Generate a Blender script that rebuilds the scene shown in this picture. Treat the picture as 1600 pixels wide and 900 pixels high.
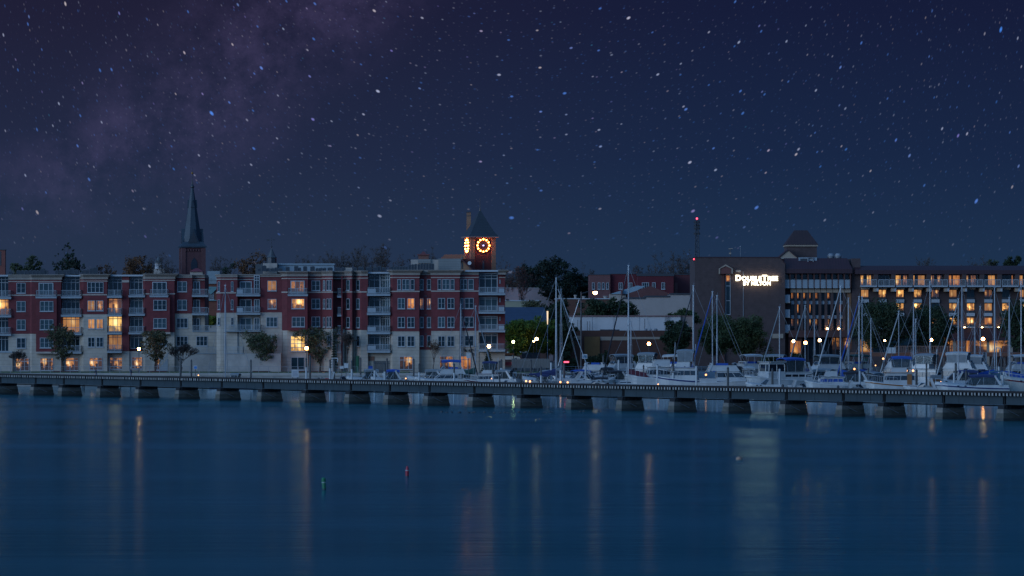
import bpy, bmesh, math, random
from mathutils import Vector, Matrix
R = math.radians
for o in list(bpy.data.objects): bpy.data.objects.remove(o)
SC = bpy.context.scene
COL = SC.collection

# ---------------------------------------------------------------- camera
CAM_H, FPX, HY = 9.5, 6000.0, 515.0       # eye height, focal length in photo pixels, horizon row of the photo
cam_d = bpy.data.cameras.new("camera"); cam = bpy.data.objects.new("camera", cam_d); COL.objects.link(cam)
cam.location = (0, 0, CAM_H); cam.rotation_euler = (R(90), 0, 0)
cam_d.sensor_width = 36; cam_d.lens = 36 * FPX / 1600; cam_d.shift_y = (HY - 450) / 1600
cam_d.clip_start = 1; cam_d.clip_end = 60000
SC.camera = cam

# ---------------------------------------------------------------- world: dusk sky, stars, faint milky way
world = bpy.data.worlds.new("World"); SC.world = world; world.use_nodes = True
nt = world.node_tree; nt.nodes.clear()
def N(t, **k):
    n = nt.nodes.new(t)
    for a, b in k.items(): setattr(n, a, b)
    return n
def L(a, b): nt.links.new(a, b)
def val(x, sock):
    if isinstance(x, (int, float)): sock.default_value = x
    else: L(x, sock)
def M(op, a, b=0.0, c=0.0, clamp=False):
    n = N('ShaderNodeMath', operation=op); n.use_clamp = clamp
    val(a, n.inputs[0]); val(b, n.inputs[1]); val(c, n.inputs[2]); return n.outputs[0]
def smooth(x, lo, hi, a=0.0, b=1.0):
    n = N('ShaderNodeMapRange', interpolation_type='SMOOTHSTEP')
    val(x, n.inputs[0]); n.inputs[1].default_value = lo; n.inputs[2].default_value = hi
    n.inputs[3].default_value = a; n.inputs[4].default_value = b; return n.outputs[0]
def ramp(x, stops):
    n = N('ShaderNodeValToRGB'); cr = n.color_ramp
    while len(cr.elements) < len(stops): cr.elements.new(0.5)
    for e, (p, c) in zip(cr.elements, stops): e.position = p; e.color = (*c, 1)
    L(x, n.inputs[0]); return n.outputs[0]
def scale_col(c, f):
    n = N('ShaderNodeVectorMath', operation='SCALE'); L(c, n.inputs[0]); val(f, n.inputs[3]); return n.outputs[0]
def add_col(a, b):
    n = N('ShaderNodeVectorMath', operation='ADD'); L(a, n.inputs[0]); L(b, n.inputs[1]); return n.outputs[0]
tc = N('ShaderNodeTexCoord'); sp = N('ShaderNodeSeparateXYZ'); L(tc.outputs['Generated'], sp.inputs[0])
dx, dy, dz = sp.outputs
ay = M('MAXIMUM', M('ABSOLUTE', dy), 0.02)
u = M('DIVIDE', dx, ay); v = M('DIVIDE', dz, ay)               # tangents of azimuth and elevation
# clear sky: blue-teal at the horizon, violet navy higher up
base = ramp(M('MULTIPLY', v, 8.0, clamp=True), [(0.0, (.0125, .0350, .080)), (.17, (.0118, .0300, .074)), (.36, (.0092, .0205, .060)), (.66, (.0078, .0120, .042)), (.9, (.0072, .0100, .036))])
left = smooth(u, -0.09, 0.075, 1, 0)
warm = N('ShaderNodeCombineXYZ'); warm.inputs[0].default_value = .0062; warm.inputs[1].default_value = .0022; warm.inputs[2].default_value = -.003
base = add_col(base, scale_col(warm.outputs[0], left))
# milky way: a soft violet band from upper middle to lower left
cuv = N('ShaderNodeCombineXYZ'); L(u, cuv.inputs[0]); L(v, cuv.inputs[1])
nz = N('ShaderNodeTexNoise'); nz.inputs['Scale'].default_value = 40; nz.inputs['Detail'].default_value = 12; nz.inputs['Roughness'].default_value = .74; L(cuv.outputs[0], nz.inputs['Vector'])
nz2 = N('ShaderNodeTexNoise'); nz2.inputs['Scale'].default_value = 13; nz2.inputs['Detail'].default_value = 4; L(cuv.outputs[0], nz2.inputs['Vector'])
# line through (u,v) = (-.043,.086) and (-.098,.045)
band = M('ABSOLUTE', M('ADD', M('SUBTRACT', M('MULTIPLY', M('ADD', u, .050), -.60), M('MULTIPLY', M('SUBTRACT', v, .086), -.80)), M('MULTIPLY', M('SUBTRACT', nz2.outputs[0], .5), .03)))
bandf = M('MULTIPLY', smooth(band, .0, .029, 1, 0), smooth(nz.outputs[0], .36, .72))
mw = N('ShaderNodeCombineXYZ'); mw.inputs[0].default_value = .032; mw.inputs[1].default_value = .024; mw.inputs[2].default_value = .056
base = add_col(base, scale_col(mw.outputs[0], M('MULTIPLY', bandf, smooth(v, .015, .05))))
# stars: polar coordinates round the celestial pole so that they drift into short arcs
pu, pv = 0.0, 0.165
du = M('SUBTRACT', u, pu); dv = M('SUBTRACT', v, pv)
rr = M('SQRT', M('ADD', M('MULTIPLY', du, du), M('MULTIPLY', dv, dv)))
ph = M('ARCTAN2', du, M('MULTIPLY', dv, -1.0))
def stars(cell_px, rad, power, gain, seed, stretch=.62):
    s = FPX / cell_px
    c = N('ShaderNodeCombineXYZ'); L(M('MULTIPLY', M('MULTIPLY', ph, rr), s * stretch), c.inputs[0]); L(M('MULTIPLY_ADD', rr, s, seed), c.inputs[1])
    vo = N('ShaderNodeTexVoronoi', voronoi_dimensions='2D', feature='F1'); vo.inputs['Scale'].default_value = 1; vo.inputs['Randomness'].default_value = 1
    L(c.outputs[0], vo.inputs['Vector'])
    sc_ = N('ShaderNodeSeparateColor'); L(vo.outputs['Color'], sc_.inputs[0])
    mag = M('POWER', sc_.outputs[0], power)
    size = M('MULTIPLY_ADD', mag, rad * .6, rad * .62)
    prof = M('POWER', M('SUBTRACT', 1.0, M('DIVIDE', vo.outputs['Distance'], size), clamp=True), .65)
    hue = ramp(sc_.outputs[1], [(0.0, (.05, .22, .75)), (.40, (.13, .30, .95)), (.46, (.55, .66, .95)), (.72, (.62, .64, .85)), (.78, (.95, .80, .78)), (.88, (.36, .30, .95)), (1.0, (.05, .36, .62))])
    return scale_col(hue, M('MULTIPLY', M('MULTIPLY', prof, M('ADD', mag, .012)), gain))
st = add_col(stars(62, .037, 3.0, 1.15, 3.1), add_col(stars(29, .054, 2.6, .55, 17.7), add_col(stars(14, .090, 2.0, .16, 41.3), stars(8, .14, 2.0, .060, 63.7))))
st = scale_col(st, smooth(v, .012, .05, .12, 1))
front = M('GREATER_THAN', dy, 0.0)
vis = add_col(base, scale_col(st, front))
# away from the shore: last daylight in the west, behind and to the left of the camera
west = N('ShaderNodeVectorMath', operation='DOT_PRODUCT'); L(tc.outputs['Generated'], west.inputs[0]); west.inputs[1].default_value = Vector((-.72, -.66, .22)).normalized()
glow = M('MULTIPLY', smooth(west.outputs['Value'], -.15, 1.0), smooth(dz, -.02, .02))
gc = N('ShaderNodeCombineXYZ'); gc.inputs[0].default_value = .165; gc.inputs[1].default_value = .42; gc.inputs[2].default_value = .92
dome = N('ShaderNodeCombineXYZ'); dome.inputs[0].default_value = .030; dome.inputs[1].default_value = .108; dome.inputs[2].default_value = .265
tot = add_col(vis, scale_col(gc.outputs[0], glow))
tot = add_col(tot, scale_col(dome.outputs[0], smooth(dz, .10, .5)))
sky = N('ShaderNodeTexSky', sky_type='NISHITA'); sky.sun_disc = False; sky.sun_elevation = R(-5); sky.sun_rotation = R(228); sky.altitude = 0; sky.air_density = 1; sky.dust_density = .6; sky.ozone_density = 3
b1 = N('ShaderNodeBackground'); L(sky.outputs[0], b1.inputs[0]); b1.inputs[1].default_value = .05
b2 = N('ShaderNodeBackground'); L(tot, b2.inputs[0]); b2.inputs[1].default_value = 1.0
ad = N('ShaderNodeAddShader'); L(b1.outputs[0], ad.inputs[0]); L(b2.outputs[0], ad.inputs[1])
wo = N('ShaderNodeOutputWorld'); L(ad.outputs[0], wo.inputs[0])

# ---------------------------------------------------------------- the afterglow as one very soft sun (same bearing as the sky's)
sl = bpy.data.lights.new("dusk_sun", 'SUN'); sl.energy = 1.15; sl.angle = R(35); sl.color = (.62, .80, 1.0)
so = bpy.data.objects.new("dusk_sun", sl); COL.objects.link(so)
so.rotation_euler = Vector((.72, .62, -.24)).to_track_quat('-Z', 'Y').to_euler(); so.location = (-60, -60, 60)

# ---------------------------------------------------------------- exposure and sampling
SC.view_settings.view_transform = 'Standard'; SC.view_settings.look = 'None'; SC.view_settings.exposure = 0; SC.view_settings.gamma = 1
SC.view_settings.use_curve_mapping = False
SC.render.engine = 'CYCLES'
cy = SC.cycles
cy.max_bounces = 4; cy.diffuse_bounces = 2; cy.glossy_bounces = 2; cy.transmission_bounces = 2; cy.transparent_max_bounces = 6
cy.sample_clamp_indirect = 1.5; cy.sample_clamp_direct = 0; cy.caustics_reflective = False; cy.caustics_refractive = False
cy.use_adaptive_sampling = False
cy.use_denoising = True
try: cy.denoiser = 'OPENIMAGEDENOISE'; cy.denoising_input_passes = 'RGB_ALBEDO_NORMAL'
except Exception: pass
cy.use_light_tree = True

# ---------------------------------------------------------------- helpers
def W(px, py, Y): return Vector(((px - 800) / FPX * Y, Y, CAM_H - (py - HY) / FPX * Y))
def PX(px, Y): return (px - 800) / FPX * Y
def PZ(py, Y): return CAM_H - (py - HY) / FPX * Y

MATS = {}
def mat(name, col, rough=.7, var=.18, scale=1.5, metal=0.0, emit=None, estr=0.0, bump=0.0, spec=.5, bands=None, sheen=None, alpha=1.0, stretch=(1, 1, 1)):
    """plain principled material whose base colour wanders by +-var on two noises; bands = (direction, spacing, darkness)"""
    if name in MATS: return MATS[name]
    m = bpy.data.materials.new(name); m.use_nodes = True; t = m.node_tree; p = t.nodes['Principled BSDF']
    ln = t.links.new
    p.inputs['Roughness'].default_value = rough; p.inputs['Metallic'].default_value = metal
    p.inputs['Specular IOR Level'].default_value = spec
    if alpha < 1: p.inputs['Alpha'].default_value = alpha
    c = t.nodes.new('ShaderNodeTexCoord'); mp = t.nodes.new('ShaderNodeMapping'); mp.inputs['Scale'].default_value = stretch
    ln(c.outputs['Object'], mp.inputs[0])
    n1 = t.nodes.new('ShaderNodeTexNoise'); n1.inputs['Scale'].default_value = scale; n1.inputs['Detail'].default_value = 5; n1.inputs['Roughness'].default_value = .65
    ln(mp.outputs[0], n1.inputs['Vector'])
    mr = t.nodes.new('ShaderNodeMapRange'); mr.inputs[1].default_value = .25; mr.inputs[2].default_value = .75; mr.inputs[3].default_value = 1 - var; mr.inputs[4].default_value = 1 + var
    ln(n1.outputs[0], mr.inputs[0]); fac = mr.outputs[0]
    if bands:
        ax, gap, dark = bands
        sx = t.nodes.new('ShaderNodeSeparateXYZ'); ln(c.outputs['Object'], sx.inputs[0])
        fr = t.nodes.new('ShaderNodeMath'); fr.operation = 'FRACT'; dv_ = t.nodes.new('ShaderNodeMath'); dv_.operation = 'DIVIDE'; dv_.inputs[1].default_value = gap
        ln(sx.outputs[ax], dv_.inputs[0]); ln(dv_.outputs[0], fr.inputs[0])
        lt = t.nodes.new('ShaderNodeMath'); lt.operation = 'LESS_THAN'; lt.inputs[1].default_value = .16; ln(fr.outputs[0], lt.inputs[0])
        mu = t.nodes.new('ShaderNodeMath'); mu.operation = 'MULTIPLY_ADD'; mu.inputs[1].default_value = -dark; mu.inputs[2].default_value = 1; ln(lt.outputs[0], mu.inputs[0])
        m2 = t.nodes.new('ShaderNodeMath'); m2.operation = 'MULTIPLY'; ln(fac, m2.inputs[0]); ln(mu.outputs[0], m2.inputs[1]); fac = m2.outputs[0]
    vm = t.nodes.new('ShaderNodeVectorMath'); vm.operation = 'SCALE'; vm.inputs[0].default_value = col; ln(fac, vm.inputs[3])
    ln(vm.outputs[0], p.inputs['Base Color'])
    if bump:
        b = t.nodes.new('ShaderNodeBump'); b.inputs['Strength'].default_value = bump; b.inputs['Distance'].default_value = .05; ln(n1.outputs[0], b.inputs['Height']); ln(b.outputs[0], p.inputs['Normal'])
    if emit:
        p.inputs['Emission Color'].default_value = (*emit, 1); p.inputs['Emission Strength'].default_value = estr
    MATS[name] = m; return m

def lit_mat(name, stops, strength, scale=1.0, folds=0.0, clutter=.35):
    """a lit room seen through a window: pale wall, a lamp, furniture along the floor, curtain folds"""
    m = bpy.data.materials.new(name); m.use_nodes = True; t = m.node_tree; p = t.nodes['Principled BSDF']; ln = t.links.new
    def mm(op, a_, b_=0.0, c_=0.0, cl=False):
        n = t.nodes.new('ShaderNodeMath'); n.operation = op; n.use_clamp = cl
        for i, x in enumerate((a_, b_, c_)):
            if isinstance(x, (int, float)): n.inputs[i].default_value = x
            else: ln(x, n.inputs[i])
        return n.outputs[0]
    def step(x, lo, hi):
        n = t.nodes.new('ShaderNodeMapRange'); n.interpolation_type = 'SMOOTHSTEP'; ln(x, n.inputs[0]); n.inputs[1].default_value = lo; n.inputs[2].default_value = hi; return n.outputs[0]
    c = t.nodes.new('ShaderNodeTexCoord'); sg_ = t.nodes.new('ShaderNodeSeparateXYZ'); ln(c.outputs['Generated'], sg_.inputs[0]); gx, gz = sg_.outputs[0], sg_.outputs[2]
    r_ = t.nodes.new('ShaderNodeObjectInfo').outputs['Random']
    n = t.nodes.new('ShaderNodeTexNoise'); n.inputs['Scale'].default_value = 1.3 * scale; n.inputs['Detail'].default_value = 6; n.inputs['Roughness'].default_value = .7; ln(c.outputs['Object'], n.inputs['Vector'])
    cb = t.nodes.new('ShaderNodeCombineXYZ'); ln(mm('MULTIPLY', gx, 5.0), cb.inputs[0]); ln(mm('MULTIPLY', r_, 91.0), cb.inputs[1])
    f = t.nodes.new('ShaderNodeTexVoronoi'); f.inputs['Scale'].default_value = 1.0; ln(cb.outputs[0], f.inputs['Vector']); fs_ = t.nodes.new('ShaderNodeSeparateColor'); ln(f.outputs['Color'], fs_.inputs[0])
    h = mm('MULTIPLY', fs_.outputs[0], clutter * 1.5)
    furn = step(mm('SUBTRACT', gz, h), -.03, .05)                       # 0 behind furniture, 1 above it
    lx = mm('MULTIPLY_ADD', r_, .7, .15); lz = mm('MULTIPLY_ADD', mm('FRACT', mm('MULTIPLY', r_, 7.3)), .4, .35)
    dx_ = mm('MULTIPLY', mm('SUBTRACT', gx, lx), 1.5); dz_ = mm('SUBTRACT', gz, lz)
    dist = mm('SQRT', mm('ADD', mm('MULTIPLY', dx_, dx_), mm('MULTIPLY', dz_, dz_)))
    lampv = mm('SUBTRACT', 1.0, step(dist, .04, .42))
    v_ = mm('MULTIPLY_ADD', n.outputs[0], .75, -.02)
    v_ = mm('ADD', mm('MULTIPLY', v_, mm('MULTIPLY_ADD', furn, .72, .28)), mm('MULTIPLY', lampv, .42))
    tr_ = step(mm('ABSOLUTE', mm('SUBTRACT', gx, mm('FRACT', mm('MULTIPLY', r_, 13.7)))), .16, .19)   # a drawn curtain or door leaf somewhere across
    v_ = mm('MULTIPLY', v_, mm('MULTIPLY_ADD', tr_, .40, .60))
    if folds: v_ = mm('MULTIPLY', v_, mm('MULTIPLY_ADD', mm('SINE', mm('MULTIPLY', gx, 70.0)), folds, 1.0))
    r = t.nodes.new('ShaderNodeValToRGB')
    while len(r.color_ramp.elements) < len(stops): r.color_ramp.elements.new(.5)
    for e, (q, cc) in zip(r.color_ramp.elements, stops): e.position = q; e.color = (*cc, 1)
    ln(v_, r.inputs[0]); ln(r.outputs[0], p.inputs['Emission Color']); ln(mm('MULTIPLY_ADD', mm('FRACT', mm('MULTIPLY', r_, 31.1)), strength * .7, strength * .65), p.inputs['Emission Strength'])
    p.inputs['Base Color'].default_value = (.02, .02, .02, 1); p.inputs['Roughness'].default_value = .15
    m.cycles.emission_sampling = 'NONE'
    MATS[name] = m; return m

class MB:
    """collects faces in world coordinates; build() links them as one mesh placed relative to its thing"""
    def __init__(self): self.v = []; self.f = []; self.m = []; self.cur = 0
    def add(self, vs, fs, m=None):
        b = len(self.v); self.v += [tuple(x) for x in vs]
        for f in fs: self.f.append(tuple(b + i for i in f)); self.m.append(self.cur if m is None else m)
    def box(self, x0, x1, y0, y1, z0, z1, m=None):
        if x0 > x1: x0, x1 = x1, x0
        if y0 > y1: y0, y1 = y1, y0
        if z0 > z1: z0, z1 = z1, z0
        self.add([(x0, y0, z0), (x1, y0, z0), (x1, y1, z0), (x0, y1, z0), (x0, y0, z1), (x1, y0, z1), (x1, y1, z1), (x0, y1, z1)],
                 [(0, 3, 2, 1), (4, 5, 6, 7), (0, 1, 5, 4), (1, 2, 6, 5), (2, 3, 7, 6), (3, 0, 4, 7)], m)
    def prism(self, poly, z0, z1, m=None, top=None):
        """poly: (x,y) counter-clockwise seen from above; top: another polygon of the same length for a taper"""
        n = len(poly); tp = top or poly
        self.add([(x, y, z0) for x, y in poly] + [(x, y, z1) for x, y in tp],
                 [tuple(range(n - 1, -1, -1)), tuple(range(n, 2 * n))] + [(i, (i + 1) % n, n + (i + 1) % n, n + i) for i in range(n)], m)
    def side(self, poly, y0, y1, m=None):
        """poly: (x,z) clockwise-or-not outline seen from the camera, extruded in depth"""
        n = len(poly)
        a = sum(poly[i][0] * poly[(i + 1) % n][1] - poly[(i + 1) % n][0] * poly[i][1] for i in range(n))
        if a < 0: poly = poly[::-1]
        self.add([(x, y0, z) for x, z in poly] + [(x, y1, z) for x, z in poly],
                 [tuple(range(n)), tuple(range(2 * n - 1, n - 1, -1))] + [(i, n + i, n + (i + 1) % n, (i + 1) % n) for i in range(n)], m)
    def tube(self, pts, rad, n=6, m=None, cap=True):
        pts = [Vector(p) for p in pts]
        if not isinstance(rad, (list, tuple)): rad = [rad] * len(pts)
        vs = []; fs = []
        for i, p in enumerate(pts):
            d = (pts[min(i + 1, len(pts) - 1)] - pts[max(i - 1, 0)]).normalized()
            a = d.orthogonal().normalized() if abs(d.z) < .95 else Vector((1, 0, 0)).cross(d).normalized()
            b = d.cross(a)
            for k in range(n):
                t = 2 * math.pi * k / n; vs.append(p + (a * math.cos(t) + b * math.sin(t)) * rad[i])
        for i in range(len(pts) - 1):
            for k in range(n): fs.append((i * n + k, i * n + (k + 1) % n, (i + 1) * n + (k + 1) % n, (i + 1) * n + k))
        if cap: fs.append(tuple(range(n - 1, -1, -1))); fs.append(tuple(range((len(pts) - 1) * n, len(pts) * n)))
        self.add(vs, fs, m)
    def lathe(self, prof, c, n=12, m=None):
        """prof: (radius, z) from bottom to top, about the vertical through c"""
        vs = []; fs = []
        for r, z in prof:
            for k in range(n):
                t = 2 * math.pi * k / n; vs.append((c[0] + r * math.cos(t), c[1] + r * math.sin(t), c[2] + z))
        for i in range(len(prof) - 1):
            for k in range(n): fs.append((i * n + k, i * n + (k + 1) % n, (i + 1) * n + (k + 1) % n, (i + 1) * n + k))
        fs.append(tuple(range(n - 1, -1, -1))); fs.append(tuple(range((len(prof) - 1) * n, len(prof) * n)))
        self.add(vs, fs, m)
    def loft(self, rings, m=None, closed=True, cap=True, mats=None):
        n = len(rings[0]); vs = [p for r in rings for p in r]; b = len(self.v); self.v += [tuple(x) for x in vs]
        for i in range(len(rings) - 1):
            for k in range(n if closed else n - 1):
                self.f.append((b + i * n + k, b + i * n + (k + 1) % n, b + (i + 1) * n + (k + 1) % n, b + (i + 1) * n + k))
                self.m.append(mats[k] if mats else (self.cur if m is None else m))
        if cap:
            mm = self.cur if m is None else m
            self.f.append(tuple(b + i for i in range(n - 1, -1, -1))); self.m.append(mm)
            self.f.append(tuple(b + (len(rings) - 1) * n + i for i in range(n))); self.m.append(mm)
    def build(self, name, mats, parent=None, smooth=False, origin=None):
        """parent: an object made by thing()/build(); the mesh sits in the frame of its top-level thing"""
        if not isinstance(mats, (list, tuple)): mats = [mats]
        if origin is None: origin = ORG.get(parent.name, Vector((0, 0, 0))) if parent else Vector((0, 0, 0))
        me = bpy.data.meshes.new(name); me.from_pydata([(x - origin[0], y - origin[1], z - origin[2]) for x, y, z in self.v], [], self.f)
        for mm in mats: me.materials.append(mm)
        if len(mats) > 1: me.polygons.foreach_set('material_index', [min(i, len(mats) - 1) for i in self.m])
        if smooth: me.polygons.foreach_set('use_smooth', [True] * len(me.polygons))
        me.update()
        o = bpy.data.objects.new(name, me); COL.objects.link(o)
        if parent: o.parent = parent
        else: o.location = origin
        ORG[o.name] = Vector(origin)
        return o
ORG = {}
def tag(o, label=None, cat=None, group=None, kind=None):
    if label: o['label'] = label
    if cat: o['category'] = cat
    if group: o['group'] = group
    if kind: o['kind'] = kind
    return o
def thing(name, label, cat, loc, rz=0.0, group=None, local=False):
    """an Empty at the thing's base. local=True: its parts are built in its own frame (boats and other turned things)"""
    o = bpy.data.objects.new(name, None); COL.objects.link(o); o.empty_display_size = .5
    o.location = loc; o.rotation_euler = (0, 0, rz); tag(o, label, cat, group)
    ORG[o.name] = Vector((0, 0, 0)) if local else Vector(loc)
    return o
def copy_thing(src, loc, rz=None, label=None, group=None, scale=None, cat=None):
    c = src.copy(); COL.objects.link(c); c.location = loc
    if rz is not None: c.rotation_euler = (0, 0, rz)
    if scale: c.scale = scale
    tag(c, label, cat, group)
    def rec(a, b):
        for ch in list(a.children):
            d = ch.copy(); COL.objects.link(d); d.parent = b; rec(ch, d)
    rec(src, c); return c
ORD = ['first', 'second', 'third', 'fourth', 'fifth', 'sixth', 'seventh', 'eighth', 'ninth', 'tenth', 'eleventh', 'twelfth', 'thirteenth', 'fourteenth', 'fifteenth', 'sixteenth', 'seventeenth', 'eighteenth', 'nineteenth', 'twentieth', 'twenty-first', 'twenty-second', 'twenty-third', 'twenty-fourth', 'twenty-fifth', 'twenty-sixth', 'twenty-seventh', 'twenty-eighth', 'twenty-ninth', 'thirtieth', 'thirty-first', 'thirty-second', 'thirty-third', 'thirty-fourth', 'thirty-fifth', 'thirty-sixth', 'thirty-seventh', 'thirty-eighth', 'thirty-ninth', 'fortieth']

# ---------------------------------------------------------------- materials
BRICK = mat('red_brick', (.125, .022, .025), .85, .32, .9, bands=(2, .6, .10), bump=.15)
BRICK2 = mat('dark_brick', (.075, .036, .028), .9, .25, 1.2, bands=(2, .45, .10), bump=.15)
BEIGE = mat('beige_block', (.35, .31, .255), .85, .24, .6, bands=(2, .62, .16))
CREAM = mat('cream_trim', (.33, .28, .235), .7, .2, 1.2)
CORN = mat('cornice_trim', (.225, .195, .165), .7, .22, 1.0)
WHITEF = mat('white_frame', (.33, .35, .36), .5, .08, 2.0)
BALC = mat('balcony_grey', (.24, .28, .30), .5, .10, 2.0)
GLASS = mat('window_glass', (.008, .020, .026), .09, .5, .55, spec=.35)
GLASS2 = mat('window_glass_curtain', (.032, .058, .066), .12, .45, .8, spec=.35)
warmA = [(0, (.012, .005, .003)), (.18, (.13, .05, .013)), (.40, (.50, .23, .055)), (.68, (.90, .58, .19)), (1, (1, .88, .55))]
warmB = [(0, (.12, .045, .012)), (.3, (.38, .16, .04)), (.7, (.60, .31, .10)), (1, (.85, .6, .3))]
warmC = [(0, (.012, .012, .02)), (.26, (.06, .025, .015)), (.46, (.30, .12, .035)), (.74, (.75, .42, .15)), (1, (1, .85, .55))]
LIT = [lit_mat('lit_room', warmA, 1.85, .9), lit_mat('lit_curtain', warmB, 1.05, .4, .16, .12), lit_mat('lit_dim_room', warmC, 1.25, .9, 0, .5), lit_mat('lit_bright', [(0, (.12, .05, .01)), (.3, (.75, .42, .10)), (.7, (1, .75, .30)), (1, (1, .92, .6))], 1.1, .9)]
LITO = lit_mat('lit_orange_glow', [(0, (.06, .012, .004)), (.4, (.46, .16, .03)), (.8, (.72, .34, .09)), (1, (.9, .5, .2))], 1.0, .9, .15, .2)
LITG = lit_mat('lit_garage', [(0, (.006, .006, .010)), (.30, (.05, .022, .012)), (.40, (.30, .12, .035)), (.60, (.50, .26, .09)), (1, (1, .85, .55))], 1.35, 1.6, 0, .45)
METD = mat('dark_metal', (.030, .034, .040), .5, .2, 2)
METG = mat('grey_metal', (.20, .215, .23), .45, .15, 2)
ALU = mat('mast_aluminium', (.33, .35, .37), .35, .08, 1.0, metal=.3)
CONC = mat('concrete', (.30, .285, .26), .9, .22, .6, bump=.3)
CONCD = mat('wet_concrete', (.05, .052, .048), .6, .3, 1.2)
WHITE = mat('gelcoat_white', (.38, .375, .36), .28, .16, .9)
CREAMG = mat('gelcoat_cream', (.38, .35, .30), .3, .06, 1.0)
NAVY = mat('canvas_navy', (.018, .030, .095), .9, .2, 2.5)
BLUEC = mat('canvas_blue', (.012, .062, .27), .9, .18, 2.5)
BLACKC = mat('canvas_black', (.012, .014, .020), .9, .2, 2.5)
GREYC = mat('canvas_grey', (.17, .19, .20), .9, .15, 2.5)
GREENC = mat('canvas_green', (.012, .05, .045), .9, .2, 2.5)
MAROON = mat('canvas_maroon', (.075, .012, .022), .9, .2, 2.5)
REDP = mat('red_paint', (.28, .02, .025), .5, .2, 2)
BOOTB = mat('boot_blue', (.014, .026, .10), .3, .1, 1)
BOOTR = mat('boot_red', (.14, .014, .02), .3, .1, 1)
VINYL = mat('clear_vinyl', (.05, .065, .07), .10, .35, 1.5, alpha=.50)
SMOKE = mat('smoked_glass', (.010, .016, .022), .08, .2, 1.0, spec=.6)
TEAK = mat('varnished_wood', (.22, .085, .022), .4, .25, 3, stretch=(1, 1, 6))
WOOD = mat('weathered_wood', (.085, .082, .078), .9, .35, 2.0, stretch=(1, 1, .3), bump=.3)
PLANK = mat('dock_planks', (.16, .15, .135), .9, .3, 2.0)
SLEEVE = mat('white_sleeve', (.42, .42, .41), .6, .15, 2.0)
GRASS = mat('lawn', (.030, .062, .012), .95, .35, .6)
MULCH = mat('mulch', (.06, .014, .014), .95, .3, 1.5)
ASPH = mat('asphalt', (.05, .05, .052), .9, .2, .4)
DIRT = mat('ground', (.055, .052, .046), .95, .3, .05)
SLATE = mat('slate_roof', (.055, .062, .066), .6, .25, .8, bands=(2, .5, .2))
ROOFR = mat('red_metal_roof', (.034, .010, .013), .55, .15, .6, bands=(0, .55, .35))
TAN = mat('tan_panel', (.30, .235, .175), .8, .12, .8)
def emit_mat(name, col, s, sample=True):
    m = mat(name, (.5, .5, .5), .5, .02, 1, emit=col, estr=s)
    if not sample: m.cycles.emission_sampling = 'NONE'
    return m
LAMP = emit_mat('sodium_lamp', (1.0, .37, .09), 55)
LAMPW = emit_mat('warm_white_lamp', (1.0, .62, .26), 34)
LAMPB = emit_mat('flood_lamp', (1.0, .50, .20), 20)
LAMPG = emit_mat('greenish_lamp', (.90, 1.0, .40), 18)
DOCKL = emit_mat('dock_light', (1.0, .40, .10), 3)
BULB = emit_mat('clock_bulb', (1.0, .24, .035), 60)
REDL = emit_mat('red_beacon', (1.0, .03, .06), 4)
SIGNL = emit_mat('sign_letters', (1.0, .88, .60), 4.6)
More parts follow.
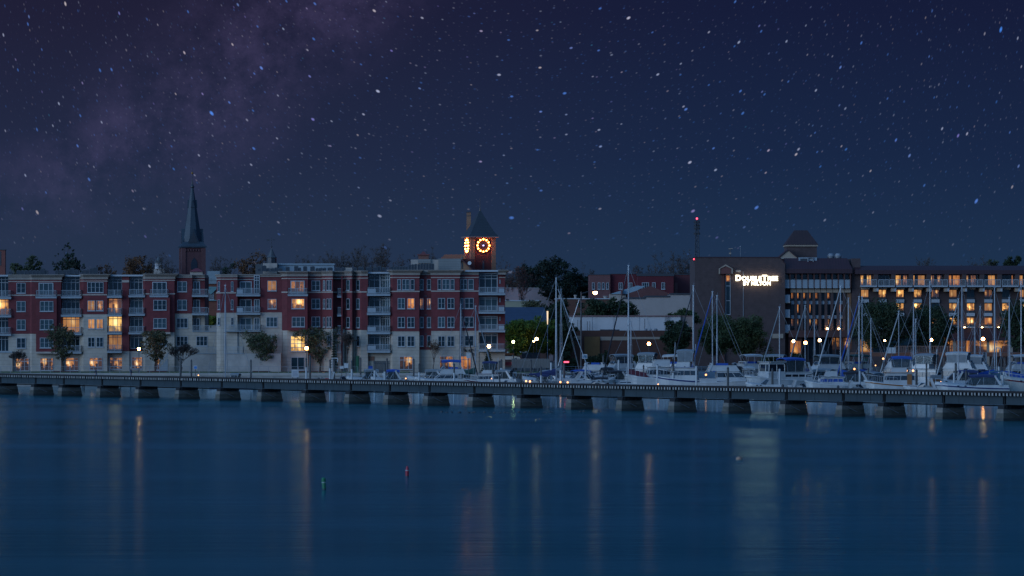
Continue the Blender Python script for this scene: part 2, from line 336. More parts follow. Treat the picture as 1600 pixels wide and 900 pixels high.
# ================================================================ setting: water, ground, promenade
def water_material():
    """river in a long exposure: soft sky and lamp reflections over a deep blue body"""
    m = bpy.data.materials.new('river_water'); m.use_nodes = True; t = m.node_tree; t.nodes.remove(t.nodes['Principled BSDF']); ln = t.links.new; out = t.nodes['Material Output']
    c = t.nodes.new('ShaderNodeTexCoord')
    mp = t.nodes.new('ShaderNodeMapping'); mp.inputs['Scale'].default_value = (.010, .050, 1); ln(c.outputs['Object'], mp.inputs[0])
    n = t.nodes.new('ShaderNodeTexNoise'); n.inputs['Scale'].default_value = 1.0; n.inputs['Detail'].default_value = 6; n.inputs['Roughness'].default_value = .6; ln(mp.outputs[0], n.inputs['Vector'])
    r = t.nodes.new('ShaderNodeMapRange'); r.inputs[1].default_value = .3; r.inputs[2].default_value = .7; r.inputs[3].default_value = .13; r.inputs[4].default_value = .20; ln(n.outputs[0], r.inputs[0])
    # the marina behind the railway bridge is sheltered: its water lies much stiller
    sp_ = t.nodes.new('ShaderNodeVectorMath'); sp_.operation = 'DOT_PRODUCT'; ln(c.outputs['Object'], sp_.inputs[0]); sp_.inputs[1].default_value = (.789, .614, 0)
    st_ = t.nodes.new('ShaderNodeMapRange'); st_.interpolation_type = 'SMOOTHSTEP'; st_.inputs[1].default_value = 286; st_.inputs[2].default_value = 296; ln(sp_.outputs['Value'], st_.inputs[0])
    rx = t.nodes.new('ShaderNodeMix'); ln(st_.outputs[0], rx.inputs[0]); ln(r.outputs[0], rx.inputs[2]); rx.inputs[3].default_value = .06
    mp2 = t.nodes.new('ShaderNodeMapping'); mp2.inputs['Scale'].default_value = (.06, .35, 1); ln(c.outputs['Object'], mp2.inputs[0])
    n2 = t.nodes.new('ShaderNodeTexNoise'); n2.inputs['Scale'].default_value = 1.0; n2.inputs['Detail'].default_value = 4; ln(mp2.outputs[0], n2.inputs['Vector'])
    mp3 = t.nodes.new('ShaderNodeMapping'); mp3.inputs['Scale'].default_value = (.16, 1.1, 1); ln(c.outputs['Object'], mp3.inputs[0])
    n3 = t.nodes.new('ShaderNodeTexNoise'); n3.inputs['Scale'].default_value = 1.0; n3.inputs['Detail'].default_value = 3; ln(mp3.outputs[0], n3.inputs['Vector'])
    hs = t.nodes.new('ShaderNodeMath'); hs.operation = 'MULTIPLY_ADD'; hs.inputs[1].default_value = .20; ln(n3.outputs[0], hs.inputs[0]); ln(n2.outputs[0], hs.inputs[2])
    b = t.nodes.new('ShaderNodeBump'); b.inputs['Strength'].default_value = .30; b.inputs['Distance'].default_value = .14; ln(hs.outputs[0], b.inputs['Height'])
    g = t.nodes.new('ShaderNodeBsdfGlossy'); gx_ = t.nodes.new('ShaderNodeMix'); gx_.data_type = 'RGBA'; ln(st_.outputs[0], gx_.inputs[0]); gx_.inputs[6].default_value = (.42, .70, .84, 1); gx_.inputs[7].default_value = (.72, .86, .95, 1); ln(gx_.outputs[2], g.inputs['Color']); ln(rx.outputs[0], g.inputs['Roughness']); ln(b.outputs[0], g.inputs['Normal'])
    d = t.nodes.new('ShaderNodeBsdfDiffuse'); d.inputs['Color'].default_value = (.0006, .104, .112, 1)
    f = t.nodes.new('ShaderNodeFresnel'); f.inputs['IOR'].default_value = 1.33
    k = t.nodes.new('ShaderNodeMath'); k.operation = 'MULTIPLY'; k.inputs[1].default_value = .92; ln(f.outputs[0], k.inputs[0])
    x = t.nodes.new('ShaderNodeMixShader'); ln(k.outputs[0], x.inputs[0]); ln(d.outputs[0], x.inputs[1]); ln(g.outputs[0], x.inputs[2]); ln(x.outputs[0], out.inputs[0])
    return m
SHORE = 642.0
GZ = 2.2
w_ = MB(); w_.add([(-4000, -400, 0), (4000, -400, 0), (4000, SHORE + .2, 0), (-4000, SHORE + .2, 0)], [(0, 1, 2, 3)])
tag(w_.build('river_water', water_material()), kind='structure')
g_ = MB(); g_.add([(-4600, SHORE + .4, GZ), (4600, SHORE + .4, GZ), (4600, 8900, GZ), (-4600, 8900, GZ)], [(0, 1, 2, 3)])
tag(g_.build('ground', DIRT), kind='structure')
# promenade paving behind the wall, lawn strip in front of the buildings
p_ = MB(); p_.box(-300, 300, SHORE + 1.0, SHORE + 5.0, GZ - .2, GZ + .03)
tag(p_.build('pavement', CONC), kind='structure')
gr = MB(); gr.box(-95, PX(290, 650), SHORE + 5.0, SHORE + 14, GZ - .2, GZ + .16); gr.box(PX(290, 650), PX(640, 650), SHORE + 5.0, SHORE + 12, GZ - .2, GZ + .16); gr.box(PX(800, 650), PX(1100, 650), SHORE + 5.0, SHORE + 20, GZ - .2, GZ + .1)
tag(gr.build('grass', GRASS), kind='stuff')
fl = MB()
for a, b in ((85, 122), (232, 262), (396, 422), (466, 520)):
    fl.box(PX(a, 650), PX(b, 650), SHORE + 5.4, SHORE + 7.6, GZ, GZ + .32)
tag(fl.build('mulch_bed', MULCH), kind='stuff')
# sea wall with coping
sw = thing('sea_wall', 'long weathered concrete sea wall with a pale coping below the promenade', 'sea wall', (0, SHORE, 0))
b = MB(); XW = PX(800, SHORE); b.box(-300, XW, SHORE - .05, SHORE + .9, -1.5, GZ - .42)
for i in range(-75, int(XW / 4)): b.box(i * 4 - .16, i * 4 + .16, SHORE - .2, SHORE - .05, -1.5, GZ - .55)
b.build('wall', CONC, sw)
b = MB(); b.box(-300, XW, SHORE - .18, SHORE + 1.0, GZ - .42, GZ + .0); b.build('coping', mat('pale_coping', (.34, .31, .27), .85, .15, .5), sw)
bk_ = thing('dark_sea_wall', 'darkened stretch of sea wall along the shore behind the marina', 'sea wall', (60, SHORE, 0))  # right stretch of the same sea wall, added in a darker colour
b = MB(); b.box(XW, 300, SHORE - .05, SHORE + .9, -1.5, GZ - .2); b.box(XW, 300, SHORE - .14, SHORE - .05, GZ - .75, GZ - .5); b.build('wall', mat('sea_wall_darkened', (.045, .045, .045), .95, .35, 1.2, stretch=(3, 3, .3)), bk_)
b = MB(); b.box(XW, 300, SHORE - .2, SHORE + 1.0, GZ - .2, GZ + .01); b.build('cap_rail', WOOD, bk_)
# railing along the promenade (left part), another along the marina
def railing(name, label, x0, x1, Y, h, gap, m):
    t = thing(name, label, 'railing', ((x0 + x1) / 2, Y, GZ))
    n = min(95, int((x1 - x0) / gap))
    for i in range(n + 1): b = MB(); x = x0 + (x1 - x0) * i / n; b.box(x - .035, x + .035, Y - .035, Y + .035, GZ, GZ + h); b.build('post', m, t)
    b = MB()
    b.box(x0, x1, Y - .03, Y + .03, GZ + h, GZ + h + .06); b.box(x0, x1, Y - .012, Y + .012, GZ + h * .66, GZ + h * .66 + .03); b.box(x0, x1, Y - .012, Y + .012, GZ + h * .33, GZ + h * .33 + .03)
    b.build('handrail', m, t)
railing('promenade_railing', 'thin grey promenade railing in front of the beige ground floor on the left', PX(-12, 645), PX(560, 645), SHORE + 1.2, 1.05, 1.62, METG)
railing('promenade_railing', 'dark blue metal railing behind the marina, below the big brick hotel wall', PX(860, 645), PX(1330, 645), SHORE + 1.2, 1.1, 2.1, mat('blue_metal', (.06, .10, .14), .5, .15, 1))
railing('promenade_railing', 'dark railing behind the masts in front of the long hotel wing', PX(1332, 645), PX(1640, 645), SHORE + 1.2, 1.1, 2.1, METD)

# ================================================================ railway bridge across the river
TOP, TIE, GIRD, CAPH = 2.93, .30, .80, .46
pA = Vector((PX(50, 556.6), 556.6)); pB = Vector((PX(1565, 401.4), 401.4))
bd = (pB - pA).normalized(); bn = Vector((bd.y, -bd.x))          # bn points towards the camera side
if bn.y > 0: bn = -bn
def bridge_t(px):
    k = (px - 800) / FPX
    return (k * pA.y - pA.x) / (bd.x - k * bd.y)
def bp(t, s, z):                                                   # t along the bridge, s towards the camera
    q = pA + bd * t + bn * s; return (q.x, q.y, z)
def bbox(mb, t0, t1, s0, s1, z0, z1, m=None, taper=0.0):
    c = [bp(t0 - taper, s0 - taper, z0), bp(t1 + taper, s0 - taper, z0), bp(t1 + taper, s1 + taper, z0), bp(t0 - taper, s1 + taper, z0), bp(t0, s0, z1), bp(t1, s0, z1), bp(t1, s1, z1), bp(t0, s1, z1)]
    mb.add(c, [(0, 1, 2, 3), (7, 6, 5, 4), (4, 5, 1, 0), (5, 6, 2, 1), (6, 7, 3, 2), (7, 4, 0, 3)], m)
piers = [-170, -110, -50, 10, 65, 109, 169, 229, 292, 356, 421, 489, 558, 619, 681, 751, 826, 905, 984, 1066, 1151, 1239, 1328, 1392, 1485, 1580, 1682, 1790]
tp = [bridge_t(x) for x in piers]
br = thing('railway_bridge', 'long low steel girder railway bridge on concrete piers across the river', 'bridge', (*bp(tp[len(tp) // 2], 0, 0)[:2], 0))
GIRM = mat('girder_paint', (.020, .034, .040), .6, .22, .5, bump=.1)
TIEM = mat('tie_wood', (.014, .012, .012), .9, .35, 1.2)
TIEE = mat('tie_end', (.25, .24, .22), .85, .5, 1.9)
for i in range(len(tp) - 1):
    a, c = tp[i], tp[i + 1]
    b = MB()
    for s in (-.95, .95):
        bbox(b, a + .24, c - .24, s - .03, s + .03, TOP - TIE - .10 - GIRD, TOP - TIE - .10)
        bbox(b, a + .20, c - .20, s - .17, s + .17, TOP - TIE - .10 - GIRD - .05, TOP - TIE - .10 - GIRD)
        bbox(b, a + .20, c - .20, s - .15, s + .15, TOP - TIE - .10, TOP - TIE - .05)
        n = max(2, int((c - a) / 1.9))
        for k in range(1, n): q = a + (c - a) * k / n; bbox(b, q - .012, q + .012, s - .05, s + .05, TOP - TIE - .10 - GIRD, TOP - TIE - .10)
    b.build('girder', GIRM, br)
bk = MB()
rnd = random.Random(4)
q = tp[0]
while q < tp[-1]:
    e = 1.52 + rnd.uniform(-.05, .05)
    bbox(bk, q, q + .25, -e, e - .02, TOP - TIE - .05, TOP - .03, 0)
    bbox(bk, q + .015, q + .235, e - .02, e + .01, TOP - TIE - .03, TOP - .05, 1)
    q += .52
bk.build('deck_ties', [TIEM, TIEE], br)
b = MB()
for s in (-1.34, 1.34): bbox(b, tp[0], tp[-1], s - .10, s + .10, TOP - .03, TOP + .13)
b.build('guard_timber', TIEM, br)
for s in (-.75, .75):
    b = MB(); bbox(b, tp[0], tp[-1], s - .035, s + .035, TOP - .03, TOP + .15); b.build('rail', mat('rail_steel', (.04, .034, .03), .4, .2, 1, metal=.6), br)
# walkway pipe on the far side, seen as a dark line under some spans
b = MB(); bbox(b, tp[0], tp[-1], -1.75, -1.6, TOP - TIE - .10 - GIRD - .30, TOP - TIE - .10 - GIRD - .16); b.build('pipe', METD, br)
zc = TOP - TIE - .15 - GIRD
PIERM = mat('pier_concrete', (.150, .135, .115), .9, .45, .8, bump=.35)
for i, t in enumerate(tp):
    b = MB()
    # block with battered sides
    c0 = zc - CAPH
    zm = .78 + .05 * math.sin(i * 2.3); bbox(b, t - .46, t + .46, -1.6, 1.6, zm, c0, 0, taper=.045); bbox(b, t - .505, t + .505, -1.645, 1.645, .28, zm, 2, taper=.05)
    bbox(b, t - .60, t + .60, -1.75, 1.75, -1.2, .28, 1)
    # diagonal brace scar on the broad face
    pr = b.build('pier', [PIERM, CONCD, mat('tide_stained_concrete', (.085, .082, .066), .9, .5, 1.1, bump=.35)], br)
    b = MB(); bbox(b, t - .47, t + .47, -1.5, 1.5, c0 + .02, zc - .06); bbox(b, t - .06, t + .06, -.8, 1.02, zc - .06, TOP - TIE - .12)
    for s in (-1.1, -.55, 0, .55, 1.1): bbox(b, t - .52, t + .52, s - .12, s + .12, c0 + .02, zc - .10)
    b.build('bearing_cap', mat('tarred_timber', (.012, .012, .013), .9, .3, 2), pr)
    b = MB()
    p0, p1 = Vector(bp(t + .56, .95, 1.15 * c0 / 1.3)), Vector(bp(t + .60, -.55, .5))
    b.tube([p0, p1], .045, 5); b.build('diagonal_rod', METG, pr)

# ================================================================ floating marks and small things on the water
def buoy(name, label, px, py_top, py_wl, colm, cone, lean=0.0):
    Y = CAM_H * FPX / (py_wl - HY); h = (py_wl - py_top) / FPX * Y; o = W(px, py_wl, Y); o.z = 0
    t = thing(name, label, 'buoy', o)
    r = .115
    b = MB()
    prof = [(r, -.5), (r, h * .12), (r * .98, h * .62)] + ([(r * 1.0, h * .64), (r * .72, h * .80), (r * .5, h * .97), (r * .15, h)] if cone else [(r * 1.12, h * .64), (r * 1.12, h * .9), (r * .8, h * .95), (r * .5, h)])
    b.lathe(prof, o, 14); b.build('body', colm, t, smooth=False)
    b = MB(); b.lathe([(r * 1.06, -.3), (r * 1.06, h * .10)], o, 14); b.build('waterline_collar', METD, t)
    b = MB(); b.lathe([(r * 1.05, h * .56), (r * 1.05, h * .62)], o, 14); b.build('reflective_band', SLEEVE, t)
    t.rotation_euler = (0, lean, 0)
buoy('channel_buoy', 'green can buoy floating upright in the open river', 506.5, 746, 765, mat('buoy_green', (.008, .13, .055), .5, .25, 5), False, -.07)
buoy('channel_buoy', 'red pointed buoy floating in the open river', 636, 728, 745, mat('buoy_red', (.30, .012, .03), .5, .25, 5), True, .02)
o = W(1154.5, 718.5, 280); o.z = 0
t = thing('mooring_float', 'small round tan mooring float with a dark knob on top', 'float', o)
b = MB(); b.lathe([(.12, -.15), (.20, -.02), (.22, .07), (.19, .16), (.10, .22), (.03, .24)], o, 16); b.build('body', mat('float_tan', (.34, .20, .13), .7, .3, 6), t, smooth=True)
b = MB(); b.lathe([(.05, .20), (.06, .27), (.02, .31)], o, 8); b.tube([o + Vector((.17, 0, .10)), o + Vector((.25, 0, .14)), o + Vector((.24, 0, .26))], .035, 6); b.build('mooring_ring', METD, t)
# the row of little dark floats near the bridge
fl0 = None
for i, px in enumerate([690, 698, 706, 718, 733, 738, 741, 757, 772, 782, 789, 793, 811, 820, 828, 851, 859, 863, 882, 907, 912, 936]):
    py = 645.6 - .012 * abs(px - 770) + rnd.uniform(-.6, .6); Y = CAM_H * FPX / (py - HY); o = W(px, py, Y); o.z = 0
    if fl0 is None:
        b = MB(); b.lathe([(.10, -.1), (.17, .0), (.17, .08), (.10, .16), (.02, .18)], o, 8); fl0 = b.build('net_float', METD, origin=o); fo = fl0
    else: fo = copy_thing(fl0, o, rnd.uniform(0, 3), scale=(rnd.uniform(.7, 1.3), rnd.uniform(.7, 1.2), rnd.uniform(.7, 1.2)))
    tag(fo, 'tiny dark float, %s from the left in the row near the bridge' % ORD[i], 'float', 'dark floats in a row on the river')
# ================================================================ apartment buildings
def obox(mb, p, e, n, a0, a1, d0, d1, z0, z1, m=None):
    """box in an upright frame: a along e, d outward along n, from the ground point p"""
    def q(a, d, z): return (p[0] + e[0] * a + n[0] * d, p[1] + e[1] * a + n[1] * d, z)
    mb.add([q(a0, d1, z0), q(a1, d1, z0), q(a1, d0, z0), q(a0, d0, z0), q(a0, d1, z1), q(a1, d1, z1), q(a1, d0, z1), q(a0, d0, z1)],
           [(0, 3, 2, 1), (4, 5, 6, 7), (0, 1, 5, 4), (1, 2, 6, 5), (2, 3, 7, 6), (3, 0, 4, 7)], m)
RW = random.Random(11)
class Facade:
    def __init__(s, root, Y, base): s.root = root; s.Y = Y; s.base = base
    def pt(s, px, d): return (PX(px, s.Y), s.Y - d)
    def z(s, py): return PZ(py, s.Y)
    # --- walls
    def wall(s, line, ytop, ybot, m, name='wall', back=9.0):
        pts = [s.pt(x, d) for x, d in line]
        poly = [(pts[0][0], s.Y + back)] + pts + [(pts[-1][0], s.Y + back)]
        b = MB(); b.prism(poly, s.z(ybot), s.z(ytop)); return b.build(name, m, s.root)
    def cornice(s, line, ytop, h=8.0, e0=.14, e1=.62, xl=0, xr=0, back=9.0, m=None):
        def off(e):
            pts = [s.pt(x, d + e) for x, d in line]; pts[0] = (pts[0][0] - e * xl, pts[0][1]); pts[-1] = (pts[-1][0] + e * xr, pts[-1][1])
            return [(pts[0][0], s.Y + back + .5)] + pts + [(pts[-1][0], s.Y + back + .5)]
        b = MB(); zt, zb = s.z(ytop), s.z(ytop + h); zm = zb + (zt - zb) * .45
        b.prism(off(e0), zb, zm); b.prism(off(e0 + .06), zm, zt - .10, top=off(e1)); b.prism(off(e1 + .03), zt - .10, zt)
        return b.build('cornice', m or CORN, s.root)
    def band(s, line, y0, y1, e=.07, m=None, xl=0, xr=0):
        pts = [s.pt(x, d + e) for x, d in line]; pts[0] = (pts[0][0] - e * xl, pts[0][1]); pts[-1] = (pts[-1][0] + e * xr, pts[-1][1])
        b = MB(); b.prism([(pts[0][0], s.Y + 1)] + pts + [(pts[-1][0], s.Y + 1)], s.z(y1), s.z(y0)); return b.build('trim_band', m or CREAM, s.root)
    def seg(s, line, ctop, bl, ch=8.0, xl=0, xr=0, b1=None, b2=None, base=None, e1=.62):
        base = base or s.base; cb = ctop + ch
        if bl is None or bl > base - 1: s.wall(line, cb - .3, base, BRICK, 'brick_wall')
        else:
            s.wall(line, cb - .3, bl, BRICK, 'brick_wall')
            l2 = [(x, d - .05) for x, d in line]; s.wall(l2, bl, base, BEIGE, 'block_wall')
        s.cornice(line, ctop, ch, xl=xl, xr=xr, e1=e1)
        for bb, th in ((b1, 1.3), (b2, 1.9)):
            if bb: s.band(line, bb, bb + th, xl=xl, xr=xr)
    # --- windows
    def win(s, x0, x1, y0, y1, n=2, d=0.0, lit=None, d1=None, rail=True, trans=(), sill=True, name='window', frame=None, gl=None, fw=.075):
        """n lights between px x0 and x1 on a face that stands d (left edge) .. d1 (right edge) before the facade plane"""
        if d1 is None: d1 = d
        a = Vector(s.pt(x0, d)); c = Vector(s.pt(x1, d1)); w = (c - a).length; e = (c - a) / w; nn = Vector((e.y, -e.x))
        z0, z1 = s.z(y1), s.z(y0)
        f = MB()
        obox(f, a, e, nn, 0, w, .0, .09, z1 - fw, z1); obox(f, a, e, nn, 0, w, .0, .09, z0, z0 + fw)
        obox(f, a, e, nn, 0, fw, .0, .085, z0 + fw, z1 - fw); obox(f, a, e, nn, w - fw, w, .0, .085, z0 + fw, z1 - fw)
        for k in range(1, n): x = w * k / n; obox(f, a, e, nn, x - .042, x + .042, .0, .08, z0 + fw, z1 - fw)
        if rail: zz = z0 + (z1 - z0) * .5; obox(f, a, e, nn, fw, w - fw, .0, .05, zz - .016, zz + .016)
        for y in trans: obox(f, a, e, nn, fw, w - fw, .0, .075, s.z(y) - .05, s.z(y) + .05)
        if sill: obox(f, a, e, nn, -.07, w + .07, .0, .16, z0 - .10, z0 - .005)
        o = f.build(name, frame or WHITEF, s.root)
        g = MB(); obox(g, a, e, nn, .03, w - .03, -.05, .022, z0 + .03, z1 - .03)
        if lit is None: m = gl or (GLASS2 if RW.random() < .35 else GLASS)
        elif isinstance(lit, int): m = LIT[lit]
        else: m = lit
        g.build('pane', m, o); return o
    def balcony(s, x0, x1, ys, d0, d1, rh=9.5, th=3.2, solid=None, left=True, right=True):
        """slab whose top is at row ys, from d0 out to d1, with a bar railing round its open sides"""
        zt = s.z(ys); X0, X1 = PX(x0, s.Y), PX(x1, s.Y); h = rh / FPX * s.Y
        b = MB(); b.box(X0, X1, s.Y - d1, s.Y - d0, zt - th / FPX * s.Y, zt); b.box(X0 - .04, X1 + .04, s.Y - d1 - .04, s.Y - d0, zt - .09, zt - .003)
        sl = b.build('balcony', BALC, s.root)
        r = MB(); yf = s.Y - d1 + .06
        def run(p, q):
            p = Vector(p); q = Vector(q); w = (q - p).length; e = (q - p) / w; nn = Vector((e.y, -e.x))
            obox(r, p, e, nn, 0, w, -.03, .03, zt + h - .07, zt + h); obox(r, p, e, nn, 0, w, -.02, .02, zt + .10, zt + .15)
            k = max(1, round(w / 1.5))
            for i in range(k + 1): x = w * i / k; obox(r, p, e, nn, x - .035, x + .035, -.035, .035, zt, zt + h)
            k = max(2, round(w / .13))
            for i in range(1, k): x = w * i / k; obox(r, p, e, nn, x - .016, x + .016, -.012, .012, zt + .15, zt + h - .07)
        run((X0 + .05, yf), (X1 - .05, yf))
        if left: run((X0 + .05, s.Y - d0), (X0 + .05, yf))
        if right: run((X1 - .05, yf), (X1 - .05, s.Y - d0))
        r.build('railing', BALC, sl)
        if solid:
            q = MB(); q.box(PX(solid[0], s.Y), PX(solid[1], s.Y), yf - .06, yf + .0, zt + .05, zt + h - .22); q.build('privacy_panel', BALC, sl)
        return sl

# ------------------------------------------------ left building
LY = 664.0
lo = W(150, 581, LY); lo.z = GZ
ap = thing('apartment_building', 'long red brick and beige apartment block at the left edge, under the church spire', 'building', lo)
A = Facade(ap, LY, 581.5)
A.wall([(-160, -2.2), (318.5, -2.2)], 431, 581.5, BRICK2, 'rear_wall', back=11)
# a wing beyond the left edge of the picture
A.seg([(-160, 0), (-60, 0)], 429, 521, b1=439, b2=460.5)
for x0 in (-150, -118, -86):
    for y0 in (442, 470.5, 499.5, 528): A.win(x0, x0 + 14, y0, y0 + 16)
# S0 loggia at the edge
A.seg([(-60, -.1), (-22, -.1)], 429, 521, b1=439, b2=460.5)
for y0 in (442, 470.5, 499.5, 528): A.win(-48, -34, y0, y0 + 16)
A.wall([(-22, -1.35), (13, -1.35)], 430, 549, BRICK, 'brick_wall')
for y0, y1, lt in ((432, 463.5, None), (467.5, 492, 0), (497, 520.5, None), (526, 549, None)):
    A.win(-22, 12.5, y0, y1, 6, -1.3, lt, rail=False, trans=(y0 + 4.2,) if y0 > 440 else (436.5, 441.5), sill=False, name='window_wall')
for y in (464, 492.7, 521.5): A.balcony(-20, 18, y, -1.3, .55, 10)
b = MB(); b.box(PX(-22, LY), PX(13, LY), LY - .1, LY + 9, A.z(432), A.z(429.4)); b.build('roof_edge', WHITEF, ap)
A.wall([(-60, 1.0), (20.5, 1.0)], 550, 581.5, BEIGE, 'block_wall'); A.band([(-60, 1.0), (20.5, 1.0)], 549, 551, .12, BALC)
# S1 flat wall
A.seg([(13, 0), (47, 0)], 429, 521.5, b1=439.2, b2=460.3, e1=.35)
for r, y0 in enumerate((442, 470.7, 499.5, 528)): A.win(26, 40, y0, y0 + 16)
A.win(24.5, 45.5, 559.5, 579.5, 3, 0, LITG, rail=False, trans=(564.5,))
# S2 bay
A.seg([(46.6, 0), (50.2, .55), (96, .55)], 429, 521.5, xr=1, b1=439.2, b2=460.3)
A.wall([(57.8, 1.4), (90, 1.4)], 466.5, 549.5, BRICK, 'brick_bay', back=0); A.band([(57.8, 1.4), (90, 1.4)], 549.5, 552.4, .10, CREAM, 1, 1)
A.win(61, 84, 441.8, 462.6, 3, .55, rail=False, sill=False, name='french_door', fw=.14); A.balcony(57.2, 90, 463.2, .5, 1.5, 9.5, 3.0)
for y0, g in ((470.7, None), (499.3, None), (527.7, None)): A.win(64, 84.8, y0, y0 + 15.8, 3, 1.4, g)
A.win(63, 84, 559.3, 579, 3, .5, LITG, rail=False, trans=(564,))
# S3 loggia
A.wall([(96, -1.3), (128, -1.3)], 430, 581.5, BRICK, 'brick_wall'); A.wall([(96, -.6), (128, -.6)], 551, 581.5, BEIGE, 'block_wall')
b = MB(); b.box(PX(95.7, LY), PX(128.2, LY), LY - .2, LY + 9, A.z(432), A.z(429.6)); b.build('roof_edge', WHITEF, ap)
for y0, y1, lt in ((432, 462.6, None), (467.6, 491.5, None), (495, 520, 1), (525.5, 549.2, None)):
    A.win(96.3, 123.8, y0, y1, 4, -1.25, lt, rail=False, trans=(y0 + 4.0,) if y0 > 440 else (436.7, 441.3), sill=False, name='window_wall', fw=.12)
for y in (463, 491.8, 520.6, 549.4): A.balcony(96, 128, y, -1.25, .8, 9.6)
A.win(102, 122, 558.8, 579, 3, -.6, LITG, rail=False, trans=(563.5,))
# S4 bay with a lit splayed corner
A.seg([(124, -.5), (131, .55), (168, .55)], 428.4, 491, xr=1, b1=438.6, b2=459.6)
A.win(137, 162.2, 441, 457.2, 4, .55)
for x0, x1, l2, l3 in ((137.4, 148.8, 1, 1), (150.6, 162, 2, 1)):
    A.win(x0, x1, 469.7, 485.6, 2, .55, l2); A.win(x0 + .5, x1 - .2, 498.4, 513.8, 2, .5, l3); A.win(x0 + .5, x1 - .2, 527, 542.3, 2, .5)
A.win(140, 160.5, 558.6, 578.3, 3, .5, LITG, rail=False, trans=(563.5, 573.5))
# S5 loggia with the brightest flats
A.wall([(168, -1.3), (190.5, -1.3)], 430, 581.5, BRICK, 'brick_wall'); A.wall([(168, -.6), (190.5, -.6)], 551, 581.5, BEIGE, 'block_wall')
b = MB(); b.box(PX(168, LY), PX(224, LY), LY - .2, LY + 9, A.z(431.8), A.z(429.2)); b.build('roof_edge', WHITEF, ap)
for y0, y1, lt in ((432, 462, None), (466, 490.8, 2), (494, 518.6, 3), (522.8, 546.8, 1)):
    A.win(168.3, 190, y0, y1, 3, -1.25, lt, rail=False, trans=(y0 + 4.0,) if y0 > 440 else (436.4, 441), sill=False, name='window_wall', fw=.12)
for y in (462.2, 491.2, 519.3, 548.2): A.balcony(168, 191, y, -1.25, .8, 9.4)
A.win(171, 190.8, 558.4, 577, 3, -.6, LITG, rail=False, trans=(563, 572.6))
# S6 pier, S7 loggia
A.wall([(190.5, -.2), (201.6, -.2)], 432, 548.2, BRICK, 'brick_pier'); A.wall([(190.5, -.3), (201.6, -.3)], 548.2, 581.5, BEIGE, 'block_wall'); A.band([(190.5, -.2), (201.6, -.2)], 437.6, 441.2, .06, CREAM)
A.wall([(201.6, -1.3), (225, -1.3)], 430, 581.5, BRICK, 'brick_wall'); A.wall([(201.6, -.6), (225, -.6)], 549, 581.5, BEIGE, 'block_wall')
for y0, y1 in ((431.6, 461.2), (466.2, 489.8), (495, 518.6), (524, 545)):
    A.win(201.9, 222.4, y0, y1, 3, -1.25, None, rail=False, trans=(y0 + 3.6,) if y0 > 440 else (436, 440.6), sill=False, name='window_wall', fw=.12)
for y in (461.4, 490.3, 519.2): A.balcony(201.6, 227, y, -1.25, .8, 9.4)
A.win(205, 222, 557.8, 576.6, 3, -.6, LITG, rail=False, trans=(562.4, 572))
# S8 bay
A.seg([(223.6, 0), (227, .55), (273, .55)], 427.8, 519, xr=1, b1=437.4, b2=458.2)
A.wall([(235, 1.4), (266.5, 1.4)], 464.8, 519, BRICK, 'brick_bay', back=0); A.band([(235, 1.4), (266.5, 1.4)], 519, 522, .10, CREAM, 1, 1)
A.win(238.5, 261, 440.4, 460.8, 3, .55, rail=False, sill=False, name='french_door', fw=.14); A.balcony(235, 264, 461.5, .5, 1.5, 9.2, 3.0)
for y0 in (468.8, 497.4): A.win(241, 261.2, y0, y0 + 15.6, 3, 1.4)
A.win(241, 261, 526, 541, 3, .5); A.win(243, 250, 560, 578, 1, .5, LITG, rail=False)
# S9 flat wall, S10 recess by the gap
A.seg([(273, -.3), (300.2, -.3)], 429, 489.8, 5, e1=.25)
for y0 in (439.8, 468.4): A.win(277, 291.8, y0, y0 + 16, 2, -.3)
for y0 in (497, 525.4): A.win(275.6, 293, y0, y0 + 15.4, 3, -.35)
A.seg([(300.2, -1.3), (319, -1.3)], 429, 490, 5, b1=436.6, e1=.4)
for y0, y1 in ((439.6, 459.8), (468.2, 488.4), (497, 517)): A.win(301, 311.5, y0, y1, 2, -1.3, rail=False, sill=False, name='balcony_door', fw=.12)
for y in (460.8, 489.3): A.balcony(300.2, 325.5, y, -1.3, .5, 9.2)
# podium under the terrace between the two buildings
A.wall([(300.2, -.2), (352, -.2)], 518, 581.5, BEIGE, 'terrace_wall', back=12); A.win(306.5, 324, 525.2, 540.4, 3, -.2)
A.balcony(300.5, 352, 517.6, -.3, -.1, 9.2, 1.2, left=False, right=False)
A.wall([(285, 2.2), (352, 2.2)], 552, 581.5, CONC, 'garage_wall', back=0); A.balcony(298, 352, 551.4, 1.5, 2.3, 9.8, 1.4, right=False)
# external stair down to the lawn
b = MB()
for k in range(11):
    b.box(PX(248 + k * 1.5, LY), PX(249.7 + k * 1.5, LY), LY - 3.2, LY - 2.2, GZ, GZ + .2 + k * .2)
for yy in (LY - 3.25, LY - 2.15):
    b.tube([(PX(248, LY), yy, GZ + 1.0), (PX(266, LY), yy, GZ + 3.3)], .04, 5)
    for k in range(0, 12, 2): x = PX(248.5 + k * 1.5, LY); b.tube([(x, yy, GZ + .1 + k * .2), (x, yy, GZ + 1.1 + k * .2)], .025, 4)
b.build('outside_stair', BALC, ap)

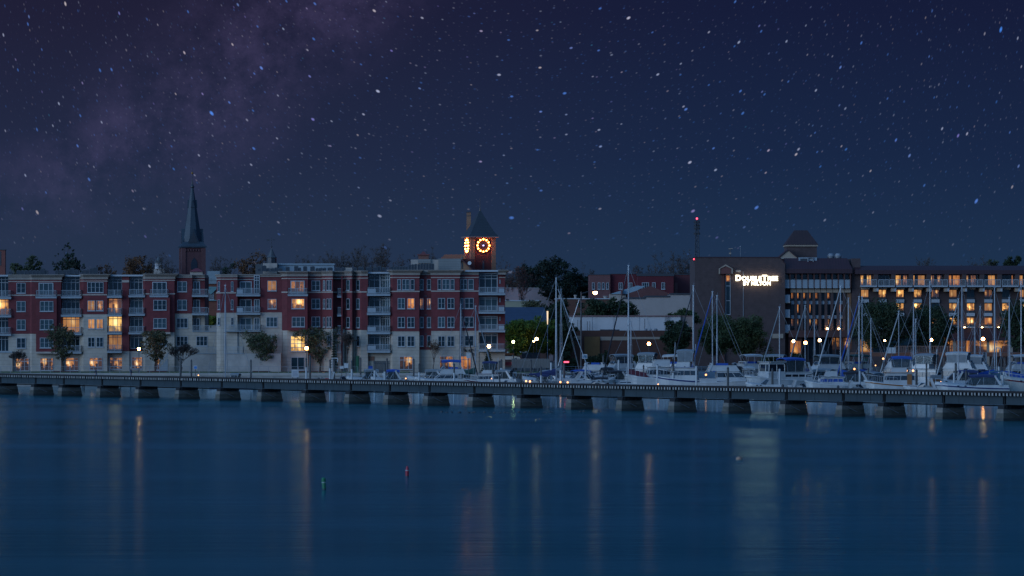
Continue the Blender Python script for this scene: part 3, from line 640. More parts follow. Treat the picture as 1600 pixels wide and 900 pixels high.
# ------------------------------------------------ right building
RY_ = 652.0
ro = W(560, 581.5, RY_); ro.z = GZ
ap2 = thing('apartment_building', 'tall red brick and beige apartment block left of centre with stacked white balconies', 'building', ro)
B = Facade(ap2, RY_, 583)
B.wall([(338.5, -2.2), (789, -2.2)], 428, 583, BRICK2, 'rear_wall', back=12)
B.seg([(338, -.5), (344.5, .1), (371, .1)], 428.6, 488.6, 4.6, b1=435.6, b2=456.6, xl=1, e1=.25)
for y0, y1 in ((440, 455.4), (468.2, 483.6), (496.2, 508)): B.win(340.6, 344, y0, y1, 1, -.26, d1=.06, fw=.06); B.win(361, 364.6, y0, y1, 1, .1, fw=.06)
B.seg([(371, -1.1), (407, -1.1)], 428.4, 488, 4.6, b1=436, e1=.3)
for y0, y1, lt in ((439.6, 459, None), (467.6, 487.4, None), (496.4, 516, None), (525, 541, None)):
    B.win(374, 392.6, y0, y1, 2, -1.1, lt, rail=False, sill=False, name='balcony_door', fw=.13)
    B.win(396.6, 405.4, y0 - (10 if y0 < 445 else 0), y1, 2, -.5, None, rail=True, sill=False, name='window_wall', fw=.11, trans=(434, 438) if y0 < 445 else ())
B.win(386, 396, 400 + 124.5, 400 + 141, 2, -.9)
for y in (459.8, 488.6): B.balcony(369.5, 407, y, -1.1, .7, 9.6, solid=(370.5, 380))
B.balcony(352, 408.5, 517, -1.1, .9, 9.6, 1.4, left=False)
B.seg([(407, 0), (440.6, 0)], 428.2, 488, 4.4, e1=.3)
B.win(418, 432, 438.6, 454.4, 2, 0, 1); B.win(418.4, 432, 467.2, 482.6, 2, 0, 2); B.win(416, 433.4, 495.4, 510.8, 3, -.05)
B.wall([(407, 0.2), (440.6, 0.2)], 518, 583, BEIGE, 'block_wall', back=0)
B.wall([(352, -.2), (407, -.2)], 518, 583, BEIGE, 'terrace_wall', back=2)
B.win(349, 372, 525.4, 541, 3, -.19, None, rail=False, name='terrace_door', fw=.14)
B.wall([(352, 2.2), (440, 2.2)], 552, 583, CONC, 'garage_wall', back=-.2); B.balcony(352, 382, 551.4, 1.2, 2.3, 9.8, 1.4, left=False)
# R3 bay
B.seg([(440.6, .1), (449, .6), (481.3, .6)], 423.8, 516.2, xl=1, b1=434.6, b2=455.6)
B.wall([(450, 1.4), (481, 1.4)], 463, 516.2, BRICK, 'brick_bay', back=0)
B.win(454.4, 476.2, 438.6, 458.6, 3, .6, 2, rail=False, sill=False, name='french_door', fw=.14); B.balcony(450.4, 481.6, 459.8, .5, 1.6, 9.4, 3.0)
B.win(456.4, 476.4, 467, 482.4, 3, 1.4, 0); B.win(456.8, 476.8, 495.2, 510.6, 3, 1.4)
B.win(454.4, 477, 524.8, 549, 4, .56, 3, rail=False, trans=(531, 537, 543), name='lobby_window'); B.win(455, 476, 558, 578, 2, .56, None, rail=False)
# R4 recess
B.seg([(481.3, -.7), (502, -.7)], 423.6, 516, b1=434.8, b2=455.7)
for y0 in (438.4, 466.8, 494.8): B.win(486.4, 499.8, y0, y0 + 15.6, 2, -.7, gl=GLASS)
# R5 splayed bay
l5 = [(501.8, -.7), (503.5, -.35), (509.5, .0), (519.6, .95), (520.6, .95)]
B.seg(l5, 423.2, 513.4, b1=434.2, b2=455.4)
for y0 in (437.6, 466.6, 495):
    B.win(505, 508.4, y0 + .6, y0 + 15.8, 1, -.27, d1=-.06, fw=.06); B.win(510.9, 514.3, y0, y0 + 16, 1, .13, d1=.45, fw=.06); B.win(515.2, 518.6, y0, y0 + 16, 1, .54, d1=.85, fw=.06)
B.win(511.5, 518.5, 524, 541, 2, .17, d1=.83)
B.wall([(520.6, -1.4), (538, -1.4)], 430, 583, BRICK, 'brick_wall'); B.cornice([(520.6, -1.4), (538, -1.4)], 423.4, 8)
B.band([(520.6, -1.4), (538, -1.4)], 434.4, 435.8); B.band([(520.6, -1.4), (538, -1.4)], 455.6, 457.4)
B.wall([(520.6, -1.45), (538, -1.45)], 514, 583, BEIGE, 'block_wall', back=.1)
for y in (462, 491.4, 520, 549): B.balcony(526.8, 533.6, y, -1.4, .2, 11.5, 3)
b = MB(); b.box(PX(533.4, RY_), PX(535.2, RY_), RY_ - .3, RY_ + .1, GZ, B.z(431)); b.build('brick_column', BRICK, ap2)
l7 = [(537.8, -.9), (549, .45), (550.4, .45), (552.4, -.9), (553.8, -.9), (564.6, .45), (575, .45)]
B.seg(l7, 423, 515.6, xl=0, b1=434, b2=455.2)
for y0 in (437.2, 466.6, 495.6, 524.6):
    B.win(541.4, 546.8, y0, y0 + 16.4, 1, -.47, d1=.19, fw=.07); B.win(556.8, 562.4, y0, y0 + 16.4, 1, -.52, d1=.18, fw=.07)
b = MB(); b.box(PX(556, RY_), PX(560.4, RY_), RY_ - .2, RY_ + .5, GZ, B.z(556)); b.build('service_door', mat('green_door', (.01, .085, .035), .5, .1, 2), ap2)
# R8 glazed corner with four balconies
B.wall([(575, -1.5), (610.4, -1.5)], 426, 583, BRICK, 'brick_wall'); B.wall([(575, -.2), (610.4, -.2)], 549, 583, BEIGE, 'block_wall')
b = MB(); b.box(PX(574.6, RY_), PX(610.6, RY_), RY_ - .3, RY_ + 9, B.z(427.6), B.z(425)); b.build('roof_edge', WHITEF, ap2)
for y0, y1 in ((427.4, 457.8), (464.5, 488), (494, 518), (523.4, 547)):
    tr = (431.4, 437.2) if y0 < 440 else (y0 + 4,)
    B.win(575.4, 593.6, y0, y1, 2, -1.45, None, rail=False, trans=tr, sill=False, name='window_wall', fw=.15)
    B.win(594.4, 609.8, y0, y1, 4, -1.45, None, d1=-.45, rail=False, trans=tr, sill=False, name='window_wall', fw=.12)
for y in (458.6, 488.6, 518.4, 547.4): B.balcony(573.6, 610, y, -1.45, .9, 9.4, 3.8, solid=(574.5, 587.5))
b = MB(); b.box(PX(575.5, RY_), PX(585, RY_), RY_ + .12, RY_ + .3, B.z(563.5), B.z(557)); b.build('vent_louvre', mat('brown_louvre', (.15, .07, .045), .7, .2, 4), ap2)
# R9
B.seg([(610.4, .1), (613.4, .6), (655.2, .6)], 421.8, 517.6, xl=1, xr=1, b1=433, b2=454.4)
B.win(621, 626.6, 436.4, 453, 1, .6); B.win(628.4, 640, 436.4, 453, 2, .6); B.win(641.6, 647.6, 436.4, 453, 1, .6)
for y0, la, lb in ((466, None, LITO), (495.4, None, None), (525, None, None)):
    B.win(621.6, 632.8, y0, y0 + 16.4, 2, .6 if y0 < 500 else .55, la); B.win(636.6, 647.8, y0, y0 + 16.4, 2, .6 if y0 < 500 else .55, lb)
B.win(624.4, 645, 556.8, 577.2, 3, .55, LITG, rail=False, trans=(562.4,))
# R10
B.seg([(655.2, -.6), (674, -.6)], 424.6, 546.4, 5, e1=.3)
for y0, lt in ((436.2, None), (466, 2), (495.2, None), (524.4, None)): B.win(655.6, 661.6, y0, y0 + 16.6, 1, -.6, lt); B.win(667, 673.2, y0, y0 + 16.6, 1, -.6, lt)
for y in (432.6, 462, 491.6, 521.4):
    b = MB(); b.box(PX(663.4, RY_), PX(667, RY_), RY_ + .5, RY_ + .7, B.z(y + 1.4), B.z(y)); b.build('wall_vent', METD, ap2)
# R11
B.seg([(674, .6), (718.2, .6)], 421.8, 517, xl=1, xr=1, b1=433, b2=454)
B.win(684, 689.6, 436.2, 452.6, 1, .6); B.win(691.2, 702.6, 436.2, 452.6, 2, .6); B.win(704, 710, 436.2, 452.6, 1, .6)
for y0 in (465.8, 495.2, 525): B.win(684.4, 695.4, y0, y0 + 16.4, 2, .6 if y0 < 500 else .55); B.win(699, 710, y0, y0 + 16.4, 2, .6 if y0 < 500 else .55)
B.win(687, 708, 556.4, 577, 3, .55, LITG, rail=False, trans=(562,))
# R12
B.seg([(718.2, -.4), (748, -.4)], 423.6, 516.8, 5.6, b1=432.8, b2=453.8, e1=.3)
B.win(719, 730, 436, 452.4, 2, -.4); B.win(731.6, 740, 436, 452.4, 1, -.4)
for y0 in (465.6, 495, 524.4): B.win(718.8, 724, y0, y0 + 16.4, 1, -.4 if y0 < 500 else -.45); B.win(726, 740, y0, y0 + 16.4, 2, -.4 if y0 < 500 else -.45)
B.win(719, 736, 556.4, 577, 3, -.45, LITO, rail=False, trans=(562,))
# R13 glazed bay and the end pier
B.wall([(748, -1.5), (778.4, -1.5)], 428, 583, BRICK, 'brick_wall'); B.wall([(748, -.6), (789, -.6)], 549, 583, BEIGE, 'block_wall')
b = MB(); b.box(PX(727, RY_), PX(778.4, RY_), RY_ - .3, RY_ + 9, B.z(424.6), B.z(422)); b.build('roof_edge', WHITEF, ap2)
for y0, y1 in ((426.6, 457.4), (463.6, 486.2), (493.6, 515.2), (521, 547)):
    B.win(748.2, 777.6, y0, y1, 3, -1.45, None, rail=False, trans=(430.6, 435.4) if y0 < 440 else (y0 + 3.4,), sill=False, name='window_wall', fw=.15)
for y in (457.8, 486.8, 515.8, 546): B.balcony(748, 789.2, y, -1.45, .9, 9, 3.4, left=False, solid=(779, 788) if y < 530 else None)
B.wall([(778.4, -1.0), (789, -1.0)], 429, 583, BRICK, 'brick_wall'); B.cornice([(778.4, -.2), (789, -.2)], 421.6, 7.4, xr=1); B.band([(779.6, -1.0), (789, -1.0)], 432.6, 434, xr=1)
for y in (437, 466, 495): B.win(780.2, 782, y, y + 6, 1, -1.0, sill=False, rail=False, fw=.06, name='wall_lamp')
# penthouses on the roof
PY = RY_ + 5
b = MB(); b.box(PX(435, PY), PX(522, PY), PY, PY + 4, PZ(428, PY), PZ(412.5, PY)); b.box(PX(434, PY), PX(523, PY), PY - .2, PY + 4.2, PZ(414, PY), PZ(411.6, PY)); b.build('penthouse', mat('pale_blue_panel', (.20, .25, .28), .6, .1, .8), ap2)
b = MB(); b.box(PX(412, PY), PX(434, PY), PY - 2, PY + 3, PZ(428, PY), PZ(411.6, PY)); b.box(PX(538.6, PY), PX(551, PY), PY - 2, PY + 1, PZ(428, PY), PZ(418.4, PY)); b.build('penthouse', CREAM, ap2)
b = MB(); b.box(PX(642, PY), PX(685, PY), PY, PY + 4, PZ(428, PY), PZ(405.6, PY)); b.build('penthouse', CREAM, ap2)
b = MB(); b.box(PX(653, PY), PX(673, PY), PY - .4, PY, PZ(411, PY), PZ(405, PY)); b.box(PX(685, PY), PX(720, PY), PY - .6, PY + 4, PZ(428, PY), PZ(404.2, PY)); b.build('penthouse', mat('grey_siding', (.17, .175, .165), .7, .1, .8, bands=(2, .42, .25)), ap2)
b = MB(); b.box(PX(653.6, PY), PX(669.6, PY), PY + .4, PY + 2.2, PZ(405.6, PY), PZ(398.6, PY)); b.build('roof_turret', mat('copper_brown', (.15, .055, .035), .6, .2, 1), ap2)
b = MB(); X0, X1, z0, z1 = PX(652, PY), PX(671, PY), PZ(398.8, PY), PZ(397, PY); b.box(X0, X1, PY + .2, PY + 2.4, z0, z1)
b.prism([(X0 + .5, PY + .4), (X1 - .5, PY + .4), (X1 - .5, PY + 2.2), (X0 + .5, PY + 2.2)], z1, PZ(392.6, PY), top=[(X0 + .9, PY + 1.2), (X1 - .9, PY + 1.2), (X1 - .9, PY + 1.5), (X0 + .9, PY + 1.5)]); b.build('turret_roof', mat('red_tin', (.13, .03, .025), .5, .2, 1), ap2)

# ------------------------------------------------ condensers in rows on both roofs
ACM = mat('condenser_dark', (.016, .024, .034), .5, .3, 3, bands=(2, .10, .5)); ACT = mat('condenser_top', (.050, .060, .068), .5, .2, 3)
def condenser(w, h):
    t = thing('air_conditioner', 'x', 'air conditioner', (0, 0, 0), local=True)
    b = MB(); b.box(-w / 2, w / 2, -w / 2, w / 2, .06, h - .07); b.build('casing', ACM, t)
    b = MB(); b.box(-w / 2 - .02, w / 2 + .02, -w / 2 - .02, w / 2 + .02, h - .07, h)
    for sx in (-1, 1):
        for sy in (-1, 1): b.box(sx * w / 2 - .03, sx * w / 2 + .03, sy * w / 2 - .03, sy * w / 2 + .03, 0, h - .07)
    b.lathe([(w * .36, h), (w * .36, h + .05), (w * .1, h + .07)], (0, 0, 0), 10); b.build('frame_and_fan', ACT, t); return t
protos = {}
rows = [('row at the far left roof edge', LY, 428.6, [(14, 5, 5), (27, 6, 6), (33.5, 6, 6), (39.5, 6, 6), (46, 6, 6), (52, 6, 6), (58, 6, 6), (64.5, 7, 9), (70.5, 5, 6)]),
        ('row above the lit loggia flats', LY, 428.4, [(87, 5, 6), (93.5, 6, 6), (100, 6, 6.5), (106, 6, 7), (111.5, 6, 9.5), (118, 6, 7), (128.5, 5, 6), (134.5, 5, 7), (141, 5, 9), (148, 7, 11)]),
        ('row in front of the pale penthouse', RY_, 424.2, [(404, 5, 5), (411.5, 7, 9), (418, 5, 5), (424.5, 6, 5), (431, 6, 6), (437.5, 5, 5), (448.5, 6, 7), (462, 6, 8.5), (467.5, 4, 6), (476, 6, 8), (487.5, 7, 8), (494.5, 4, 5), (500.5, 7, 5.5), (506.5, 5, 5.5), (515, 8, 6), (527, 8, 6), (536.5, 5, 6)]),
        ('row left of the glazed white corner', RY_, 423.2, [(554.5, 5, 5), (563.5, 9, 6), (575.5, 9, 6), (586.5, 8, 6), (592, 5, 7.5), (599, 6, 5.5)]),
        ('tight row left of the clock tower', RY_, 422, [(612.5, 4, 6), (617, 4, 5.5), (621.5, 4, 5.5), (626, 4, 5.5), (630.5, 4, 5.5), (635, 4, 5.5), (640, 4, 8.5), (644.5, 4, 9), (649, 4, 9.5), (654, 4, 9.5), (658.5, 4, 10), (663, 4, 10), (667.5, 4, 10), (672, 4, 10), (676, 4, 10)])]
for where, Y, yb, units in rows:
    for i, (px, w, h) in enumerate(units):
        key = (round(w), round(h * 2))
        o = W(px, yb, Y - .2); o.y = Y + 1.6
        lab = 'dark roof condenser, %s from left, %s' % (ORD[i], where); grp = 'air conditioners on the apartment roofs'
        if key not in protos:
            t = condenser(w / FPX * Y * .93, h / FPX * Y); protos[key] = t; t.location = o; tag(t, lab, group=grp)
        else: copy_thing(protos[key], o, 0, lab, grp)
# ================================================================ hotel
HB = 760.0
BRH = mat('hotel_brick', (.064, .042, .040), .9, .24, 1.1, bands=(2, .5, .10), bump=.2)
BRR = mat('hotel_red_brick', (.078, .032, .026), .9, .24, 1.1, bands=(2, .5, .10), bump=.2)
ho = W(1300, 570, HB); ho.z = GZ
ht = thing('hotel_building', 'wide dark brick hotel with red metal eaves and many lit rooms', 'building', ho)
Hh = Facade(ht, HB, 571)
def hb(px0, px1, py0, py1, d0, d1, name, m):
    b = MB(); b.box(PX(px0, HB), PX(px1, HB), HB - d1, HB - d0, PZ(py1, HB), PZ(py0, HB)); return b.build(name, m, ht)
# blank gable block on the left
b = MB(); b.side([(PX(1084.5, HB), GZ), (PX(1225, HB), GZ), (PX(1225, HB), PZ(413, HB)), (PX(1216, HB), PZ(403, HB)), (PX(1084.5, HB), PZ(403, HB))], HB - 3, HB + 18)
b.build('gable_block', BRH, ht)
b = MB(); b.side([(PX(1084, HB), PZ(403, HB)), (PX(1216.4, HB), PZ(403, HB)), (PX(1226, HB), PZ(413.4, HB)), (PX(1226, HB), PZ(412, HB)), (PX(1216.6, HB), PZ(401.8, HB)), (PX(1084, HB), PZ(401.8, HB))], HB - 3.12, HB + 18.1); b.build('coping', ROOFR, ht)
b = MB(); b.box(PX(1126, HB), PX(1130.6, HB), HB - 3.5, HB - 3, GZ, PZ(428, HB)); b.build('pilaster', BRR, ht)
o = Hh.win(1132.4, 1140, 429, 492, 1, 3.0, None, rail=False, trans=(447, 470), sill=False, gl=GLASS, fw=.1, name='stair_window')
b = MB(); b.box(PX(1133, HB), PX(1139.4, HB), HB - 3.05, HB - 3.03, PZ(440, HB), PZ(431, HB)); b.build('lit_landing', LITO, o)
b = MB()
gx = [PX(x, HB) for x in (1122.4, 1132, 1142)]; zz = [PZ(y, HB) for y in (428.4, 420.4, 414.6)]
b.side([(gx[0], zz[0]), (gx[2], zz[0]), (gx[2], zz[1]), (gx[1], zz[2]), (gx[0], zz[1])], HB - 4.2, HB - 3); b.build('stair_hood', mat('red_tile_hood', (.12, .04, .032), .7, .2, 2), ht)
b = MB(); b.side([(gx[0] - .15, zz[0]), (gx[0] + .12, zz[0]), (gx[0] + .12, zz[1]), (gx[1], zz[2] - .2), (gx[2] - .12, zz[1]), (gx[2] - .12, zz[0]), (gx[2] + .15, zz[0]), (gx[2] + .15, zz[1]), (gx[1], zz[2] + .15), (gx[0] - .15, zz[1])], HB - 4.35, HB - 4.2); b.build('hood_trim', TAN, ht)
hb(1147.8, 1156, 422.4, 425.6, 3, 3.1, 'wall_plate', CREAM)
b = MB(); b.tube([(PX(1160, HB), HB - 3.06, PZ(425, HB)), (PX(1160, HB), HB - 3.06, GZ)], .07, 5); b.build('downpipe', METG, ht)
hb(1205, 1222, 521.5, 528.5, 3, 3.25, 'stone_course', TAN)
# rooftop plant room
b = MB(); b.box(PX(1093, HB), PX(1160, HB), HB + 4, HB + 12, PZ(404, HB), PZ(402.2, HB)); b.box(PX(1093, HB), PX(1135, HB), HB + 5, HB + 12, PZ(404, HB), PZ(402, HB)); b.box(PX(1094, HB), PX(1120, HB), HB + 5, HB + 12, PZ(403, HB), PZ(402, HB)); b.box(PX(1145, HB), PX(1160, HB), HB + 4.5, HB + 12, PZ(403, HB), PZ(402, HB)); b.build('plant_deck', TAN, ht)
hb(1094, 1120, 402.4, 413, -12, -5, 'plant_room', BRH); hb(1120, 1147, 401.8, 413, -12, -6, 'plant_room', BRR); hb(1146.6, 1160, 401.8, 413, -12, -4.4, 'plant_room', TAN); hb(1114, 1137, 409.6, 414, -5.8, -4.2, 'plant_room', TAN)
hb(1090.4, 1161, 400.6, 401.9, -12.2, -4, 'plant_roof', ROOFR); hb(1148, 1150.2, 406.6, 412, -4.5, -4.3, 'plant_door', METD)
# middle section with narrow brick piers
b = MB(); b.box(PX(1225, HB), PX(1331, HB), HB - .3, HB + 16, GZ, PZ(427, HB)); b.build('brick_wall', BRH, ht)
def eave(px0, px1, d, yt, ym, yb, name, cl=0, cr=0):
    b = MB(); zt, zm, zb = (PZ(y, HB) for y in (yt, ym, yb)); x0, x1 = PX(px0, HB), PX(px1, HB)
    yf = HB - d
    b.prism([(x0, yf), (x1, yf), (x1, HB + 16), (x0, HB + 16)], zb, zm)
    b.prism([(x0, yf), (x1, yf), (x1, HB + 16), (x0, HB + 16)], zm, zt, top=[(x0 + cl, yf + 2.6), (x1 - cr, yf + 2.6), (x1 - cr, HB + 15.9), (x0 + cl, HB + 15.9)])
    return b.build(name, ROOFR, ht)
eave(1225.4, 1330, 2.6, 403.4, 420.6, 427.4, 'metal_roof', cr=.8)
P = 9.42
for k in range(11):
    x0 = 1224.6 + P * k
    hb(x0 + 7.6, x0 + P, 427.4, 450, .3, 2.2, 'loggia_pier', BRR)
    Hh.win(x0 + .2, x0 + 7.4, 428.4, 437.6, 1, .3, None, rail=False, sill=False, gl=GLASS, name='loggia_door')
    b = MB(); zz0, zz1 = PZ(449.6, HB), PZ(437.2, HB); xa, xb = PX(x0 + .1, HB), PX(x0 + 7.4, HB)
    b.box(xa, xb, HB - 2.25, HB - 2.15, zz1 - .12, zz1); b.box(xa, xb, HB - 2.3, HB - .3, zz0 - .1, zz0 + .1)
    for i in range(7): q = xa + (xb - xa) * i / 6; b.box(q - .03, q + .03, HB - 2.22, HB - 2.18, zz0 + .1, zz1 - .12)
    b.box(xa + .06, xb - .06, HB - 2.20, HB - 2.19, zz0 + .1, zz1 - .12)
    b.build('balcony_panel', BALC, ht)
for k in range(10):
    x0 = 1234.4 + P * k; hb(x0, x0 + P - .7, 450.2, 457.2, .3, 1.5, 'lintel_block', TAN)
for k in range(9):
    x0 = 1235.6 + P * k
    hb(x0 + 5.0, x0 + P - .3, 457.4, 516, .3, 1.4, 'brick_pier', BRH)
    for (y0, y1, sp) in ((457.4, 470, True), (475.6, 492.4, True), (498.4, 513, False)):
        r = RW.random(); lt = LITO if (y0 < 470 and k in (0, 1, 2, 3, 4, 6)) or (475 < y0 < 480 and k in (1, 3, 8)) else (LIT[2] if y0 > 490 and k in (0, 1, 3, 4, 6, 8) else None)
        w = Hh.win(x0 + .3, x0 + 4.8, y0, y1, 2, .3, None, rail=False, trans=(y1 - 3.4,), sill=False, gl=GLASS, fw=.05, frame=METD)
        if lt:
            b = MB(); o_ = .5 if (k % 2) else 1.0
            b.box(PX(x0 + .5, HB), PX(x0 + 2.2 + o_, HB), HB - .345, HB - .325, PZ(y1 - 3.6, HB), PZ(y0 + .3, HB)); b.build('lit_curtain', lt, w)
        if sp: hb(x0 + .3, x0 + 4.8, y1 + .2, y1 + 5.4, .3, .9, 'spandrel', WHITEF)
for y0 in (460.6, 483.6, 507.4):
    hb(1225.4, 1233, y0, y0 + 11.4, .3, 2.1, 'balcony_panel', WHITEF); hb(1225.2, 1233.4, y0 + 11.4, y0 + 13, .3, 2.3, 'balcony_slab', CREAM)
hb(1316, 1329.6, 457.4, 520, .3, 1.0, 'timber_bay', mat('timber_orange', (.20, .085, .03), .6, .2, .8, bands=(0, .9, .5)))
for x in (1291.5, 1309.6):    # wall washers at the foot of two piers
    b = MB(); c = W(x, 513.6, HB); b.box(c.x - .16, c.x + .16, HB - 1.85, HB - 1.55, c.z - .12, c.z + .12); b.build('wall_washer', LAMPW, ht)
hb(1231, 1330, 516.2, 527, .3, 2.6, 'canopy_fascia', BRR); hb(1231, 1252, 527.2, 571, .3, 1.8, 'brick_wall', BRR)
hb(1234, 1250, 533, 560, 1.8, 1.9, 'lobby_glow', LITO); hb(1262, 1300, 529, 560, .3, .4, 'lobby_glazing', GLASS); hb(1300, 1330, 528, 546, .3, .4, 'lobby_glazing', LITG)
for x in (1252, 1262, 1272, 1283, 1294, 1305, 1316): hb(x - .8, x + .8, 527.2, 571, .5, 1.2, 'canopy_post', METD)
# link pier and the long wing
hb(1330, 1343.6, 404, 571, -10, 1.2, 'brick_pier', BRH)
b = MB(); b.box(PX(1343.6, HB), PX(1760, HB), HB - .3, HB + 16, GZ, PZ(428, HB)); b.build('brick_wall', BRH, ht)
eave(1334, 1760, 2.8, 415.2, 422.4, 428.6, 'metal_roof')
b = MB(); b.box(PX(1225, HB), PX(1760, HB), HB + 5, HB + 16, PZ(427, HB), PZ(404.4, HB) - 1.5 ); b.build('upper_roof', ROOFR, ht)
Q = 27.55
lit_door = [[(0, 5, 0), (11, 17, 0)], [], [(0, 8, 0), (12, 18, 2)], [(0, 2.2, 0), (8, 18.5, 1)], [(0, 5, 2), (10.5, 16.5, 2)], [(0, 5, LITO), (7.5, 18.5, LITO)], [(0, 4, 2), (8, 15.5, 2)], [(7.5, 17.5, 1)], [(16.5, 18.6, LITO)], [(0, 6, 1)], [(3, 12, 1)], [], [(0, 8, 2)], [], []]
row2 = [(1, 4), 0, 0, 0, 2, 1, None, 2, None, 1, 0, None, 0, 2, None]
row3 = [None, None, 0, 0, None, 0, 0, 1, 0, 0, 0, None, 1, 0, 0]
row4 = [None, None, None, None, 2, 0, 0, LITO, 2, None, 0, None, None, 1, 0]
for k in range(15):
    x0 = 1342.8 + Q * k
    hb(x0 + 20.4, x0 + 27.2, 428.6, 450.5, .3, 2.7, 'loggia_pier', BRH)
    w = Hh.win(x0 + .4, x0 + 19.4, 429.8, 446.6, 3, .3, None, rail=False, sill=False, gl=GLASS, name='balcony_door', fw=.1)
    for a, c, l in lit_door[k]:
        b = MB(); b.box(PX(x0 + .7 + a, HB), PX(x0 + .7 + c, HB), HB - .36, HB - .325, PZ(446.2, HB), PZ(430.2, HB)); b.build('lit_room', LIT[l] if isinstance(l, int) else l, w)
    sl = hb(x0, x0 + 25.4, 446.6, 448.6, .3, 2.9, 'balcony_slab', WHITEF)
    b = MB(); zz0, zz1 = PZ(446.6, HB), PZ(437, HB); xa, xb = PX(x0 + .2, HB), PX(x0 + 25.2, HB)
    b.box(xa, xb, HB - 2.86, HB - 2.78, zz1 - .1, zz1); b.box(xa, xb, HB - 2.84, HB - 2.8, zz0 + .06, zz0 + .1)
    for i in range(4): q = xa + (xb - xa) * i / 3; b.box(q - .04, q + .04, HB - 2.86, HB - 2.78, zz0, zz1)
    for i in range(1, 30): q = xa + (xb - xa) * i / 30; b.box(q - .012, q + .012, HB - 2.83, HB - 2.81, zz0 + .1, zz1 - .1)
    b.build('railing', WHITEF, sl)
    hb(x0 + 1.4, x0 + 14.4, 449.4, 452.4, .3, 1.6, 'lintel_block', TAN); hb(x0 + 20.4, x0 + 25, 449.2, 455.8, .3, 2.6, 'corbel_block', TAN); hb(x0 + 25, x0 + 28, 449.2, 455.6, .3, 2.6, 'corbel_block', WHITEF)
    for y0, y1, l in ((452.6, 464.8, row2[k]), (473.8, 486, row3[k]), (496, 507.4, row4[k])):
        if isinstance(l, tuple): l = l[0]
        w = Hh.win(x0 + 2, x0 + 14, y0, y1, 2, .3, l if y0 > 300 and l is not None else None, rail=False, sill=False, fw=.07, frame=METD, gl=GLASS)
        hb(x0 + 2, x0 + 14.2, y1 + .3, y1 + 3, .3, .5, 'dark_panel', METD); hb(x0 + 1.8, x0 + 14.4, y1 + 3, y1 + 8, .3, .75, 'spandrel', WHITEF)
for x in (1506, 1533.4, 1559.6):
    b = MB(); c = W(x, 512, HB); b.box(c.x - .15, c.x + .15, HB - 1.35, HB - 1.05, c.z - .12, c.z + .12); b.build('wall_washer', LAMPW, ht)
# porte-cochere and restaurant deck
b = MB(); zt, zb = PZ(512, HB), PZ(529, HB); x0, x1 = PX(1480, HB), PX(1582, HB)
b.prism([(x0, HB - 9), (x1, HB - 9), (x1, HB - .4), (x0, HB - .4)], zb - .4, zb); b.prism([(x0, HB - 9), (x1, HB - 9), (x1, HB - .4), (x0, HB - .4)], zb, zt, top=[(x0 + 1.5, HB - 3), (x1 - 1.5, HB - 3), (x1 - 1.5, HB - .4), (x0 + 1.5, HB - .4)]); b.build('porch_roof', ROOFR, ht)
for x in (1484, 1505, 1536, 1572): hb(x - 2, x + 2, 532, 571, 7.6, 8.2, 'porch_column', TAN if x != 1505 else LITO)  # one column glows: the light falling on it is put into its material
hb(1343.6, 1362, 530, 552, .3, .45, 'lobby_glow', LIT[1]); hb(1364, 1400, 532, 552, .3, .45, 'lobby_glazing', GLASS); hb(1474, 1482, 528, 538, .3, 1.2, 'lobby_glow', LITO); hb(1400, 1474, 526, 540, .3, .45, 'lobby_glazing', GLASS); hb(1484, 1580, 532, 556, .3, .45, 'lobby_glazing', LITG)
# roof tower with its little gable
TY = HB + 4
b = MB(); b.box(PX(1229, TY), PX(1276.4, TY), TY, TY + 7, PZ(416, TY), PZ(385, TY)); b.build('roof_tower', BRH, ht)
b = MB(); b.box(PX(1227.6, TY), PX(1278, TY), TY - .3, TY + 7.3, PZ(385, TY), PZ(382.6, TY)); b.build('tower_cornice', TAN, ht)
b = MB(); x0, x1 = PX(1227, TY), PX(1278.6, TY); t0, t1 = PX(1243, TY), PX(1263, TY)
b.prism([(x0, TY - .4), (x1, TY - .4), (x1, TY + 7.4), (x0, TY + 7.4)], PZ(382.6, TY), PZ(359.4, TY), top=[(t0, TY + 2.3), (t1, TY + 2.3), (t1, TY + 4.7), (t0, TY + 4.7)]); b.build('tower_roof', mat('tower_red_roof', (.030, .011, .010), .6, .2, .6, bands=(0, .6, .3)), ht)
GY = TY - 3
b = MB(); b.box(PX(1217, GY), PX(1245, GY), GY, GY + 6, PZ(416, GY), PZ(404.5, GY)); b.build('gable_house', BRH, ht)
b = MB(); b.box(PX(1216.4, GY), PX(1245.6, GY), GY - .2, GY + 3, PZ(404.5, GY), PZ(402.6, GY)); b.build('gable_cornice', CREAM, ht)
b = MB(); b.side([(PX(1216, GY), PZ(402.6, GY)), (PX(1246, GY), PZ(402.6, GY)), (PX(1231, GY), PZ(390.4, GY))], GY - .1, GY + 6); b.build('gable', TAN, ht)
b = MB(); b.side([(PX(1215.2, GY), PZ(403, GY)), (PX(1231, GY), PZ(389.4, GY)), (PX(1246.8, GY), PZ(403, GY)), (PX(1246, GY), PZ(403.4, GY)), (PX(1231, GY), PZ(391, GY)), (PX(1216, GY), PZ(403.4, GY))], GY - .35, GY + 6.2); b.build('gable_roof', ROOFR, ht)
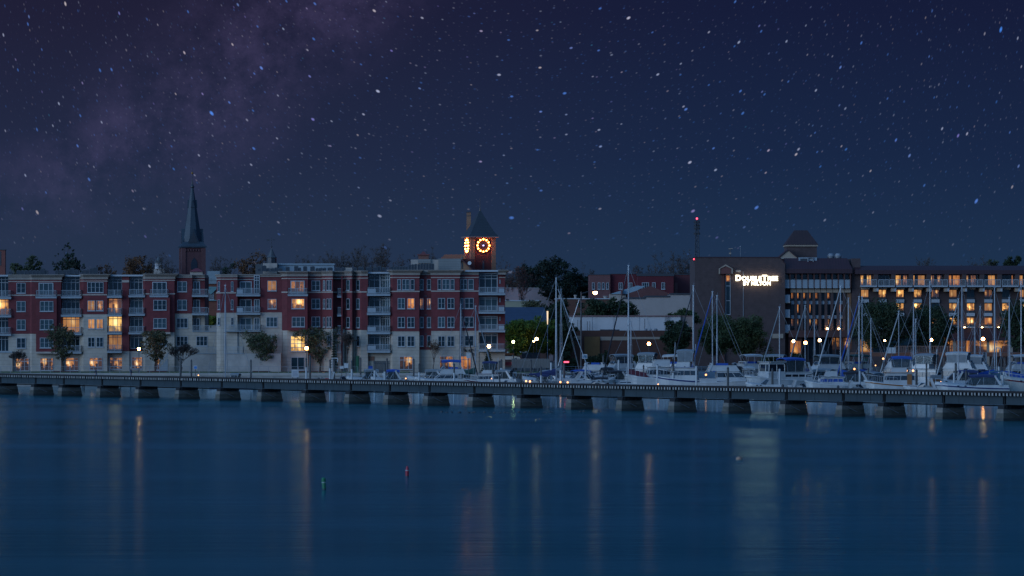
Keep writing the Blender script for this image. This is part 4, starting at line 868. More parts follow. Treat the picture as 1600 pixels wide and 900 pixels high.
# roof machines
t = thing('roof_ventilator', 'boxy pale blue grey air handling unit on the hotel roof before the tower', 'ventilation unit', W(1261, 414, HB - 1))
b = MB(); b.box(PX(1247.6, HB), PX(1276, HB), HB - .6, HB + 1.4, PZ(417, HB), PZ(402.4, HB)); b.build('casing', BALC, t)
b = MB(); b.box(PX(1250, HB), PX(1261, HB), HB - .68, HB - .6, PZ(412, HB), PZ(404, HB)); b.build('grille', METD, t)
b = MB(); b.tube([(PX(1262, HB), HB - .8, PZ(415, HB)), (PX(1262, HB), HB - .8, PZ(403, HB)), (PX(1270, HB), HB - .8, PZ(403, HB)), (PX(1270, HB), HB - .8, PZ(415, HB))], .16, 6); b.build('duct', METG, t)
for i, x in enumerate((1298, 1309.4)):
    o = W(x, 404, HB + 6); t = thing('roof_ventilator', ('left' if i == 0 else 'right') + ' one of two round domed ventilators on the hotel roof', 'ventilation unit', o, group='round roof ventilators')
    b = MB(); b.lathe([(.62, -.3), (.62, .35), (.70, .4), (.70, .6), (.5, .95), (.2, 1.05)], o, 14); b.build('hood', METG, t)
    b = MB(); b.lathe([(.66, .1), (.66, .2)], o, 14); b.build('rim', METD, t)
o = W(1141.5, 401, HB + 6); t = thing('roof_antenna', 'small dark antenna with a crossbar standing on the hotel plant room', 'antenna', o)
b = MB(); b.tube([o, o + Vector((0, 0, 1.5))], .08, 5); b.build('mast', METD, t)
b = MB(); b.tube([o + Vector((-.42, 0, 1.55)), o + Vector((.42, 0, 1.6))], .09, 5); b.box(o.x - .3, o.x + .1, o.y - .1, o.y + .1, o.z + .5, o.z + .8); b.build('crossbar', TAN, t)
o = W(1157, 401, HB + 6); t = thing('roof_antenna', 'thin grey whip antenna at the right end of the plant room roof', 'antenna', o)
b = MB(); b.tube([o, o + Vector((0, 0, 2.0))], .04, 4); b.build('mast', METG, t); b = MB(); b.lathe([(.05, 1.9), (.14, 1.95), (.14, 2.1), (.04, 2.15)], o, 8); b.build('head', METG, t)
# the lit sign
so_ = W(1180, 447, HB - 3.3); so_.y = HB - 3.3
sg = thing('hotel_sign', 'glowing cream letter sign on the blank brick wall reading DoubleTree by Hilton', 'sign', so_)
def letters(items, name, parent):
    """items: (text, size m, x left m, z base m); each string turned into thick channel letters"""
    dg = None; b = MB()
    for txt, size, x, z in items:
        cu = bpy.data.curves.new('letters', 'FONT'); cu.body = txt; cu.size = size; cu.extrude = .06; cu.offset = .032 * size; cu.resolution_u = 3; cu.space_character = 1.06
        ob = bpy.data.objects.new('letters', cu); COL.objects.link(ob); bpy.context.view_layer.update()
        me = ob.to_mesh(); vs = [(x + v.co.x, HB - 3.62 - v.co.z, z + v.co.y) for v in me.vertices]; b.add(vs, [tuple(p.vertices) for p in me.polygons])
        wdt = max(v[0] for v in vs); ob.to_mesh_clear(); bpy.data.objects.remove(ob); letters.end = wdt
    return b.build(name, SIGNL, parent)
k = HB / FPX
X = PX(1147.4, HB); z1 = PZ(438.8, HB); big, small = 1.62, 1.28
it = []; x = X
for txt, s in (('D', big), ('OUBLE', small), ('T', big), ('REE', small)): it.append((txt, s, x, z1)); letters([it[-1]], 'probe', sg); x = letters.end + .10
for o in [o for o in bpy.data.objects if o.name.startswith('probe')]: bpy.data.objects.remove(o)
wid = letters.end - X; want = (1213.6 - 1147.4) * k; f = want / wid
it = [(t_, s * f, X + (x - X) * f, z) for t_, s, x, z in it]
letters(it, 'letters', sg)
X2 = PX(1159.4, HB); o = letters([('BY HILTON', .98, X2, PZ(445.8, HB))], 'probe', sg); f2 = ((1202.2 - 1159.4) * k) / (letters.end - X2); bpy.data.objects.remove(o)
letters([('BY HILTON', .98 * f2, X2, PZ(445.8, HB))], 'letters', sg)
b = MB(); b.box(PX(1147, HB), PX(1214, HB), HB - 3.12, HB - 3.0, PZ(436.6, HB), PZ(435.8, HB)); b.box(PX(1159, HB), PX(1203, HB), HB - 3.12, HB - 3.0, PZ(444, HB), PZ(443.4, HB))
for x in range(1150, 1214, 9): b.box(PX(x, HB), PX(x + .5, HB), HB - 3.55, HB - 3.1, PZ(436.8, HB), PZ(435.6, HB))
b.build('mounting_rail', METD, sg)

# radio mast behind the hotel
RYm = 900.0
o = W(1089, 520, RYm); o.z = GZ
t = thing('radio_mast', 'tall dark lattice radio mast with a red light behind the hotel', 'mast', o)
b = MB(); zt = PZ(344, RYm); 
legs = []
for sx, sy in ((-1, -1), (1, -1), (0, 1)):
    p0 = Vector((o.x + sx * 1.05, o.y + sy * .9, GZ)); p1 = Vector((o.x + sx * .30, o.y + sy * .3, zt)); legs.append((p0, p1)); b.tube([p0, p1], .085, 4)
b.build('lattice_legs', METD, t)
b = MB(); n = 26
for i in range(n):
    f0, f1 = i / n, (i + 1) / n
    for j in range(3):
        a, c = legs[j], legs[(j + 1) % 3]; b.tube([a[0].lerp(a[1], f0), c[0].lerp(c[1], f1)], .045, 3); b.tube([a[0].lerp(a[1], f1), c[0].lerp(c[1], f1)], .035, 3)
b.build('bracing', METD, t)
b = MB()
for zp in (347, 352.5, 357, 365): z = PZ(zp, RYm); b.box(o.x - .75, o.x + .75, o.y - .12, o.y + .12, z - .25, z + .25)
b.build('antenna_bars', METD, t)
b = MB(); b.lathe([(.10, -.1), (.22, .02), (.22, .24), (.08, .34)], (o.x, o.y, PZ(342.5, RYm)), 10); b.build('beacon', REDL, t)
o = W(1084.4, 405, HB - 2); t = thing('obstruction_light', 'small red lamp at the upper left corner of the hotel wall', 'lamp', o)
b = MB(); b.box(o.x - .1, o.x + .1, o.y - .1, o.y + 1, o.z - .5, o.z - .15); b.build('bracket', METD, t); b = MB(); b.lathe([(.08, -.16), (.15, -.05), (.15, .08), (.06, .14)], o, 8); b.build('lens', REDL, t)

# ================================================================ church steeple
CY_ = 930.0
o = W(300.5, 560, CY_); o.z = GZ
t = thing('church_steeple', 'brick church tower with a tall slate blue spire and dormers above the left roofs', 'church', o)
th = R(11)
def rot2(x, y): return (o.x + x * math.cos(th) - y * math.sin(th), o.y + x * math.sin(th) + y * math.cos(th))
hw = 17.6 / FPX * CY_ / 1.02
def sq(h): return [rot2(-h, -h), rot2(h, -h), rot2(h, h), rot2(-h, h)]
b = MB(); b.prism(sq(hw), GZ, PZ(386.4, CY_)); b.build('tower', mat('church_brick', (.085, .034, .036), .9, .25, .9, bands=(2, .5, .1)), t)
b = MB()
for s in (-1, 1):
    for q in (-1, 1):
        cx, cyy = s * (hw - .25), q * (hw - .25); b.prism([rot2(cx - .5, cyy - .5), rot2(cx + .5, cyy - .5), rot2(cx + .5, cyy + .5), rot2(cx - .5, cyy + .5)], GZ, PZ(388, CY_))
b.build('corner_buttress', mat('church_brick_light', (.10, .042, .042), .9, .25, .9), t)
b = MB()
for i in range(7):
    x = -hw * .72 + i * hw * .24; c = rot2(x, -hw - .12); b.box(c[0] - .16, c[0] + .16, c[1] - .12, c[1] + .12, PZ(392.6, CY_), PZ(389.6, CY_))
b.build('corbel_table', mat('church_brick_light', (.10, .042, .042)), t)
def gothic(cx, cz, w, h, yy, side=False):
    pts = [(-w / 2, 0), (w / 2, 0), (w / 2, h * .55), (w * .33, h * .80), (0, h), (-w * .33, h * .80), (-w / 2, h * .55)]
    b = MB(); e = Vector((math.cos(th), math.sin(th))); n = Vector((math.sin(th), -math.cos(th)))
    if side: e, n = -n, -e
    base = Vector((o.x, o.y)) + e * cx + n * yy
    vs = [(base.x + e.x * x + n.x * d, base.y + e.y * x + n.y * d, cz + z) for d in (.08, 0) for x, z in pts]; m = len(pts)
    b.add(vs, [tuple(range(m)), tuple(range(2 * m - 1, m - 1, -1))] + [(i, m + i, m + (i + 1) % m, (i + 1) % m) for i in range(m)]); return b
gothic(.15, PZ(421, CY_), 1.5, PZ(403, CY_) - PZ(421, CY_), hw + .02).build('lancet_window', mat('louvre_dark', (.012, .018, .03), .5, .2, 3, bands=(2, .35, .4)), t)
gothic(0, PZ(421, CY_), .9, PZ(404, CY_) - PZ(421, CY_), hw + .02, True).build('lancet_window', mat('louvre_dark', (.012, .018, .03)), t)
SL = mat('spire_slate', (.024, .038, .050), .55, .25, .5, bands=(2, .55, .15))
zb, zt = PZ(386.4, CY_), PZ(292, CY_)
b = MB(); b.prism(sq(hw * 1.17), zb - .1, zb + .25); b.prism(sq(hw * 1.15), zb + .25, PZ(378, CY_), top=sq(hw * .84)); b.build('spire_skirt', SL, t)
def octo(r): return [rot2(r * math.cos(R(22.5 + 45 * k)), r * math.sin(R(22.5 + 45 * k))) for k in range(8)]
b = MB(); b.prism(octo(hw * .92), PZ(380, CY_), zt, top=octo(.28)); b.build('spire', SL, t)
for k in range(4):      # gabled dormers on the four sides
    a = th + k * math.pi / 2; e = Vector((math.cos(a), math.sin(a))); n = Vector((math.sin(a), -math.cos(a))); c = Vector((o.x, o.y)) + n * hw * .98
    z0, z1 = PZ(381, CY_), PZ(357.5, CY_); w = 1.45
    b = MB(); tri = [(-w, z0), (w, z0), (0, z1)]
    vs = [(c.x + e.x * x, c.y + e.y * x, z) for x, z in tri] + [(c.x + e.x * x * .35 - n.x * 2.0, c.y + e.y * x * .35 - n.y * 2.0, z) for x, z in tri]
    b.add(vs, [(0, 1, 2), (5, 4, 3), (0, 3, 4, 1), (1, 4, 5, 2), (2, 5, 3, 0)]); d = b.build('dormer', SL, t)
    b = MB(); vs = [(c.x + n.x * .06 + e.x * x, c.y + n.y * .06 + e.y * x, z) for x, z in ((-w * .72, z0 + .3), (w * .72, z0 + .3), (0, z1 - .9))] + [(c.x + n.x * -.05 + e.x * x, c.y + n.y * -.05 + e.y * x, z) for x, z in ((-w * .72, z0 + .3), (w * .72, z0 + .3), (0, z1 - .9))]
    b.add(vs, [(0, 1, 2), (5, 4, 3), (0, 3, 4, 1), (1, 4, 5, 2), (2, 5, 3, 0)]); b.build('louvre', METD, d)
for k in range(4):      # small upper dormers
    a = th + k * math.pi / 2; e = Vector((math.cos(a), math.sin(a))); n = Vector((math.sin(a), -math.cos(a))); c = Vector((o.x, o.y)) + n * 1.15
    z0, z1 = PZ(324.5, CY_), PZ(312.4, CY_); b = MB(); tri = [(-.5, z0), (.5, z0), (0, z1)]
    vs = [(c.x + e.x * x, c.y + e.y * x, z) for x, z in tri] + [(c.x + e.x * x * .4 - n.x * .9, c.y + e.y * x * .4 - n.y * .9, z) for x, z in tri]
    b.add(vs, [(0, 1, 2), (5, 4, 3), (0, 3, 4, 1), (1, 4, 5, 2), (2, 5, 3, 0)]); b.build('dormer', SL, t)
b = MB(); b.lathe([(.30, 0), (.50, .2), (.50, .45), (.22, .9), (.10, 1.7), (.05, 2.2)], (o.x, o.y, zt - .3), 8); b.build('spire_cap', METD, t)
b = MB(); zf = PZ(286, CY_); b.tube([(o.x, o.y, zf), (o.x, o.y, PZ(262, CY_))], .05, 5); b.build('finial_rod', METD, t)
b = MB(); b.lathe([(.05, -.3), (.26, -.12), (.26, .12), (.05, .3)], (o.x, o.y, PZ(270.6, CY_)), 10); b.build('finial_ball', mat('old_gold', (.30, .14, .03), .4, .1, 2, metal=.5), t)

# small white cupola left of the steeple
YY = 1000.0; o = W(247, 560, YY); o.z = GZ
t = thing('white_cupola', 'small white cupola with a pointed grey roof among bare trees, left of the steeple', 'church', o)
b = MB(); b.box(o.x - 1.6, o.x + 1.6, o.y, o.y + 3, GZ, PZ(420, YY)); b.build('tower', CREAM, t)
b = MB(); b.lathe([(.95, 0), (.95, PZ(411, YY) - PZ(420, YY))], (o.x, o.y + 1.5, PZ(420, YY)), 8); b.build('lantern', mat('cupola_white', (.45, .44, .44), .7, .1, 1), t)
b = MB(); b.lathe([(1.15, 0), (.7, .8), (.12, PZ(401, YY) - PZ(411, YY))], (o.x, o.y + 1.5, PZ(411, YY)), 8); b.build('cupola_roof', SLATE, t)

# dark cupola with a weathervane
YY = 860.0; o = W(424.3, 560, YY); o.z = GZ
t = thing('roof_cupola', 'dark pointed cupola with weathervane rising behind the pale penthouse', 'cupola', o)
b = MB(); b.box(o.x - 3.5, o.x + 3.5, o.y - 1.5, o.y + 4, GZ, PZ(413, YY)); b.build('tower', SLATE, t)
b = MB(); b.lathe([(1.35, 0), (1.15, .3), (1.12, PZ(401, YY) - PZ(412.5, YY))], (o.x, o.y, PZ(413, YY)), 8); b.build('lantern', METD, t)
b = MB(); h = PZ(387.6, YY) - PZ(402, YY); b.lathe([(1.25, 0), (.86, h * .2), (.45, h * .6), (.08, h)], (o.x, o.y, PZ(402.4, YY)), 8); b.build('cupola_roof', SLATE, t)
b = MB(); b.tube([(o.x, o.y, PZ(388, YY)), (o.x, o.y, PZ(371, YY))], .055, 5); b.lathe([(.05, -.25), (.2, 0), (.05, .25)], (o.x, o.y, PZ(385.4, YY)), 8); b.build('vane_rod', METD, t)
b = MB(); z = PZ(375, YY); b.tube([(o.x - 1.05, o.y, z), (o.x + .9, o.y, z)], .04, 4); b.box(o.x - 1.1, o.x - .45, o.y - .03, o.y + .03, z - .17, z + .17); b.box(o.x + .35, o.x + .85, o.y - .03, o.y + .03, z - .06, z + .12); b.build('weathervane', METD, t)

# ================================================================ city clock tower
KY = 880.0
o = W(750, 560, KY); o.z = GZ
t = thing('clock_tower', 'brick clock tower with rings of glowing bulbs under a steep slate pyramid roof', 'tower', o)
th = R(15); 
hw = 24.4 / FPX * KY / (math.cos(th) + math.sin(th))     # half side so that the two visible faces span the photo's width
CBR = mat('clock_brick', (.090, .020, .018), .9, .25, .9, bands=(2, .5, .1)); CTAN = mat('clock_tan_pier', (.24, .125, .072), .85, .2, .9, bands=(2, .7, .12))
b = MB(); b.prism(sq(hw - .12), GZ, PZ(371, KY)); b.build('tower', CBR, t)
b = MB()
for sx in (-1, 1):
    for sy in (-1, 1):
        c, w = hw - .45, .5; b.prism([rot2(sx * c - w, sy * c - w), rot2(sx * c + w, sy * c - w), rot2(sx * c + w, sy * c + w), rot2(sx * c - w, sy * c + w)], GZ, PZ(371.4, KY))
b.build('corner_pier', CTAN, t)
b = MB()
for k in range(4):
    a = th + k * math.pi / 2; e = Vector((math.cos(a), math.sin(a))); n = Vector((math.sin(a), -math.cos(a)))
    for i in range(-4, 5): q = Vector((o.x, o.y)) + e * (i * hw * .16) + n * (hw - .05); b.box(q.x - .13, q.x + .13, q.y - .13, q.y + .13, PZ(374.4, KY), PZ(371.6, KY))
b.build('dentil_course', CTAN, t)
b = MB(); b.prism(sq(hw * 1.22), PZ(371.6, KY), PZ(369.6, KY)); b.build('eave', mat('eave_copper', (.22, .14, .12), .6, .15, 1), t)
KS = mat('clock_slate', (.024, .030, .036), .6, .2, .6, bands=(2, .6, .2))
b = MB(); z0, z1, z2, z3 = (PZ(y, KY) for y in (369.6, 364, 345, 329.4)); b.prism(sq(hw * 1.20), z0, z1, top=sq(hw * .96)); b.prism(sq(hw * .96), z1, z2, top=sq(hw * .45)); b.prism(sq(hw * .45), z2, z3, top=sq(hw * .06)); b.build('roof', KS, t)
b = MB(); b.lathe([(.22, 0), (.12, .6), (.05, .8), (.05, 3.0)], (o.x, o.y, z3 - .15), 8); b.build('finial', mat('copper_finial', (.10, .07, .05), .5, .2, 2), t)
for k in range(4):
    a = th + k * math.pi / 2; e = Vector((math.cos(a), math.sin(a))); n = Vector((math.sin(a), -math.cos(a))); fc = Vector((o.x, o.y)) + n * (hw + .0)
    zc = PZ(384, KY); r = 1.40
    def disc(r0, d0, d1, name, m, par):
        b = MB(); q = 28
        vs = [(fc.x + e.x * r0 * math.cos(2 * math.pi * i / q) + n.x * d, fc.y + e.y * r0 * math.cos(2 * math.pi * i / q) + n.y * d, zc + r0 * math.sin(2 * math.pi * i / q)) for d in (d1, d0) for i in range(q)]
        b.add(vs, [tuple(range(q)), tuple(range(2 * q - 1, q - 1, -1))] + [(i, q + i, q + (i + 1) % q, (i + 1) % q) for i in range(q)]); return b.build(name, m, par)
    f = disc(1.72, -.1, .08, 'clock_face', mat('clock_dial_dark', (.045, .02, .022), .5, .1, 3), t)
    disc(.16, .08, .3, 'hub_lamp', emit_mat('hub_blue', (.45, .45, 1.0), 3), f)
    b = MB()
    for ang, ln_, w in ((R(150), .9, .06), (R(40), 1.2, .045)):
        d = e * math.cos(ang); p = Vector((fc.x + n.x * .16, fc.y + n.y * .16, zc)); b.tube([p, p + Vector((d.x * ln_, d.y * ln_, math.sin(ang) * ln_))], w, 4)
    b.build('clock_hands', METG, f)
    for i in range(12):
        a2 = 2 * math.pi * i / 12; c = Vector((fc.x + e.x * r * math.cos(a2) + n.x * .22, fc.y + e.y * r * math.cos(a2) + n.y * .22, zc + r * math.sin(a2)))
        b = MB(); b.lathe([(.04, -.15), (.125, -.09), (.15, 0), (.125, .09), (.04, .15)], c, 8); b.build('clock_bulb', BULB, f)
# narrow slit under the dial
b = MB(); c = rot2(.05, -hw + .06); b.box(c[0] - .2, c[0] + .2, c[1] - .1, c[1] + .1, PZ(423, KY), PZ(408, KY)); b.build('slit_window', METD, t)
# chimney stack beside it
o2 = W(732.4, 560, KY + 4); o2.z = GZ
t2 = thing('chimney', 'slim brick chimney stack just left of the clock tower roof', 'chimney', o2)
b = MB(); b.box(o2.x - .5, o2.x + .5, o2.y - .5, o2.y + .5, GZ, PZ(331.4, KY)); b.build('stack', CTAN, t2)
b = MB(); b.box(o2.x - .56, o2.x + .56, o2.y - .56, o2.y + .56, PZ(331.4, KY), PZ(330, KY)); b.box(o2.x - .54, o2.x + .54, o2.y - .54, o2.y + .54, PZ(337, KY), PZ(336, KY)); b.build('cap', METD, t2)
# the hall with the tan hipped roof at the foot of the tower
HYY = 866.0
o = W(705, 560, HYY); o.z = GZ
t = thing('town_hall', 'brick hall with an orange tiled roof and dark gable beneath the clock tower', 'building', o)
b = MB(); b.box(PX(688, HYY), PX(741, HYY), HYY + 2, HYY + 12, GZ, PZ(404.6, HYY)); b.build('wall', CBR, t)
b = MB(); x0, x1 = PX(688, HYY), PX(727, HYY); b.prism([(x0, HYY + 1.6), (x1, HYY + 1.6), (x1, HYY + 12), (x0, HYY + 12)], PZ(404.6, HYY), PZ(397, HYY), top=[(x0 + .9, HYY + 5), (x1 - .4, HYY + 5), (x1 - .4, HYY + 9), (x0 + .9, HYY + 9)]); b.build('roof', mat('orange_tile', (.24, .075, .030), .8, .2, .7), t)
b = MB(); b.side([(PX(719, HYY), GZ), (PX(741, HYY), GZ), (PX(741, HYY), PZ(423, HYY)), (PX(736, HYY), PZ(420, HYY)), (PX(722, HYY), PZ(406.5, HYY)), (PX(719, HYY), PZ(408, HYY))], HYY - .5, HYY + 3); b.build('gable_wall', CTAN, t)
b = MB(); b.side([(PX(717.6, HYY), PZ(409.6, HYY)), (PX(722, HYY), PZ(404.8, HYY)), (PX(741, HYY), PZ(422.8, HYY)), (PX(740, HYY), PZ(424.6, HYY)), (PX(722, HYY), PZ(407.4, HYY)), (PX(718.4, HYY), PZ(411, HYY))], HYY - .9, HYY + 3.2); b.build('gable_trim', mat('dark_red_trim', (.07, .015, .016), .6, .15, 2), t)
b = MB(); b.box(PX(721.2, HYY), PX(723, HYY), HYY - .62, HYY - .48, PZ(420, HYY), PZ(411, HYY)); b.build('slit_window', METD, t)
b = MB(); b.lathe([(.18, 0), (.1, .5), (.03, 1.0)], (PX(722, HYY), HYY - .4, PZ(405.6, HYY)), 8); b.build('finial', mat('verdigris', (.06, .12, .10), .6, .2, 3), t)
o = W(733.6, 411, HYY - 2); t = thing('satellite_dish', 'round white satellite dish in front of the clock tower foot', 'satellite dish', o)
b = MB(); q = 16; vs = []
for r, d in ((.42, .0), (.28, .10), (.08, .16)): vs += [(o.x + r * math.cos(2 * math.pi * i / q), o.y + d, o.z + r * math.sin(2 * math.pi * i / q)) for i in range(q)]
for r, d in ((.08, .20), (.28, .15), (.42, .04)): vs += [(o.x + r * math.cos(2 * math.pi * i / q), o.y + d, o.z + r * math.sin(2 * math.pi * i / q)) for i in range(q)]
b.loft([vs[i * q:(i + 1) * q] for i in range(6)]); b.build('reflector', mat('dish_white', (.55, .55, .53), .5, .05, 2), t)
b = MB(); b.tube([o + Vector((0, .2, 0)), o + Vector((0, .4, -.3)), o + Vector((0, .4, PZ(423, HYY) - o.z))], .05, 5); b.build('bracket', METD, t)

# brick chimney at the left frame edge, small red hip roof, church hall seen through the gap
YY = 720.0; o = W(3.5, 560, YY); o.z = GZ
t = thing('chimney', 'broad red brick chimney rising at the left edge of the roofs', 'chimney', o)
b = MB(); b.box(o.x - .72, o.x + .62, o.y - .6, o.y + .6, GZ, PZ(391, YY)); b.build('stack', mat('chimney_brick', (.17, .055, .042), .9, .25, 1), t)
b = MB(); b.box(o.x - .8, o.x + .7, o.y - .68, o.y + .68, PZ(391, YY), PZ(389.6, YY)); b.build('cap', METD, t); b = MB(); b.box(o.x - .62, o.x - .1, o.y - .63, o.y - .6, PZ(415, YY), PZ(393, YY)); b.build('flue_recess', METD, t)
YY = 700.0; o = W(308, 560, YY); o.z = GZ
t = thing('roof_pavilion', 'small dark red hipped roof showing above the flat roofs before the steeple', 'building', o)
b = MB(); b.box(PX(297, YY), PX(316.5, YY), YY, YY + 3, GZ, PZ(424, YY)); b.build('wall', CREAM, t)
b = MB(); x0, x1 = PX(295.6, YY), PX(318, YY); b.prism([(x0, YY - .3), (x1, YY - .3), (x1, YY + 3.3), (x0, YY + 3.3)], PZ(424.4, YY), PZ(419, YY), top=[(PX(304, YY), YY + 1.4), (PX(308.5, YY), YY + 1.4), (PX(308.5, YY), YY + 1.6), (PX(304, YY), YY + 1.6)]); b.build('roof', mat('crimson_tile', (.15, .022, .032), .8, .2, .8), t)
YY = 760.0; o = W(329, 570, YY); o.z = GZ
t = thing('brick_house', 'orange brick house with teal trim seen through the gap between the apartment blocks', 'building', o)
b = MB(); b.box(PX(312, YY), PX(346, YY), YY, YY + 10, GZ, PZ(436, YY)); b.build('wall', mat('orange_brick', (.15, .05, .03), .9, .25, 1, bands=(2, .5, .1)), t)
b = MB(); b.box(PX(311, YY), PX(347, YY), YY - .3, YY + 10, PZ(443.4, YY), PZ(434.4, YY)); b.box(PX(311, YY), PX(347, YY), YY - .4, YY + 10, PZ(437.5, YY), PZ(436.2, YY)); b.build('roof_fascia', mat('pale_slate', (.17, .21, .22), .7, .2, 1), t)
b = MB(); b.box(PX(313, YY), PX(345, YY), YY - .35, YY, PZ(450, YY), PZ(448, YY)); b.box(PX(313, YY), PX(345, YY), YY - .35, YY, PZ(470, YY), PZ(468.6, YY)); b.side([(PX(318, YY), PZ(448, YY)), (PX(330, YY), PZ(460, YY)), (PX(342, YY), PZ(448, YY))], YY - .3, YY - .05); b.build('teal_trim', mat('teal_trim', (.10, .20, .20), .6, .1, 2), t)
Bk = Facade(t, YY, 570)
for x in (324.8, 328.4, 331.8): Bk.win(x, x + 2.4, 455, 468, 1, .02, fw=.07, name='window')
b = MB(); b.side([(PX(320, YY), PZ(418, YY) - .6), (PX(340, YY), PZ(418, YY) - .6), (PX(340, YY), PZ(434.5, YY)), (PX(320, YY), PZ(434.5, YY))], YY + 6, YY + 9.8); b.build('upper_storey', mat('pale_slate', (.17, .21, .22)), t)
YY = 735.0; o = W(334, 570, YY); o.z = GZ
t = thing('garden_shed', 'small low slate roofed shed behind the terrace rail in the gap', 'shed', o)
b = MB(); b.box(PX(326, YY), PX(348, YY), YY, YY + 4, GZ, PZ(507.5, YY)); b.build('wall', CREAM, t)
b = MB(); b.side([(PX(325, YY), PZ(507.6, YY)), (PX(349, YY), PZ(507.6, YY)), (PX(341, YY), PZ(500, YY))], YY - .3, YY + 4.3); b.build('roof', SLATE, t)

# ================================================================ low town buildings in the middle
def block(name, label, Y, x0, x1, yt, m, depth=12, cat='building', parapet=None, ph=1.4):
    o = W((x0 + x1) / 2, 570, Y); o.z = GZ
    t = thing(name, label, cat, o)
    b = MB(); b.box(PX(x0, Y), PX(x1, Y), Y, Y + depth, GZ, PZ(yt, Y)); b.build('wall', m, t)
    if parapet:
        b = MB(); b.box(PX(x0, Y) - .1, PX(x1, Y) + .1, Y - .12, Y + depth + .1, PZ(yt, Y), PZ(yt - ph, Y)); b.build('parapet', parapet, t)
    return t
LAV = mat('pale_lavender_wall', (.25, .225, .24), .85, .1, .5); WHW = mat('pale_blue_wall', (.50, .48, .46), .8, .06, .5, bands=(0, 3.2, .06)); YEL = mat('pale_yellow_wall', (.24, .23, .16), .85, .1, .5); BGW = mat('beige_stucco', (.31, .265, .24), .85, .1, .5)
DRED = mat('dark_red_brick', (.085, .010, .016), .9, .2, 1, bands=(2, .5, .1)); PNK = mat('pink_brick', (.13, .055, .052), .9, .2, 1, bands=(2, .5, .1)); BRB = mat('brown_brick', (.085, .036, .024), .9, .22, 1, bands=(2, .5, .12))
t = block('warehouse', 'long plain lavender grey warehouse wall beyond the right end of the apartments', 905, 770, 869, 450.5, LAV, 20, parapet=WHITEF, ph=1.0)
for i, (x, w, h) in enumerate(((784, 5, 3), (793, 4, 4.5), (801, 4, 3), (812, 5, 5), (818, 4, 4), (829, 6, 3))):
    Yv = 910; o = W(x, 449.5, Yv); v = thing('roof_ventilator', 'small pale roof vent, %s from the left on the lavender warehouse' % ORD[i], 'ventilation unit', o, group='vents on the warehouse roof')
    b = MB(); b.lathe([(w * .05, -.2), (w * .05, h * .12), (w * .075, h * .13), (w * .06, h * .152)], o, 8); b.build('hood', METG, v)
t = block('shop_building', 'low pale yellow wall with a white roof edge below the lavender warehouse', 845, 770, 842, 470.6, YEL, 15, parapet=WHITEF, ph=1.6)
Fk = Facade(t, 845, 570)
for x in (790.6, 814): Fk.win(x, x + 4.6, 467.2, 469.4, 1, .2, rail=False, sill=False, name='roof_vent', gl=METD, frame=METD)
# dark hipped roof
YY = 740.0; o = W(815, 570, YY); o.z = GZ
t = thing('gabled_house', 'house with a broad dark blue slate roof behind the lit green trees', 'building', o)
b = MB(); b.box(PX(772, YY), PX(858, YY), YY, YY + 14, GZ, PZ(515, YY)); b.build('wall', BRICK2, t)
b = MB(); zb, zt = PZ(516, YY), PZ(479.5, YY)
b.prism([(PX(768, YY), YY - .6), (PX(866, YY), YY - .6), (PX(866, YY), YY + 15), (PX(768, YY), YY + 15)], zb, zt, top=[(PX(772, YY), YY + 6.9), (PX(850, YY), YY + 6.9), (PX(850, YY), YY + 7.6), (PX(772, YY), YY + 7.6)]); b.build('roof', mat('blue_slate', (.022, .040, .072), .7, .2, .5, bands=(2, .5, .15)), t)
# red brick terraces on the skyline
t = block('brick_terrace', 'pinkish brick building with tall windows behind the floodlight', 880, 921, 953.5, 429.4, PNK, 14, parapet=METD, ph=.8); Fk = Facade(t, 880, 570)
for x in (925, 934, 940.5, 947): Fk.win(x, x + 4, 441.5, 452, 1, .02, fw=.1)
t = block('brick_terrace', 'crimson brick building with one tall white window behind the mast', 881, 953.5, 996, 428.4, DRED, 14, parapet=METD, ph=.8); Fk = Facade(t, 881, 570)
Fk.win(966.6, 972.6, 441.6, 452, 2, .02, fw=.1); Fk.win(983, 988, 441.6, 452, 2, .02, fw=.1)
t = block('brick_terrace', 'crimson brick building with three white windows below a dark roof strip', 876, 996, 1052.5, 431.4, DRED, 14, parapet=METD, ph=4.0); Fk = Facade(t, 876, 570)
for x, w in ((1003, 11), (1018.8, 5.6), (1033.4, 5.6)): Fk.win(x, x + w, 441.4, 452, 3 if w > 8 else 2, .02, fw=.11)
t = block('brick_terrace', 'dull maroon brick building next to the hotel wall', 884, 1052.5, 1086, 429.4, mat('maroon_brick', (.085, .022, .026), .9, .2, 1), 14, parapet=METD, ph=.8)
b = MB(); b.box(PX(1053, 884), PX(1058.5, 884), 883, 884, GZ, PZ(441.8, 884)); b.build('chimney', PNK, t)
# blue roofed shed and brown gable
YY = 840.0; o = W(980, 570, YY); o.z = GZ
t = thing('gabled_house', 'brown brick gable with a pale blue metal roof side, in front of the crimson terrace', 'building', o)
b = MB(); b.side([(PX(978, YY), GZ), (PX(1046, YY), GZ), (PX(1046, YY), PZ(458.6, YY)), (PX(1016, YY), PZ(446.8, YY)), (PX(980, YY), PZ(459, YY))], YY, YY + 10); b.build('gable_wall', mat('brown_gable', (.105, .040, .036), .9, .2, 1), t)
b = MB(); b.side([(PX(953, YY), PZ(459.4, YY)), (PX(984, YY), PZ(459.4, YY)), (PX(1008, YY), PZ(447.4, YY)), (PX(996, YY), PZ(446.2, YY))], YY + .3, YY + 10); b.build('roof', mat('pale_blue_metal', (.20, .28, .32), .4, .1, .5), t)
b = MB(); b.box(PX(953, YY), PX(978, YY), YY + .6, YY + 8, GZ, PZ(459.4, YY)); b.build('wall', CREAM, t)
b = MB(); b.box(PX(970, YY), PX(973.4, YY), YY - .6, YY + .3, PZ(461, YY), PZ(452.6, YY)); b.build('chimney', PNK, t)
